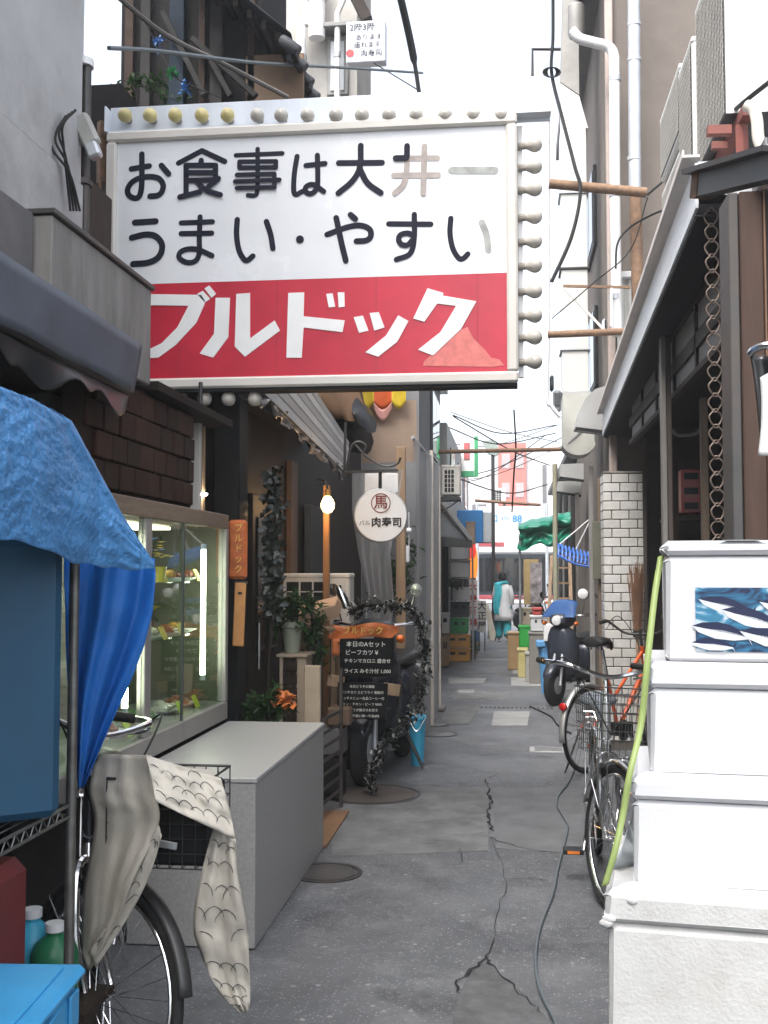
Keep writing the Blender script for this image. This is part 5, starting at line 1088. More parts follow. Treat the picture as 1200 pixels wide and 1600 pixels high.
# chalk boards
mbd = thing('chalk_menu', 'upper black chalk menu board with orange torn banner on the scooter front', 'menu board', P(575, 1065, Y=7.42))
def board(root, pix, y, m, name='board'):
    pts = [P(x, yy, Y=y) for x, yy in pix]; return MB().prism(pts, (0, .012, 0)).build(name, m, root)
bk_ = mat('chalkboard', (.006, .006, .006), .5, var=.3, bump=.05, dirt=(.03, .03, .03), damt=.5); chalk = mat('chalk', (.72, .7, .64), .9, bump=0)
board(mbd, [(531, 998), (616, 997), (617, 1058), (531, 1057)], 7.42, bk_)
def fban(u, v): return P(518 + 100 * u + 6 * math.sin(v * 5), 976 + 22 * v + 3 * math.sin(u * 7), Y=7.44 + .03 * math.sin(u * 9))
MB().grid(fban, 24, 6).build('banner', mat('banner_orange', (.6, .16, .04), .5, var=.3, sc=12, bump=.3, bsc=30), mbd, solid=.004)
def fb2(u, v): return P(519 + 14 * u, 998 + 26 * v, Y=7.46)
MB().grid(fb2, 6, 6).build('banner_tail', mat('banner_orange', (.6, .16, .04)), mbd, solid=.004)
kp = 7.4 / FPX
for s_, px, py, sz, c_ in (('ブルドック', 567, 986, 13, yl), ('本日のAセット', 572, 1007, 9.5, chalk), ('ビーフカツ ¥', 565, 1020, 9, chalk), ('チキンマカロニ 盛合せ', 574, 1033, 7.2, chalk), ('ライス みそ汁付 1,000', 574, 1049, 7.6, chalk)):
    text(s_, P(px, py, Y=7.415 if c_ is chalk else 7.40), (1, 0, 0), (0, 0, 1), sz * kp, c_, mbd, bold=.012)
mbd2 = thing('chalk_menu', 'lower black chalk menu board with small white writing on the scooter front', 'menu board', P(570, 1125, Y=7.42))
board(mbd2, [(528, 1066), (606, 1068), (604, 1125), (527, 1122)], 7.42, bk_)
for k, s_ in enumerate(('本日どうぞの御飯', 'メンチカツ エビフライ 御飯付', 'ランチメニュー全品コーヒー付', 'トン・チキン・ビーフ ¥850', 'しょうが焼きのお定食', '営業 午前11時〜午後8時')):
    text(s_, P(566, 1073 + k * 9.2, Y=7.415), (1, 0, 0), (0, 0, 1), 5.0 * kp, chalk, mbd2, bold=.008)
for px, py, l in ((612, 1075, .1), (525, 1062, .08)):
    p_ = P(px, py, Y=7.45); o = MB(Matrix.Translation(p_) @ Matrix.Rotation(R(8), 4, 'Y')).box(-.06, .06, -.01, .01, -.05, .03, .004).build('cork_board', wood()); tag(o, 'small brown wooden plate %s' % ('right of the lower chalk board' if px > 600 else 'left between the two chalk boards'), 'board')
# garlanded black arch over the scooter
ar = thing('garland_arch', 'black arch stand wound with a dark leafy garland around the scooter', 'garland', P(578, 1235, Z=0))
path = cr([P(548, 955, Y=7.6), P(575, 947, Y=7.5), P(615, 947, Y=7.45), P(645, 955, Y=7.4), P(660, 985, Y=7.4), P(664, 1030, Y=7.4), P(660, 1080, Y=7.35), P(640, 1120, Y=7.3), P(605, 1160, Y=7.3), P(582, 1195, Y=7.3), P(578, 1236, Y=7.55)], 8)
MB().tube(path, .012).build('tube', black(), ar)
mb = MB(); mb2 = MB()
for i, p_ in enumerate(path):
    for _ in range(16):
        (mb if rnd.random() < .72 else mb2).leaf(p_ + Vector((rnd.gauss(0, .02), rnd.gauss(0, .02), rnd.gauss(0, .02))), (rnd.uniform(-1, 1), rnd.uniform(-1, 1), rnd.uniform(-1, 1)), (0, 0, 1), .045, .02)
stuff(mb.build('garland_leaves', mat('garland_dark', (.02, .022, .02), .4, var=.5, sc=30, bump=0), ar)); stuff(mb2.build('garland_tips', mat('garland_silver', (.3, .3, .27), .45, bump=0), ar))
p_ = P(655, 1145, Y=8.7); o = thing('blue_bucket', 'tall light blue plastic bin standing behind the scooter', 'bin', (p_.x, 8.7, 0))
a = P(640, 1100, Y=8.7); b = P(664, 1100, Y=8.7); MB().lathe([(.05, 0), (.068, .36), (.074, .365), (.074, .39), (.064, .39), (.06, .3), (0, .3)], ((a.x + b.x) / 2, 8.7, 0), n=24).build('body', plastic('bin_cyan', (.05, .35, .55)), o); MB().tube(cr([((a.x + b.x) / 2 - .07, 8.67, .38), ((a.x + b.x) / 2, 8.61, .28), ((a.x + b.x) / 2 + .07, 8.67, .38)], 5), .004).build('handle', chrome(), o)
# silver thermos like tube on the handlebar
p_ = P(535, 932, Y=7.7); o = MB().lathe([(.02, -.09), (.032, -.08), (.032, .03), (.022, .05), (.022, .08), (0, .085)], p_, (-.35, -.1, .9), 16).build('umbrella_holder', chrome()); tag(o, 'silver tube fixed at the left handlebar of the scooter', 'tube')

# ---- clear plastic curtains ----
pcm = glass('clear_vinyl', (.88, .89, .9), .04, .42)
pcm2 = glass('clear_vinyl_thick', (.86, .87, .88), .05, .5)
pc = thing('plastic_curtain', 'tall clear plastic curtain with white pole along the alley', 'curtain', (-.85, 10.5, 0))
def fcu(u, v):
    y = 9.35 + u * 2.75; return (-.845 + .04 * u + .035 * math.sin(u * 17 + v * 1.5) + .015 * math.sin(u * 41 + v * 4), y, 2.68 - .25 * u * 0 - v * 2.66)
MB().grid(fcu, 60, 16).build('sheet', pcm, pc, sharp=180)
MB().cyl((-.80, 10.9, 0), (-.80, 10.9, 2.75), .022).build('pole', mat('pole_cream', (.55, .5, .44), .5), pc); MB().cyl((-.845, 9.3, 2.69), (-.81, 12.2, 2.69), .015).build('rail', galv(), pc)
MB().cyl((-.80, 12.1, 0), (-.80, 12.1, 2.7), .014).build('pole', mat('pole_cream', K(.5)), pc)
MB().box(-.86, -.74, 11.95, 12.2, .004, .05, .01).build('foot', concrete(), pc)
pc2 = thing('plastic_drape', 'twisted clear plastic drape hanging behind the round sign', 'curtain', P(580, 950, Y=9.0))
def fc2(u, v):
    ws = lerp_list([80, 70, 50, 40, 45], v); cxp = lerp_list([590, 585, 585, 595, 590], v); return P(cxp + (u - .5) * ws, 735 + 260 * v, Y=9.1 + .06 * math.sin(u * 14 + v * 5))
MB().grid(fc2, 40, 20).build('sheet', pcm2, pc2, sharp=180)
hb_ = thing('hanging_tag', 'small white tag and bead hanging from the plastic curtain pole', 'tag', P(640, 850, Y=9.1)); MB().ball(P(639, 829, Y=9.1), .025).build('bead', white(), hb_); MB().box(P(637, 860, Y=9.1).x - .015, P(637, 860, Y=9.1).x + .015, 9.09, 9.11, P(637, 878, Y=9.1).z, P(637, 853, Y=9.1).z, .004).build('label', white(), hb_); MB().cyl(P(639, 878, Y=9.1), P(639, 800, Y=9.1), .003).build('string', white(), hb_)
o = MB(); clump(o, P(606, 910, Y=9.9), (.16, .16, .26), 420, .09, .035); v_ = thing('bamboo_plant', 'green leafy shrub behind the plastic drape', 'plant', P(606, 990, Y=9.9)); o.build('leaves', leafm(), v_)
for k in range(3): MB().tube(cr([(P(606, 990, Y=9.9).x + .02 * k, 9.9, 0), (P(600 + 6 * k, 950, Y=9.9).x, 9.9, .8), P(598 + 8 * k, 890, Y=9.9)], 5), .012).build('stem', darkwood(), v_)
# ================= RIGHT SIDE =================
# ---- styrofoam boxes ----
foam = mat('styrofoam', (.58, .585, .6), .75, var=.04, sc=8, bump=.2, bsc=90, dirt=(.48, .475, .45), damt=.35, dsc=4, bdist=.003)
foamd = mat('styrofoam_grimy', (.52, .52, .505), .8, var=.07, sc=6, bump=.5, bsc=120, dirt=(.36, .345, .3), damt=.55, dsc=5, bdist=.004)
def foam_box(label, px, ptop, plid, pbot, y, wd, dp, m, rot=0., z0=None):
    a = P(px, ptop, Y=y); zt_ = a.z; zl = P(px, plid, Y=y).z; zb_ = P(px, pbot, Y=y).z if z0 is None else z0
    o = thing('styrofoam_box', label, 'box', (a.x, y, zb_), R(rot), local=True, group='stacked styrofoam boxes')
    h = zt_ - zb_; hl = zt_ - zl
    def rbox(x0, x1, y0, y1, z0_, z1_, c, seed):
        mb = MB(); mb.box(x0, x1, y0, y1, z0_, z1_, c); return mb
    body_ = rbox(.006, wd - .006, .006, dp - .006, 0, h - hl - .002, .012, 1).build('body', m, o, bevel=.003)
    lid_ = rbox(0, wd, 0, dp, h - hl, h, .014, 2).build('lid', m, o, bevel=.003)
    return o, h, hl
o4, h4, hl4 = foam_box('topmost white styrofoam box with a blue fish picture on its side', 1034, 845, 868, 1034, 2.62, .62, .42, foam, -7.)
o3, h3, hl3 = foam_box('white styrofoam box just under the one with the fish picture', 1010, 1036, 1075, 1212, 2.58, .62, .44, foam, -6.)
o2, h2, hl2 = foam_box('white styrofoam box third from the top of the stack', 984, 1214, 1250, 1386, 2.52, .66, .46, foam, -7.)
z1_ = P(945, 1390, Y=2.46).z
o1, h1, hl1 = foam_box('wide dented white styrofoam box at the bottom of the visible stack', 944, 1390, 1442, 1700, 2.46, .72, .52, foamd, -8., z1_ - .36)
o0 = thing('styrofoam_box', 'lowest styrofoam box hidden beneath the wide dented one', 'box', o1.location.copy(), R(-8), group='stacked styrofoam boxes', local=True); o0.location.z = 0
MB().box(.01, .7, .01, .5, 0, z1_ - .362, .012).build('body', foamd, o0)
# finger slot in the top lid, chips on the dented box
MB().prism([Vector((.12, -.0, h4 - .001)), Vector((.16, .02, h4 + .0005)), Vector((.2, .02, h4 + .0005)), Vector((.24, 0, h4 - .001))], (0, 0, .0012)).build('grip_slot', mat('slot_grey', (.25, .26, .27), .8), o4)
q = random.Random(8)
def hid(p): return p
for (px, pz, s_) in ((.30, -.02, .01), (.02, h1 - hl1, .012), (.05, h1 - hl1 + .01, .012)): MB().ball((px * .2, .0, pz if pz > 0 else h1 - .02), s_, 8, (1.3, .5, .8)).build('dent_chip', foamd, o1)
# fish picture: flat print on the side of the top box
def picture_mat():
    m = bpy.data.materials.new('sea_print'); m.use_nodes = True; t = m.node_tree; N = t.nodes.new; LK = t.links.new; b = t.nodes['Principled BSDF']
    g_ = N('ShaderNodeNewGeometry'); mp = N('ShaderNodeMapping'); mp.inputs['Scale'].default_value = (5, 5, 14); mp.inputs['Rotation'].default_value = (0, .35, 0); LK(g_.outputs['Position'], mp.inputs['Vector'])
    n = N('ShaderNodeTexNoise'); n.inputs['Scale'].default_value = 2.2; n.inputs['Detail'].default_value = 5; n.inputs['Distortion'].default_value = 1.2; LK(mp.outputs[0], n.inputs['Vector'])
    c = N('ShaderNodeValToRGB'); e = c.color_ramp.elements; e[0].position = .36; e[0].color = (.005, .012, .045, 1); e[1].position = .62; e[1].color = (.45, .55, .62, 1)
    k = c.color_ramp.elements.new(.46); k.color = (.015, .1, .2, 1); k = c.color_ramp.elements.new(.55); k.color = (.04, .2, .32, 1)
    LK(n.outputs['Fac'], c.inputs[0]); LK(c.outputs[0], b.inputs['Base Color']); b.inputs['Roughness'].default_value = .35
    return m
k26 = 2.62 / FPX; fx0 = (1082 - 1034) * k26; fz = lambda py: h4 - (py - 845) * k26
pic = MB().box(fx0, .5, .0035, .0055, fz(1012), fz(916)).build('fish_picture', picture_mat(), o4)
navyp = mat('print_navy', (.006, .012, .05), .35, bump=0); whp = mat('print_white', (.62, .66, .7), .35, bump=0)
def fish(cx, cz, l, a, m_top, m_bel, d):
    c_, s_ = math.cos(a), math.sin(a); tr_ = lambda x, z: Vector((fx0 + cx + (x * c_ - z * s_) * l, .0034 - d, fz(1012) + cz + (x * s_ + z * c_) * l))
    up_ = [(-.5, 0), (-.35, .09), (-.1, .15), (.1, .14), (.3, .08), (.42, .03), (.5, .14), (.47, 0)]
    dn = [(-.5, 0), (-.3, .0), (0, .03), (.25, .02), (.42, .0), (.5, -.12), (.42, -.03), (.2, -.1), (-.1, -.13), (-.38, -.08)]
    mb = MB(); mb.prism([tr_(x, z) for x, z in up_], (0, .0004, 0)); mb.build('fish_back', m_top, pic, smooth=False)
    mb = MB(); mb.prism([tr_(x, z) for x, z in dn], (0, .0004, 0)); mb.build('fish_belly', m_bel, pic, smooth=False)
for i, (cx, cz, l, a) in enumerate(((.07, .105, .13, -.25), (.13, .075, .15, -.3), (.06, .045, .14, -.2), (.17, .03, .15, -.25), (.22, .1, .16, -.2), (.04, .015, .1, -.1))): fish(cx, cz, l, a, navyp, whp, .0003 + .0009 * i)
# green packing strap
sp_ = cr([P(1034, 868, Y=2.66), P(1024, 930, Y=2.62), P(1012, 1040, Y=2.56), P(1003, 1130, Y=2.55), P(985, 1210, Y=2.5), P(975, 1270, Y=2.49), P(962, 1330, Y=2.46), P(946, 1386, Y=2.45)], 8)
mb = MB(); vs = []
for p_ in sp_: vs += [p_ + Vector((-.008, .01, -.003)), p_ + Vector((.008, .012, .003))]
mb.add(vs, [(2 * i, 2 * i + 1, 2 * i + 3, 2 * i + 2) for i in range(len(sp_) - 1)]); o = mb.build('packing_strap', mat('strap_green', (.24, .31, .1), .4, var=.1, bump=.05), None, solid=.001); tag(o, 'pale green packing strap hanging down the side of the foam boxes', 'strap')
# white liner bag corner
mb = MB(); mb.grid(lambda u, v: P(947 + 38 * v * (1) - 4 * u, 1388 - 105 * v, Y=2.62 + .03 * math.sin(v * 9) + .1 * u) + Vector((.14 * u * (1 - v), 0, 0)), 10, 14); o = mb.build('plastic_liner', mat('liner_white', (.7, .74, .76), .4, var=.05, trans=.3), None, solid=.001, sharp=180); tag(o, 'crumpled white plastic sheet sticking out between the foam boxes and bicycle', 'plastic sheet')

# ---- bicycles on the right ----
# silver city bike facing the camera
fwd2 = R(-91); st2 = R(20)
wc2 = P(960, 1405, Z=0); wc2 = Vector((.49, 5.1, 0))
loc2 = wc2 - Matrix.Rotation(fwd2, 3, 'Z') @ Vector((.375 + .155 * math.cos(st2), .155 * math.sin(st2), 0))
silver = mat('bike_silver', (.45, .46, .47), .3, .7, var=.1, bump=.02)
bicycle('silver city bicycle with wire front basket and grey saddle behind the foam boxes', loc2, fwd2, silver, steer=st2, saddle_m=mat('saddle_grey', (.14, .16, .18), .5, var=.15), basket=True, rack=True, name='bicycle')
# orange bike seen from behind
fwd3 = R(54)
wr = P(905, 1208, Z=0); loc3 = Vector((wr.x + .06, wr.y, 0)) - Matrix.Rotation(fwd3, 3, 'Z') @ Vector((-.52, 0, 0))
orange = mat('bike_orange', (.6, .1, .02), .3, var=.08, bump=.02)
ob = bicycle('orange bicycle with black saddle parked behind the silver one', loc3, fwd3, orange, steer=R(12), saddle_m=black(), basket=False, rack=False, barm=darkmetal(), guard=mat('guard_silver', (.5, .5, .48), .35, .6), sport=True, saddle_z=.97)
# ---- steel structure details of the near right building ----
ch = thing('rain_chain', 'rusty rain chain of heart-shaped links hanging from the eave', 'chain', P(1113, 860, Y=4.35))
zt_ = P(1106, 340, Y=4.35).z; xk = P(1116, 600, Y=4.35).x; pit = 24 / FPX * 4.35; nl = 34; cm = mat('chain_rust', (.19, .145, .12), .6, .4, var=.25, dirt=(.09, .06, .045), damt=.5)
def link(z, turn):
    pts = [(.1, .52), (.16, .4), (.36, .2), (.4, .02), (.3, -.22), (.14, -.42), (.1, -.52), (-.1, -.52), (-.14, -.42), (-.3, -.22), (-.4, .02), (-.36, .2), (-.16, .4), (-.1, .52)]
    c_, s_ = math.cos(turn), math.sin(turn); return cr([(xk + .006 * math.sin(z * 1.2) + x * pit * 1.05 * c_, 4.35 + x * pit * s_, z + zz_ * pit * 1.12) for x, zz_ in pts], 3, closed=True)
for k in range(nl):
    MB().tube(link(zt_ - k * pit, .25 if k % 2 else -.2), .0036, 6, closed=True).build('link', cm, ch)
hk = MB(); hk.cyl(P(1085, 338, Y=4.35), P(1140, 336, Y=4.35), .004, n=6); hk.build('hook', darkmetal(), ch)
# chrome mirror at the edge
mr = thing('chrome_mirror', 'curved chrome mirror arm hanging at the right edge', 'mirror', P(1190, 700, Y=3.4))
sec = cr([P(1170, 555, Y=3.4), P(1180, 545, Y=3.38), P(1200, 540, Y=3.36), P(1230, 548, Y=3.34)], 6)
MB().tube(sec, [.006] + [.012] * (len(sec) - 1), 10).build('arm', chrome(), mr)
def fmir(u, v): return P(1172 + 18 * v ** .7 + 40 * u, 556 + 150 * v, Y=3.4 - .05 * u + .03 * math.sin(u * 3))
MB().grid(fmir, 8, 16).build('shell', mat('mirror_black', K(.02), .3), mr, solid=.006, sharp=180)
def fmir2(u, v): return P(1188 + 40 * u + 4 * math.sin(v * 3) - 4 * v, 590 + 122 * v - 22 * u * (1 - v), Y=3.31 - .05 * u)
MB().grid(fmir2, 8, 16).build('glass', white(), mr, solid=.004, sharp=180)
# dark interior goods
rc_ = thing('red_crate', 'dark red plastic crate inside the dark market building', 'crate', (1.3, 8.2, 1.5)); a = P(1064, 733, Y=8.2); b = P(1096, 802, Y=8.2)
MB().box(a.x, b.x, 8.2, 8.5, b.z, a.z, .01).build('body', plastic('crate_red', (.3, .02, .02)), rc_)
for k in range(3): MB().box(a.x + .02, b.x - .02, 8.193, 8.199, b.z + .03 + k * .11, b.z + .08 + k * .11).build('slot', black(), rc_)
sh_ = thing('storage_shelf', 'dark wooden storage shelf inside the market building', 'shelf', (1.5, 8.4, 0))
for z in (.5, 1.2, b.z - .02): MB().box(1.15, 2.15, 8.1, 8.7, z - .03, z - .002).build('shelf_board', darkwood(), sh_)
for x in (1.15, 2.1): MB().box(x, x + .05, 8.05, 8.099, 0, 2.4).build('upright', darkwood(), sh_)
o = MB().box(1.2, 1.45, 8.15, 8.4, 1.205, 1.42, .02).build('sack', mat('sack_grey', (.25, .25, .24), .8, var=.2)); tag(o, 'grey bundle on the shelf under the red crate', 'bundle')
o = MB(); o.tube(cr([P(1050, 672, Y=7.5), P(1060, 680, Y=7.5), P(1085, 678, Y=7.5), P(1098, 668, Y=7.5)], 5), .012); o = o.build('hanging_hose', mat('hose_grey', (.2, .18, .16), .6)); tag(o, 'grey hose slung between two posts in the dark building', 'hose')
# broom against the pillar
br = thing('broom', 'brown twig broom propped bristles-up against the tiled pillar', 'broom', P(998, 1000, Y=9.45))
mb = MB(); q = random.Random(6); bc = P(996, 992, Y=9.48)
for k in range(140):
    an = q.uniform(0, 6.28); r0 = q.uniform(0, .03); r1 = r0 * 2.6; h = q.uniform(.42, .62); mb.tube([bc + Vector((r0 * math.cos(an), r0 * math.sin(an), 0)), bc + Vector((r1 * math.cos(an) + q.gauss(0, .01), r1 * math.sin(an), h))], .0025, 3)
stuff(mb.build('twigs', mat('twig', (.19, .1, .055), .8, var=.3), br)); MB().cyl((bc.x, bc.y, 0), bc + Vector((0, 0, .1)), .014).build('handle', wood(), br); MB().cyl(bc + Vector((0, 0, -.02)), bc + Vector((0, 0, .04)), .038).build('binding', darkmetal(), br)
# ---- outdoor units on the right roof ----
wh_ = mat('unit_white', (.68, .68, .65), .45, var=.05, dirt=(.45, .42, .36), damt=.3)
def unit_px(label, pl_, pr_, ptop, pbot, y, ln): 
    a = P(pl_, pbot, Y=y); b = P(pr_, ptop, Y=y); return outdoor_unit(label, a.x, b.x, y, y + ln, a.z, b.z, face='-X', group='outdoor units on the right roof', m=wh_)
unit_px('large nearest outdoor unit with mesh back on the right roof', 1136, 1215, -120, 190, 5.2, .8)
unit_px('upper slim outdoor unit farthest along the right roof', 1063, 1100, 98, 214, 7.0, .9)
unit_px('lower slim outdoor unit below the farthest one on the right roof', 1066, 1100, 228, 300, 7.0, .9)
unit_px('middle tall outdoor unit on the right roof', 1084, 1114, 56, 262, 6.3, .5)
pf = thing('unit_platform', 'rust-red steel angle platform carrying the outdoor units', 'platform', (1.15, 5.6, 3.5)); rr_ = mat('red_oxide', (.2, .06, .045), .65, var=.2, dirt=(.1, .04, .03), damt=.5)
MB().bar(P(1105, 205, Y=5.0), P(1142, 204, Y=5.0), .045, .04).build('angle', rr_, pf); MB().bar(P(1112, 228, Y=5.25), P(1136, 228, Y=5.25), .035, .035).build('angle', rr_, pf); 
za = P(1136, 190, Y=5.2).z; MB().bar((1.08, 5.0, za - .03), (1.03, 8.0, za - .03), .05, .05).build('rail', rr_, pf); MB().bar((1.5, 5.0, za - .03), (1.45, 8.0, za - .03), .05, .05).build('rail', rr_, pf)
for y in (5.1, 6.4, 7.8): MB().bar((1.07, y, za - .06), (1.07, y, 3.0), .04, .04).build('leg', rr_, pf)
MB().box(1.0, 1.6, 5.1, 8.0, za - .003, za - .001).build('deck', darkmetal(), pf)
o = MB().tube(cr([P(1166, 165, Y=4.9), P(1178, 172, Y=4.88), P(1183, 190, Y=4.86), P(1186, 220, Y=4.85), P(1200, 238, Y=4.82), P(1230, 242, Y=4.8)], 6), .026, 12).build('white_pipe_elbow', mat('pipe_cream', (.58, .54, .47), .5)); tag(o, 'cream insulated pipe elbow at the right edge below the outdoor unit', 'pipe')
o = MB().prism([P(1098, 255, Y=5.0), P(1130, 248, Y=5.0), P(1148, 252, Y=5.0), P(1138, 262, Y=5.0), P(1128, 270, Y=5.0), P(1118, 262, Y=5.0)], (0, .03, 0)).build('roof_rag', white()); tag(o, 'scrap of white plastic lying on the right roof edge', 'plastic scrap')
# ---- pipes and ducts on the taupe building ----
o = thing('white_downpipe', 'thick white downpipe with elbow on the taupe building', 'pipe', P(961, 520, Y=10.2))
MB().tube(cr([P(893, 48, Y=10.2), P(905, 60, Y=10.2), P(925, 66, Y=10.2), P(950, 73, Y=10.2), P(959, 88, Y=10.2), P(960, 110, Y=10.2)], 5) + [P(961, 300, Y=10.2), P(964, 525, Y=10.2)], .05, 14).build('pipe', white(), o)
for py in (119, 300, 460): MB().cyl(P(961, py, Y=10.2), P(961, py + 8, Y=10.2), .056, n=16).build('joint', galv(), o)
o = thing('steel_flue', 'grey galvanised flue pipe running up the taupe building', 'pipe', P(994, 470, Y=10.15))
MB().tube([P(990, -80, Y=10.15), P(992, 300, Y=10.15)], .058, 16).build('upper_pipe', galv(), o)
for py in (35, 90, 245): MB().cyl(P(991, py, Y=10.15), P(991, py + 6, Y=10.15), .064, n=16).build('joint', galv(), o)
MB().tube([P(993, 300, Y=10.15), P(997, 500, Y=10.15)], .055, 14).build('lower_pipe', rust(), o)
o = MB().tube([P(858, 287, Y=9.9), P(1010, 301, Y=9.9)], .045, 14).build('rusty_pole', rust()); tag(o, 'upper rusty horizontal pole sticking out from the taupe building', 'pole')
o = MB().tube([P(856, 523, Y=10.0), P(975, 518, Y=10.0)], .033, 12).build('rusty_pole', rust()); tag(o, 'lower rusty horizontal pole bracing out over the alley', 'pole')
o = thing('angle_bracket', 'thin rusty steel bracket with diagonal brace above the lower pole', 'bracket', P(945, 515, Y=10.1))
for a_, b_ in (((880, 447), (985, 449)), ((882, 450), (946, 518)), ((955, 450), (955, 510))): MB().bar(P(*a_, Y=10.1), P(*b_, Y=10.1), .022, .022).build('bar', rust() if a_[0] == 880 else cream(), o)
# white ventilation duct
vd = thing('vent_duct', 'tall white rectangular ventilation duct with rounded foot at right', 'duct', P(897, 720, Y=11.6))
dm = mat('duct_white', (.66, .66, .62), .4, .15, var=.06, dirt=(.5, .49, .44), damt=.3)
xa = P(878, 500, Y=11.6).x; xb = P(919, 500, Y=11.6).x
for a_, b_ in ((200, 300), (303, 418), (421, 545), (548, 612)): MB().box(xa, xb, 11.6, 11.95, P(890, b_, Y=11.6).z, P(890, a_, Y=11.6).z, .006).build('duct_section', dm, vd)
for py in (301, 419, 546, 613): z = P(890, py, Y=11.6).z; MB().box(xa - .02, xb + .02, 11.58, 11.97, z - .012, z + .008, .003).build('flange', galv() if py != 419 else darkmetal(), vd)
ft = []; zf = P(890, 615, Y=11.6).z; zq = P(890, 690, Y=11.6).z; rad = (xb - xa) / 2 + .04
ft = [(xa, zf), (xb + .05, zf), (xb + .05, zq)] + [((xa + xb + .05) / 2 + rad * math.cos(t), zq - .0 - rad * .85 * math.sin(t)) for t in [math.pi * k / 12 for k in range(1, 12)]] + [(xa, zq)]
MB().prism([(x, 11.55, z) for x, z in ft], (0, .4, 0)).build('foot', mat('duct_foot', (.55, .55, .5), .45, .15, dirt=(.4, .38, .33), damt=.4), vd)
MB().bar((xa + .05, 11.54, zq - .02), (xb + .03, 11.54, zf - .3), .008, .012).build('seam', galv(), vd)
top = [P(878, 200, Y=11.6), P(919, 200, Y=11.6), P(905, 150, Y=11.6), P(876, 130, Y=11.6)]
MB().prism(top, (0, .35, 0)).build('transition', dm, vd); MB().prism([P(876, 128, Y=11.6), P(905, 148, Y=11.6), P(903, -60, Y=11.6), P(882, -60, Y=11.6)], (0, .35, 0)).build('duct_section', mat('duct_grey', (.3, .29, .27), .5, .2), vd)
MB().lathe([(.07, 0), (.085, .02), (.085, .3), (.07, .34), (0, .34)], P(900, 8, Y=11.0), (0, 0, -1), 18).build('vent_cap', mat('cap_grey', (.3, .29, .27), .5, .3), vd)
# quarter-round hood and small hoods
def hood(label, pix, y, m):
    pts = [P(x, yy, Y=y) for x, yy in pix]; o = thing('vent_hood', label, 'vent hood', (pts[0].x, y, min(q_.z for q_ in pts))); MB().prism(pts, (0, .35, 0)).build('cowl', m, o)
    a, b = pts[0], pts[-1]; MB().bar(a + Vector((0, -.01, -.01)), b + Vector((0, -.01, -.01)), .02, .03).build('lip', black(), o); return o
hg = mat('hood_grey', (.38, .38, .37), .5, .2, var=.08)
hood('grey quarter-round vent hood at the far end of the right eave', [(899, 668), (904, 645), (915, 622), (930, 608), (948, 602), (948, 674)], 10.9, hg)
hood('square grey vent hood low beside the white duct', [(874, 745), (876, 725), (912, 724), (912, 750)], 13.5, hg)
hood('smaller square grey vent hood below the other by the white duct', [(870, 768), (872, 752), (908, 752), (908, 774)], 14, hg)
# meters and clamps near the duct
for k, (px, py, w_, h_) in enumerate(((870, 628, 12, 34), (862, 600, 6, 24), (948, 512, 14, 26))):
    p_ = P(px, py, Y=11.3); s_ = 11.3 / FPX; o = thing('meter_box', ('dark grey meter box left of the white duct', 'small black switch box above the dark meter box', 'silver insulator cap at the end of the lower pole')[k], 'meter box', p_)
    MB().box(p_.x - w_ * s_ / 2, p_.x + w_ * s_ / 2, 11.2, 11.35, p_.z - h_ * s_ / 2, p_.z + h_ * s_ / 2, .02).build('case', (mat('meter_grey', (.2, .22, .23), .4), black(), chrome())[k], o); MB().box(p_.x - w_ * s_ / 3, p_.x + w_ * s_ / 3, 11.185, 11.199, p_.z - h_ * s_ / 4, p_.z + h_ * s_ / 3, .004).build('window', mat('smoked_glass', K(.03)), o)
o = MB().tube(cr([P(856, 190, Y=11.2), P(857, 480, Y=11.2), P(855, 615, Y=11.2), P(862, 635, Y=11.2), P(876, 652, Y=11.2)], 6), .022, 10).build('conduit_pipe', mat('conduit_white', (.6, .6, .62), .5)); tag(o, 'thin pale conduit pipe bending into the white duct', 'pipe')
# ================= FAR ALLEY =================
def crate(label, px0, px1, ptop, pbot, y, m, dp=.3, group='crates down the alley', slots=True):
    a = P(px0, ptop, Y=y); b = P(px1, pbot, Y=y); o = thing('crate', label, 'crate', ((a.x + b.x) / 2, y, b.z), group=group)
    z0, z1 = b.z, a.z; MB().box(a.x, b.x, y, y + dp, z0, z1, .012).build('body', m, o); MB().box(a.x - .012, b.x + .012, y - .012, y + dp + .012, z1 - .03, z1 + .004, .006).build('rim', m, o)
    if slots:
        for k in range(2): MB().box(a.x + .06 + k * (b.x - a.x - .06) / 2, a.x + .0 + (k + 1) * (b.x - a.x - .06) / 2, y - .004, y + .001, z0 + (z1 - z0) * .55, z0 + (z1 - z0) * .75).build('slot', black(), o)
    return o
yc = plastic('crate_yellow', (.62, .29, .035)); gc = plastic('crate_green', (.02, .28, .07))
yy = 2635 / 143
crate('lower yellow plastic crate on the alley floor at left', 694, 734, 1014, 1034, yy, yc); crate('upper yellow plastic crate with a green one on top', 694, 734, 992, 1012, yy, yc)
crate('dark green plastic crate standing on the yellow crates', 704, 732, 966, 990, yy, gc)
crate('dull dark crate above the green one on the left stack', 704, 733, 940, 964, yy, mat('crate_dark', (.06, .07, .065), .6))
for k, (t_, b_) in enumerate(((852, 874), (876, 902), (918, 938))):
    a = P(704, t_, Y=yy); b = P(734, b_, Y=yy); o = thing('foam_carton', ('topmost', 'second', 'lowest')[k] + ' grey-white carton in the tall stack on the left', 'box', (a.x, yy, b.z), group='cartons stacked on the left')
    MB().box(a.x, b.x, yy, yy + .3, b.z, a.z - .02, .01).build('body', mat('carton_grey', (.5, .5, .52), .6, var=.08), o); MB().box(a.x - .008, b.x + .008, yy - .008, yy + .308, a.z - .02, a.z, .005).build('lid', mat('carton_grey', K(.5)), o)
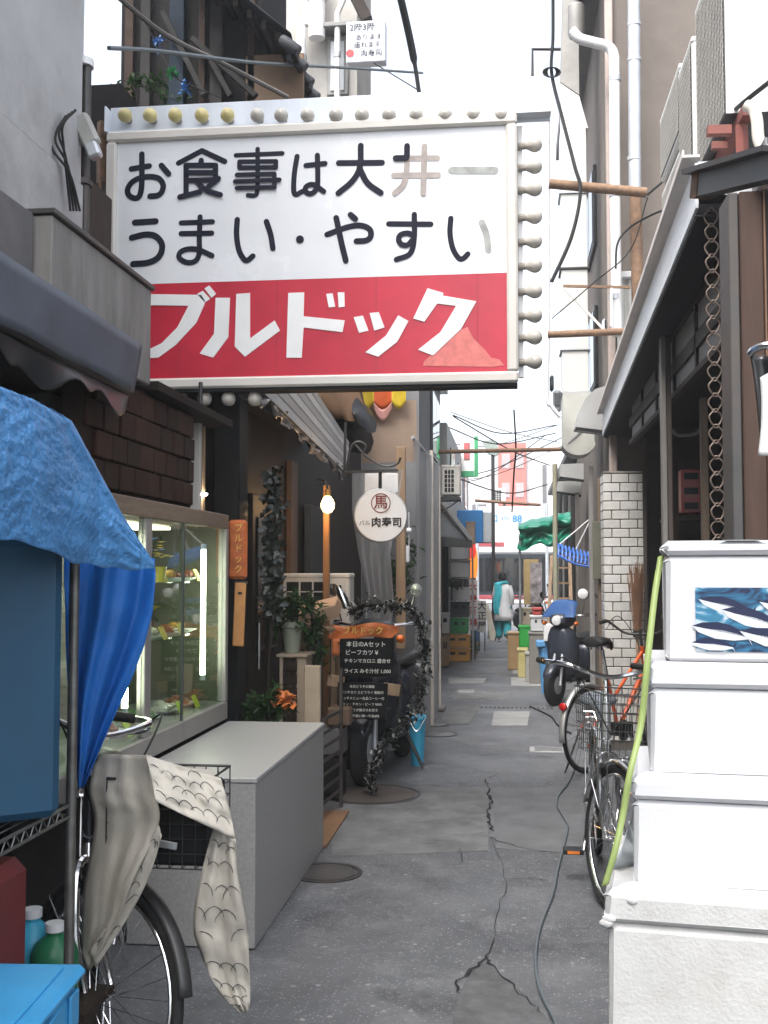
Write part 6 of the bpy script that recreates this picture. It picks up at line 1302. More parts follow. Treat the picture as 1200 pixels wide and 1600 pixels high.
o = thing('box_rack', 'thin steel rack holding the grey-white cartons', 'rack', (P(718, 900, Y=yy).x, yy, 0)); xa = P(700, 900, Y=yy).x; xb = P(738, 900, Y=yy).x
for x in (xa, xb):
    for y in (yy - .03, yy + .33): MB().cyl((x, y, 0), (x, y, 2.0), .01).build('post', galv(), o)
for z in (P(700, 874.8, Y=yy).z, P(700, 903, Y=yy).z, P(700, 939, Y=yy).z): MB().box(xa, xb, yy - .03, yy + .33, z - .012, z - .003).build('shelf', galv(), o)
o = MB(); clump(o, P(706, 912, Y=yy - .15), (.13, .1, .14), 200, .08, .04); v_ = thing('shelf_plant', 'dark leafy plant in front of the grey-white cartons', 'plant', P(706, 920, Y=yy - .1)); o.build('leaves', mat('leaf_dark', (.03, .045, .025), .6, bump=0), v_); MB().cyl(P(706, 938, Y=yy - .15), P(706, 905, Y=yy - .15), .01).build('stem', darkwood(), v_)
o = MB(); clump(o, P(738, 1010, Y=19), (.1, .1, .16), 160, .09, .04); v_ = thing('small_plant', 'small green plant on the floor behind the yellow crates', 'plant', P(738, 1028, Y=19)); o.build('leaves', leafm(), v_); MB().lathe([(.06, 0), (.08, .15), (.07, .15), (0, .13)], (P(738, 1010, Y=19).x, 19, 0), n=14).build('pot', rust(), v_)
# more goods along both sides
gl_ = (('blue fish crate low behind the yellow crates on the left', 736, 748, 985, 1003, 22.3, (.05, .18, .4)), ('red plastic crate above the blue fish crate on the left', 736, 749, 966, 984, 22.3, (.35, .05, .04)),
       ('white drum-like tub beside the left awning post', 690, 701, 958, 990, 17.2, (.5, .5, .48)), ('brown carton under the white tub on the left', 689, 702, 991, 1041.5, 17.3, (.32, .2, .11)),
       ('grey fish crate on the floor beside the grey signboard', 762, 776, 976, 992, 25.0, (.3, .32, .33)), ('orange crate stacked on the grey fish crate', 763, 775, 960, 975, 25.0, (.55, .2, .04)),
       ('white foam box on the dark grey cabinet at right', 829, 856, 962, 987, 15.05, (.55, .56, .57)), ('small red box on top of the white foam box at right', 832, 846, 950, 961, 15.1, (.4, .06, .05)),
       ('stack-top pale carton behind the bright green crate', 812, 838, 950, 977, 17.2, (.42, .36, .27)), ('blue crate beneath the pale carton at right', 813, 840, 978, 1000, 17.3, (.06, .2, .42)))
for lb, x0, x1, t_, b_, y, c_ in gl_:
    crate(lb, x0, x1, t_, b_, y, plastic('goods_%02d%d' % (int(c_[0] * 99), int(y)), c_, .5), dp=.28)
for k, (x0, x1, b_, y) in enumerate(((736, 748, 1003.5, 22.3), (762, 776, 992.5, 25.0), (813, 840, 1000.5, 17.3))):
    o = thing('pallet', ('wooden pallet under the blue fish crate', 'wooden pallet under the grey fish crate', 'wooden pallet under the blue crate at right')[k], 'pallet', (P(x0, 0, Y=y).x, y, 0)); zt2 = P(x0, b_, Y=y).z
    xa, xb = P(x0, b_, Y=y).x, P(x1, b_, Y=y).x; MB().box(xa, xb, y, y + .28, zt2 - .04, zt2 - .002).build('deck', wood(), o)
    for x in (xa, xb - .04): MB().box(x, x + .04, y + .01, y + .27, 0.002, zt2 - .041).build('block', wood(), o)
# lanterns and banners
for k, (px, t_, b_, c_) in enumerate(((739, 856, 904, (.75, .2, .02)), (736, 850, 872, (.5, .04, .03)))):
    a = P(px, t_, Y=19.6 - k); b = P(px, b_, Y=19.6 - k); h = a.z - b.z; r_ = .085; o = thing('paper_lantern', ('orange', 'red')[k] + ' paper lantern hanging by the stacked cartons', 'lantern', b)
    prof = [(.05, 0)] + [(r_ * (.75 + .25 * math.sin(math.pi * i / 14)) + (.004 if i % 2 else 0), h * (.06 + .88 * i / 14)) for i in range(15)] + [(.05, h)]
    MB().lathe(prof, b, n=18).build('shade', mat('lantern_%d' % k, c_, .6, emit=.5, bump=0), o); MB().cyl(a, a + Vector((0, 0, .1)), .004).build('cord', black(), o)
    for z in (0, h - .02): MB().lathe([(.055, 0), (.055, .02), (0, .02)], b + Vector((0, 0, z)), n=14).build('ring', black(), o)
def standee(label, px0, px1, t_, b_, y, m, txt, tm__, name='banner_sign'):
    a = P(px0, t_, Y=y); b = P(px1, b_, Y=y); o = thing(name, label, 'sign', ((a.x + b.x) / 2, y, max(0, b.z))); MB().box(a.x, b.x, y, y + .03, b.z, a.z, .004).build('panel', m, o)
    n = len(txt); h = (a.z - b.z)
    for k, ch_ in enumerate(txt): text(ch_, ((a.x + b.x) / 2, y - .001, a.z - h * (k + .6) / (n + .2)), (1, 0, 0), (0, 0, 1), min(h / (n + .6), (b.x - a.x) * 1.0), tm__, o, bold=.02)
    for x in (a.x + .03, b.x - .03): MB().cyl((x, y + .015, 0), (x, y + .015, b.z), .012).build('leg', darkmetal(), o)
    return o
rdi = mat('ink_red2', (.5, .03, .03), .5, bump=0)
standee('tall narrow white banner with red characters on the left', 733, 746, 906, 985, 20.2, white(), '大衆酒場', rdi); standee('grey standing signboard with black characters on the left', 746, 760, 938, 988, 20.8, mat('sign_greyw', (.45, .45, .44), .6), '大正屋', blk)
o = MB().prism([P(x, y, Y=21.0) for x, y in ((757, 945), (763, 944), (775, 990), (772, 1002), (766, 1000))], (0, .04, 0)).build('leaning_board', mat('board_cream', (.6, .57, .47), .6)); tag(o, 'long cream board leaning on the signs beside the woman', 'board')
# dark awning + blue sign box on the left
aw2 = thing('shop_awning', 'dark sloping shop awning above the yellow crates', 'awning', P(715, 845, Y=17.5))
MB().prism([P(x, y, Y=yv) for x, y, yv in ((680, 772, 14.5), (700, 790, 17.5), (735, 842, 17.5), (690, 838, 14.5))], (0, 0, -.05)).build('sheet', mat('awning_grey', (.22, .22, .22), .6, var=.2), aw2); MB().bar(P(682, 775, Y=14.45), P(735, 845, Y=17.5), .06, .1).build('edge', white(), aw2)
MB().bar(P(690, 846, Y=14.5), P(733, 850, Y=17.5), .1, .12).build('valance', darkmetal(), aw2)
bs = thing('blue_sign_box', 'bright blue box sign projecting from the left shops', 'sign', P(742, 850, Y=18.5)); a = P(714, 797, Y=18.5); b = P(755, 848, Y=18.5)
MB().box(a.x, b.x, 18.5, 18.53, b.z, a.z, .01).build('blue_face', plastic('sign_blue', (.03, .2, .5)), bs); MB().box(a.x, b.x + .14, 18.535, 18.95, b.z, a.z - .03, .01).build('cabinet', mat('cab_pale', (.5, .53, .55), .5), bs)
o = thing('paper_box', 'pale cardboard box on the ledge left of the blue sign', 'box', P(738, 848, Y=18)); a = P(728, 815, Y=18); b = P(742, 850, Y=18); MB().box(a.x, b.x, 18, 18.2, b.z, a.z, .006).build('body', card(), o); MB().box(a.x - .004, b.x + .004, 17.99, 18.21, a.z - .02, a.z + .002).build('lid', card(), o)
# wall AC units at left upper
a = P(690, 776, Y=14.2); b = P(719, 727, Y=14.2); outdoor_unit('cream outdoor unit with round fan on the far left wall', a.x, b.x, 14.2, 14.45, a.z, b.z, face='-Y', group='outdoor units on the far walls')
o = thing('wall_ledge', 'steel bracket ledge under the far left outdoor unit', 'bracket', P(705, 780, Y=14.3)); MB().box(-1.12, b.x, 14.15, 14.5, a.z - .05, a.z - .003).build('shelf', darkmetal(), o); MB().bar((-1.12, 14.2, a.z - .35), (b.x - .02, 14.2, a.z - .05), .02, .02).build('strut', darkmetal(), o)
a = P(770, 785, Y=40); b = P(790, 763, Y=40); outdoor_unit('tiny outdoor unit far away under the salmon-red building', a.x, b.x, 40, 40.4, a.z, b.z, face='-Y', group='outdoor units on the far walls')
o = thing('unit_pole', 'far steel frame carrying the tiny outdoor unit', 'frame', (P(780, 800, Y=40).x, 40.2, 0))
for px in (771, 788): MB().cyl((P(px, 785, Y=40).x, 40.2, 0), (P(px, 785, Y=40).x, 40.2, a.z - .002), .05).build('leg', darkmetal(), o)
# tricolour shop sign
fl = thing('flag_sign', 'white sign with green and red bars high on the left', 'sign', P(735, 745, Y=22)); a = P(719, 682, Y=22); b = P(745, 745, Y=22)
MB().box(a.x, b.x, 22, 22.12, b.z, a.z, .01).build('panel', white(), fl); MB().box(P(738, 0, Y=22).x, P(744, 0, Y=22).x, 21.985, 21.999, b.z, a.z).build('green_bar', mat('sg_green', (.05, .3, .13), .5), fl); MB().box(a.x, P(738, 0, Y=22).x - .01, 21.985, 21.999, b.z, b.z + .12).build('green_bar', mat('sg_green', K(.2)), fl)
MB().box(P(722, 0, Y=22).x, P(731, 0, Y=22).x, 21.985, 21.999, P(725, 718, Y=22).z, P(725, 692, Y=22).z).build('red_mark', mat('sg_red', (.4, .1, .1), .5), fl); MB().box(-1.03, a.x, 22.04, 22.08, (a.z + b.z) / 2 - .04, (a.z + b.z) / 2 + .04).build('bracket', darkmetal(), fl)
o = thing('street_lamp', 'grey-green lamp shade on a pole above the far alley', 'street lamp', P(768, 800, Y=24)); MB().prism([P(x, y, Y=24) for x, y in ((753, 690), (770, 686), (782, 705), (775, 712), (762, 708))], (0, .25, 0)).build('shade', mat('shade_green', (.25, .3, .27), .5), o); MB().cyl((P(770, 705, Y=24.1).x, 24.1, 0), P(770, 703, Y=24.1), .04).build('pole', darkmetal(), o)
# horizontal scaffold poles
for k, (a_, b_, y) in enumerate((((685, 706), (880, 702), 15.5), ((742, 782), (845, 789), 22))):
    o = MB().tube([P(*a_, Y=y), P(*b_, Y=y)], .03, 8).build('crossbar_pole', rust()); tag(o, ('upper rusty pole spanning the alley above the shops', 'lower farther rusty pole spanning the alley')[k], 'pole')
# ---- right side far things ----
gt = thing('green_tarp', 'shiny green tarpaulin canopy on poles at the far right', 'tarp', P(850, 860, Y=17)); gm_ = mat('tarp_green', (.01, .26, .16), .3, var=.2, sc=3, bump=.4, bsc=8, bdist=.03, trans=.15)
def fgt(u, v): return P(810 + 84 * u + 2 * math.sin(v * 5), 826 - 18 * u + (32 + 6 * u + 4 * math.sin(u * 12)) * v + 3 * mnoise.noise(Vector((u * 6, v * 3, 0))), Y=17 + .1 * math.sin(v * 3) - .15 * mnoise.noise(Vector((u * 5, v * 4, 2))))
MB().grid(fgt, 40, 14).build('sheet', gm_, gt, solid=.004, sharp=180)
def fgt2(u, v): a = fgt(u, 0); return a + Vector((0, 1.2 * v, .12 * math.sin(v * 3)))
MB().grid(fgt2, 30, 8).build('top', gm_, gt, solid=.004, sharp=180)
for px in (812, 890): MB().cyl((P(px, 850, Y=17.1).x, 17.1, 0), P(px, 835, Y=17.1), .02).build('pole', galv(), gt)
gp_ = MB().tube([(P(868, 900, Y=14.5).x, 14.5, 0), P(867, 725, Y=14.5)], .035, 12).build('alley_pole', mat('pole_olive', (.27, .27, .19), .6, var=.2, dirt=(.15, .1, .06), damt=.4)); tag(gp_, 'olive green upright pole in front of the green tarp', 'pole')
bbk = thing('blue_rack', 'blue slatted plastic rack hanging tilted from strings', 'rack', P(900, 885, Y=13.2)); blm = plastic('rack_blue', (.06, .17, .55))
for k in range(11):
    t = k / 10; MB().tube(cr([P(872 + 58 * t, 850 + 16 * t, Y=13.2), P(873 + 60 * t, 858 + 20 * t, Y=13.05), P(872 + 60 * t, 872 + 14 * t, Y=13.0)], 4), .012, 6).build('slat', blm, bbk)
for r0, dz in ((.0, 0), (.5, 8), (1., 17)): MB().tube(cr([P(871 + 62 * t, 850 + dz + 18 * t + 6 * math.sin(t * 3.1), Y=13.15 - .15 * r0) for t in (0, .25, .5, .75, 1)], 4), .014, 6).build('rail', blm, bbk)
for a_, b_ in (((875, 850), (925, 808)), ((900, 858), (925, 808)), ((925, 808), (928, 795))): MB().tube([P(*a_, Y=13.2), P(*b_, Y=13.2)], .008, 5).build('string', white(), bbk)
MB().cyl((P(927, 900, Y=13.2).x, 13.25, 0), P(927, 790, Y=13.25), .022).build('pole', galv(), bbk)
ldr = thing('ladder', 'wooden stepladder leaning below the green tarp', 'ladder', P(875, 950, Y=16.5)); 
for a_, b_ in (((852, 950), (862, 868)), ((893, 950), (890, 868))): p0 = P(*a_, Y=16.2); MB().bar((p0.x, 16.0, 0), P(*b_, Y=16.6), .05, .03).build('rail', wood(), ldr)
for k in range(7):
    t = (k + .6) / 7.4; y = 16.0 + .6 * t; MB().bar(P(852 + 10 * t, 1045 - 177 * t, Y=y), P(893 - 3 * t, 1045 - 177 * t, Y=y), .04, .025).build('rung', wood(), ldr)
cmr = thing('convex_mirror', 'small round white mirror on a dark arm by the tiled pillar', 'mirror', P(911, 928, Y=12.5)); MB().lathe([(0, 0), (.05, .004), (.058, .012), (.05, .018), (0, .022)], P(911, 928, Y=12.5), (-.3, -1, .1), 20).build('glass', white(), cmr); MB().tube(cr([P(911, 928, Y=12.53), P(925, 926, Y=12.55), (.975, 12.55, P(940, 935, Y=12.55).z)], 4), .012).build('arm', darkmetal(), cmr)
o = standee('tan framed poster board in front of the bus', 818, 842, 874, 945, 19.0, mat('frame_tan', (.45, .33, .15), .6), '', blk, 'poster_board'); MB().box(P(822, 0, Y=19).x, P(840, 0, Y=19).x, 18.985, 18.999, P(830, 942, Y=19).z, P(830, 879, Y=19).z).build('poster', mat('poster_mix', (.35, .32, .33), .5, var=.8, sc=9), o)
# carton, crates, bins on the right
crate('bright green plastic crate on the right beside the cartons', 811, 842, 978, 1012, 16.4, plastic('crate_bgreen', (.03, .38, .06)), slots=False)
for k, (x0, x1, t_, b_, y, c_, nm, lb) in enumerate(((793, 812, 988, 1045, 17.0, (.42, .27, .13), 'carton_stack', 'tall brown carton at the alley edge on the right'), (809, 824, 1014, 1057, 15.8, (.55, .47, .2), 'yellow_bin', 'pale yellow bin next to the brown carton'), (821, 832, 1020, 1064, 15.2, (.35, .34, .3), 'grey_bin', 'narrow grey bin next to the pale yellow one'), (827, 858, 988, 1064, 15.0, (.2, .19, .17), 'cabinet_box', 'dark grey cabinet beside the light blue bin'))):
    a = P(x0, t_, Y=y); b = P(x1, b_, Y=y); o = thing(nm, lb, 'bin' if 'bin' in nm else 'box', ((a.x + b.x) / 2, y, 0)); m = plastic(nm, c_, .5)
    MB().box(a.x, b.x, y, y + .35, 0.002, a.z - .03, .012).build('body', m, o); MB().box(a.x - .012, b.x + .012, y - .012, y + .36, a.z - .03, a.z, .006).build('lid', m, o)
o = thing('support_block', 'concrete block stack under the green crate', 'block', (P(826, 0, Y=16.4).x, 16.5, 0)); MB().box(P(812, 0, Y=16.4).x, P(841, 0, Y=16.4).x, 16.4, 16.7, .002, P(826, 1012.5, Y=16.4).z - .002, .01).build('block', concrete(), o)
tb_ = thing('light_blue_bin', 'tall light blue plastic trash bin on the right of the alley', 'bin', (P(846, 0, Y=13.9).x, 13.9, 0)); x_ = P(846, 0, Y=13.9).x; z_ = P(846, 1003, Y=13.9).z
MB().lathe([(.07, .002), (.1, z_ - .1), (.11, z_ - .1), (.11, z_ - .02), (.12, z_), (.08, z_ + .01), (0, z_ + .01)], (x_, 13.9, 0), n=24).build('body', plastic('bin_lblue', (.1, .28, .52)), tb_); MB().box(x_ - .13, x_ + .1, 13.78, 14.0, z_ - .06, z_ + .02, .012).build('lid', plastic('bin_lblue', K(.3)), tb_)
o = MB().box(P(842, 0, Y=13.8).x, P(860, 0, Y=13.8).x, 13.7, 13.95, z_ + .021, P(850, 975, Y=13.8).z, .006).build('white_parcel', white()); tag(o, 'white carton lying on top of the light blue bin', 'box')
# scooters and motorcycle on the right
scooter('dark moped with tilted blue windscreen parked before the light blue bin', (P(893, 0, Y=13.0).x, 13.2, 0), R(-118), mat('moped_dark', (.03, .035, .05), .3, .1), screen=mat('screen_blue', (.05, .12, .3), .12, bump=0, trans=.3))
scooter('small black motorcycle far down the alley before the bus', (P(822, 0, Y=20.5).x, 21.3, 0), R(-75), black())
# ---- woman walking away ----
pf_ = P(786, 1003, Z=0); px_, py_ = pf_.x, pf_.y; HS = 1.47 / 1.6
pe = thing('person', 'woman seen from behind in white tunic with turquoise scarf and trousers', 'person', (px_, py_, 0), R(0), local=True)
def skin_mesh(name, joints, edges, m, parent, sub=2):
    me = bpy.data.meshes.new(name); me.from_pydata([tuple(Vector(j[:3]) * HS) for j in joints], edges, []); o = bpy.data.objects.new(name, me); C.objects.link(o); o.parent = parent
    o.modifiers.new('skin', 'SKIN'); 
    if not me.skin_vertices: bpy.context.view_layer.objects.active = o; bpy.ops.mesh.customdata_skin_add()
    for i, j in enumerate(joints): me.skin_vertices[0].data[i].radius = (j[3] * HS, j[4] * HS)
    me.skin_vertices[0].data[0].use_root = True
    sm = o.modifiers.new('sub', 'SUBSURF'); sm.levels = sub; sm.render_levels = sub; me.materials.append(m)
    dg = bpy.context.evaluated_depsgraph_get(); dg.update(); nm = bpy.data.meshes.new_from_object(o.evaluated_get(dg)); o.modifiers.clear(); o.data = nm
    for p_ in nm.polygons: p_.use_smooth = True
    OFF[o.name] = Vector((0, 0, 0)); return o
skinm = mat('skin', (.33, .18, .11), .5, var=.08, bump=0)
J = [(0, 0, .88, .11, .1), (0, 0, 1.05, .1, .085), (0, .01, 1.22, .125, .09), (0, .01, 1.33, .06, .055), (0, .02, 1.4, .045, .045), (0, .03, 1.48, .075, .085), (0, .03, 1.55, .07, .08),
     (-.15, .01, 1.29, .05, .05), (-.2, .03, 1.05, .036, .036), (-.16, .14, .88, .028, .028), (-.15, .19, .83, .03, .014),
     (.15, .01, 1.29, .05, .05), (.21, .0, 1.05, .036, .036), (.2, .08, .85, .028, .028), (.2, .11, .79, .03, .014),
     (-.085, 0, .8, .085, .085), (-.09, .08, .46, .055, .055), (-.09, .02, .1, .036, .036), (-.09, .12, .03, .035, .022),
     (.085, 0, .8, .085, .085), (.09, .0, .46, .055, .055), (.1, -.16, .13, .036, .036), (.1, -.06, .04, .035, .022)]
E = [(0, 1), (1, 2), (2, 3), (3, 4), (4, 5), (5, 6), (2, 7), (7, 8), (8, 9), (9, 10), (2, 11), (11, 12), (12, 13), (13, 14), (0, 15), (15, 16), (16, 17), (17, 18), (0, 19), (19, 20), (20, 21), (21, 22)]
for base, sx in ((10, -1), (14, 1)):
    b_ = J[base]
    for k in range(5):
        dx = (-.024, -.012, 0, .012, .024)[k]; l = (.035, .06, .068, .06, .045)[k]; i = len(J)
        J.append((b_[0] + dx, b_[1] + .02, b_[2] - l * .55, .008, .008)); J.append((b_[0] + dx * 1.1, b_[1] + .035, b_[2] - l, .0065, .0065)); E += [(base, i), (i, i + 1)]
bd = skin_mesh('body', J, E, skinm, pe)
MB().ball((0, .125 * HS, 1.475 * HS), .014, 8, (.8, 1.2, 1)).build('nose', skinm, bd)
for s_ in (-1, 1): MB().ball((.08 * s_ * HS, .03 * HS, 1.47 * HS), .02, 8, (.4, .8, 1.2)).build('ear', skinm, bd)
hm = mat('hair_black', (.012, .01, .01), .45, var=.2, bump=.3, bsc=200)
MB().ball((0, .008 * HS, 1.525 * HS), .098, 16, (.92, 1, 1.02)).build('hair', hm, pe); MB().ball((0, -.1 * HS, 1.5 * HS), .05, 12).build('hair_bun', hm, pe)
def cloth_loft(name, secs, m, parent, n=24, fold=.0):
    vs = []
    for j, (z, rx, ry, cx, cy) in enumerate(secs):
        for k in range(n): th = 2 * math.pi * k / n; f = 1 + fold * (1 - j / len(secs)) * math.sin(th * 7 + j); vs.append(((cx + rx * f * math.cos(th)) * HS, (cy + ry * f * math.sin(th)) * HS, z * HS))
    mb = MB(); mb.add(vs, [(i * n + k, i * n + (k + 1) % n, (i + 1) * n + (k + 1) % n, (i + 1) * n + k) for i in range(len(secs) - 1) for k in range(n)]); return mb.build(name, m, parent, solid=.006, sharp=80)
wt = mat('tunic_white', (.68, .69, .7), .8, var=.06, bump=.3, bsc=40); tq = mat('cloth_turquoise', (.02, .33, .38), .7, var=.15, bump=.3, bsc=40)
cloth_loft('tunic', [(.5, .24, .19, .02, 0), (.62, .215, .175, .01, 0), (.8, .185, .155, 0, 0), (.95, .165, .135, 0, 0), (1.08, .145, .12, 0, 0), (1.2, .165, .125, 0, .01), (1.3, .165, .105, 0, .01), (1.36, .09, .075, 0, .015), (1.39, .058, .056, 0, .02)], wt, pe, fold=.06)
for s_, pts in ((-1, [(-.14, .01, 1.3), (-.2, .03, 1.06), (-.17, .12, .91)]), (1, [(.14, .01, 1.3), (.21, 0, 1.06), (.2, .07, .88)])):
    MB().tube(cr([Vector(p_) * HS for p_ in pts], 5), [.066, .064, .06, .057, .055, .054, .053, .053, .053, .053, .053], 14).build('sleeve', wt, pe)
for pts in ([(-.085, 0, .82), (-.09, .07, .46), (-.09, .03, .1)], [(.085, 0, .82), (.09, .0, .46), (.1, -.14, .14)]): MB().tube(cr([Vector(p_) * HS for p_ in pts], 6), [.1] * 5 + [.095] * 4 + [.085, .08, .075, .07], 16, caps=False).build('trouser_leg', tq, pe, solid=.004)
for p_ in ((-.09, .07, .0), (.1, -.1, .03)): MB().box((p_[0] - .04) * HS, (p_[0] + .04) * HS, (p_[1] - .11) * HS, (p_[1] + .12) * HS, p_[2] * HS + .002, (p_[2] + .045) * HS, .015).build('shoe', mat('shoe_grey', (.3, .32, .33), .6), pe)
def fsc(u, v): x = -.2 + .16 * u + .02 * math.sin(v * 7); z = 1.36 - .72 * v; return Vector((x, -.13 - .03 * math.sin(v * 2.6) + .02 * math.sin(u * 9), z + .02 * math.sin(u * 6))) * HS
MB().grid(fsc, 14, 24).build('scarf', mat('scarf_turquoise', (.05, .5, .58), .7, var=.15, bump=.3, bsc=40), pe, solid=.008, sharp=180)
MB().tube(cr([Vector(p_) * HS for p_ in ((-.14, -.1, 1.33), (-.1, .06, 1.36), (.02, .09, 1.34), (.1, .03, 1.37), (.02, -.07, 1.39), (-.12, -.11, 1.34))], 5), .035, 8).build('scarf_loop', mat('scarf_turquoise', K(.3)), pe)
# ---- bus and street end ----
bus = thing('bus', 'white bus with dark windows and red stripes passing the alley end', 'bus', (0, 38.5, 0)); BY = 38
bz = lambda py: P(800, py, Y=BY).z
MB().box(-5.5, 5, BY, BY + 2.3, .35, bz(936), .05).build('lower_body', white(), bus); MB().box(-5.5, 5, BY - .01, BY + 2.31, bz(936), bz(930), .01).build('red_stripe', mat('bus_red', (.3, .05, .06), .4), bus); MB().box(-5.5, 5, BY + .04, BY + 2.28, bz(930), bz(866)).build('window_band', mat('bus_dark', (.02, .025, .03), .2, bump=0), bus)
MB().box(-5.5, 5, BY, BY + 2.3, bz(866), bz(846), .08).build('roof', white(), bus); MB().box(-3, P(783, 0, Y=BY).x, BY - .012, BY + .0, bz(854), bz(847)).build('red_sign', mat('bus_red', K(.3)), bus)
bg_ = glass('bus_glass', (.35, .42, .45), .12)
for k in range(9):
    x = -5.2 + k * 1.15; MB().box(x, x + 1.08, BY + .01, BY + .035, bz(924), bz(872)).build('pane', bg_, bus); MB().box(x + 1.08, x + 1.15, BY, BY + .039, bz(930), bz(866)).build('pillar', black(), bus)
for x in (-3.8, 3.2): MB().lathe([(0, -.1), (.45, -.1), (.48, 0), (.45, .1), (0, .12)], (x, BY + .05, .48), (0, -1, 0), 28).build('wheel', rubber(), bus)
sp = thing('street_banner', 'long white banner with blue characters above the alley end', 'banner', P(800, 845, Y=34)); a = P(748, 792, Y=34); b = P(852, 846, Y=34)
MB().box(a.x, b.x, 34, 34.06, b.z, a.z, .01).build('panel', mat('banner_white', K(.74), .6, var=.03), sp); bi = mat('ink_blue', (.03, .2, .6), .5, bump=0)
for ch_, px, s_ in (('口', 772, 13), ('小', 789, 12), ('88', 808, 15)): text(ch_, P(px, 811, Y=33.99), (1, 0, 0), (0, 0, 1), s_ * 34 / FPX, bi, sp, bold=.03)
for x in (a.x - .05, b.x + .05): MB().cyl((x, 34.03, 0), (x, 34.03, a.z + .1), .05).build('pole', galv(), sp)
# ---- the small white upper sign ----
us = thing('upper_sign', 'small white sign with black handwriting high beside the grey building', 'sign', P(570, 95, Y=12)); a = P(541, 34, Y=12); b = P(602, 95, Y=12)
MB().box(a.x, b.x, 12, 12.15, b.z, a.z, .01).build('panel', mat('usign_white', (.62, .64, .7), .5, var=.04), us); k12 = 12 / FPX
for s_, px, py, sz in (('2階3階', 566, 43, 14), ('あります', 576, 58, 11), ('座れます', 574, 70, 11), ('肉寿司', 580, 83, 12)): text(s_, P(px, py, Y=11.99), (1, 0, 0), (0, 0, 1), sz * k12, blk, us, bold=.01)
MB().lathe([(.045, 0), (.045, .003), (0, .003)], P(547, 83, Y=11.995), (0, -1, 0), 16).build('red_dot', rdi, us); MB().box(-1.83, a.x, 12.06, 12.1, (a.z + b.z) / 2, (a.z + b.z) / 2 + .05).build('bracket', darkmetal(), us)
MB().tube([P(578, 95, Y=12.05), P(652, 140, Y=12.05)], .008, 5).build('stay', darkmetal(), us)
# ---- plants and clutter on the left roof ----
o = MB(); clump(o, P(215, 142, Y=7.2), (.18, .12, .1), 160, .06, .025); v_ = thing('roof_plant', 'scraggly green plant above the sign on the left', 'plant', P(215, 155, Y=7.2)); o.build('leaves', leafm(), v_); MB().tube(cr([P(215, 160, Y=7.2), P(213, 145, Y=7.2), P(205, 128, Y=7.2)], 4), .008).build('stem', darkwood(), v_)
for k, (px, py, c_) in enumerate(((243, 68, (.12, .25, .5)), (268, 115, (.05, .3, .1)), (287, 135, (.05, .2, .5)))):
    p_ = P(px, py, Y=7.5); mb = MB(); clump(mb, p_, (.03, .03, .05), 22, .06, .03); o = mb.build('cloth_scrap', mat('scrap_%d' % k, c_, .6, bump=0)); tag(o, ('pale blue rag knotted on the wire above the sign', 'green rag knotted on the wire above the sign', 'bright blue rag knotted on the wire above the sign')[k], 'rag')
# ================= WIRES =================
wire('overhead_cable', [P(170, 75, Y=5.6), P(250, 80, Y=6.2), P(400, 98, Y=7.5), P(540, 106, Y=9), P(660, 114, Y=11)], .013, 'long sagging grey cable running above the sign', mat('cable_grey', (.1, .12, .13), .5, bump=0))
wire('overhead_cable', [P(178, -10, Y=6.0), P(260, 55, Y=6.6), P(350, 100, Y=7.2), P(450, 152, Y=7.6)], .016, 'diagonal rope-like cable crossing above the sign', mat('cable_rope', (.12, .11, .1), .8))
wire('overhead_cable', [P(205, -10, Y=7.4), P(240, 60, Y=7.5), P(268, 112, Y=7.5), P(290, 130, Y=7.5), P(345, 152, Y=7.5)], .006, 'thin line with knotted rags above the sign')
wire('overhead_cable', [P(622, -20, Y=9), P(638, 50, Y=9.2), P(648, 100, Y=9.3), P(655, 146, Y=9.3)], [.035] * 12 + [.02] * 7, 'thick black cable end dangling against the sky')
wire('overhead_cable', [P(864, -20, Y=10.4), P(864, 60, Y=10.4), P(862, 115, Y=10.4), P(880, 190, Y=10.2), P(898, 260, Y=9.8), P(907, 300, Y=9.7), P(893, 370, Y=9.6), P(862, 440, Y=9.5)], .018, 'twisted black cable hanging between the sign and taupe building')
wire('overhead_cable', [P(1215, 118, Y=4.6), P(1150, 170, Y=5.2), P(1100, 218, Y=6.2), P(1060, 262, Y=8), P(1012, 304, Y=9.8)], .011, 'black cable running down from the right roof to the rusty pole')
wire('overhead_cable', [P(1012, 308, Y=9.8), P(985, 390, Y=9.9), P(930, 440, Y=10), P(862, 498, Y=10.2)], .006, 'thin wire descending leftward across the white duct')
wire('overhead_cable', [P(962, 420, Y=9.8), P(965, 380, Y=9.8), P(985, 355, Y=9.8), P(1020, 335, Y=9.6), P(1045, 326, Y=9.4)], .01, 'loose black cable looping over the eave near the white downpipe')
mb = MB()
for k in range(7): mb.tube([P(862 + 14 * math.cos(t * .5236 + k) * (1 - .08 * k), 113 + 8 * math.sin(t * .5236 + k), Y=10.35 + .01 * k) for t in range(12)], .006, 5, closed=True)
tag(mb.build('cable_coil', cable_m()), 'coil of wire tied to the hanging twisted cable', 'cable')
o = MB(); o.tube([P(832, 118, Y=10.5), P(832, 77, Y=10.5), P(876, 77, Y=10.5)], .016, 6); tag(o.build('wall_bracket', darkmetal()), 'square black bracket against the sky beside the flue', 'bracket')
wire('overhead_cable', [P(1005, 500, Y=8.2), P(1005, 480, Y=8.2), P(1008, 440, Y=8), P(1030, 400, Y=7.5)], .008, 'short cable rising from the eave gutter')
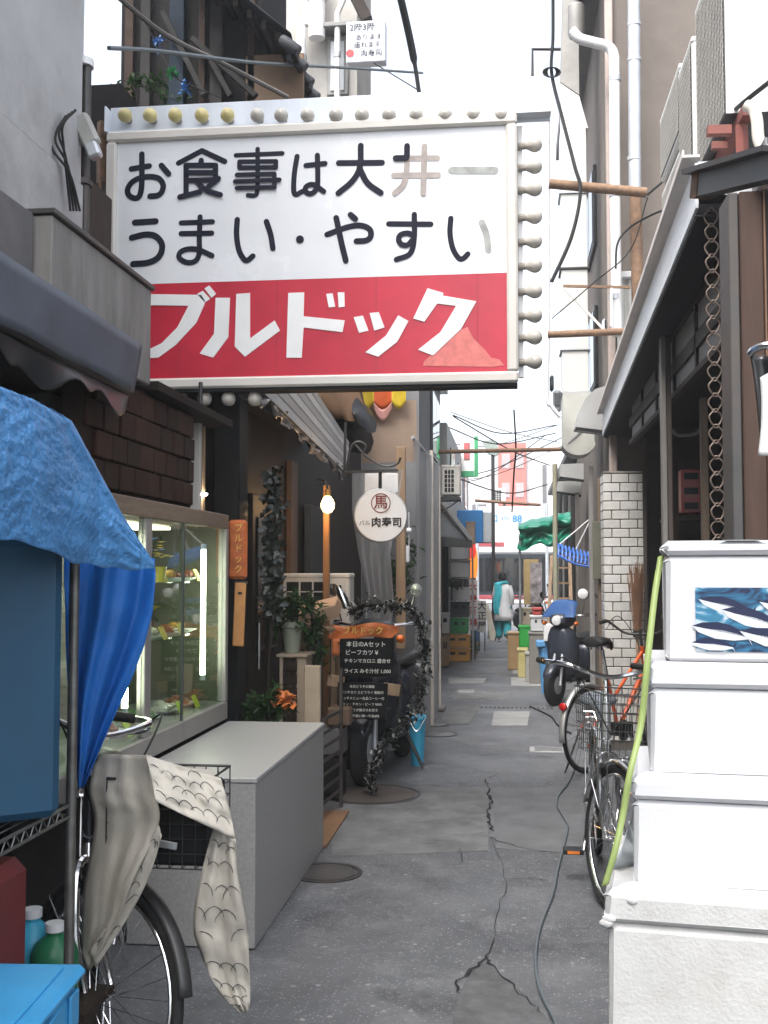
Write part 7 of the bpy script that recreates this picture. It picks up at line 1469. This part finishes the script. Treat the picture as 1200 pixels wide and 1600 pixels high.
wire('overhead_cable', [P(1006, 450, Y=7.3), P(1006, 480, Y=7.3), P(1018, 502, Y=7.3), P(1040, 498, Y=7.2), P(1085, 468, Y=6.6), P(1106, 445, Y=5.6)], .006, 'thin cable looped under the right eave')
q = random.Random(40)
for k in range(9):
    xa = q.uniform(690, 720); xb = q.uniform(830, 880); ya = q.uniform(640, 760); yb = q.uniform(660, 770); yv = q.uniform(18, 30)
    wire('alley_wire', [P(xa, ya, Y=yv), P((xa + xb) / 2 + q.uniform(-20, 20), (ya + yb) / 2 + q.uniform(5, 25), Y=yv + 1), P(xb, yb, Y=yv + 2)], .012, ('first', 'second', 'third', 'fourth', 'fifth', 'sixth', 'seventh', 'eighth', 'ninth')[int(k)] + ' thin wire in the tangle strung across the far alley', group='tangle of far wires')
wire('alley_wire', [P(803, 640, Y=15.4), P(806, 700, Y=15.6), P(803, 740, Y=16), P(800, 800, Y=17)], .014, 'dark vertical cable dropping over the far alley')
wire('floor_cable', [(*P(x, y, Z=0).xy, .012) for x, y in ((899, 1200), (888, 1225), (873, 1245), (871, 1262), (884, 1286), (887, 1300), (872, 1360), (864, 1400), (845, 1450), (837, 1500), (843, 1550), (868, 1605), (880, 1660))], .006, 'thin grey cable snaking along the alley floor', mat('cable_grey', K(.1)), 8)
wire('floor_cable', [(*P(x, y, Z=0).xy, .012) for x, y in ((828, 1105), (845, 1113), (862, 1122), (872, 1135), (892, 1148))], .008, 'short black cable on the floor by the orange bicycle')
# ================= AIR =================
hz = MB().box(-62, 62, -22, 122, -1.3, 14).build('haze', None); stuff(hz)
hm_ = bpy.data.materials.new('haze_air'); hm_.use_nodes = True; t_ = hm_.node_tree; t_.nodes.remove(t_.nodes['Principled BSDF'])
pv = t_.nodes.new('ShaderNodeVolumePrincipled'); pv.inputs['Color'].default_value = (.93, .96, 1, 1); pv.inputs['Density'].default_value = .0032; pv.inputs['Anisotropy'].default_value = .2
t_.links.new(pv.outputs[0], t_.nodes['Material Output'].inputs['Volume']); hz.data.materials.clear(); hz.data.materials.append(hm_)
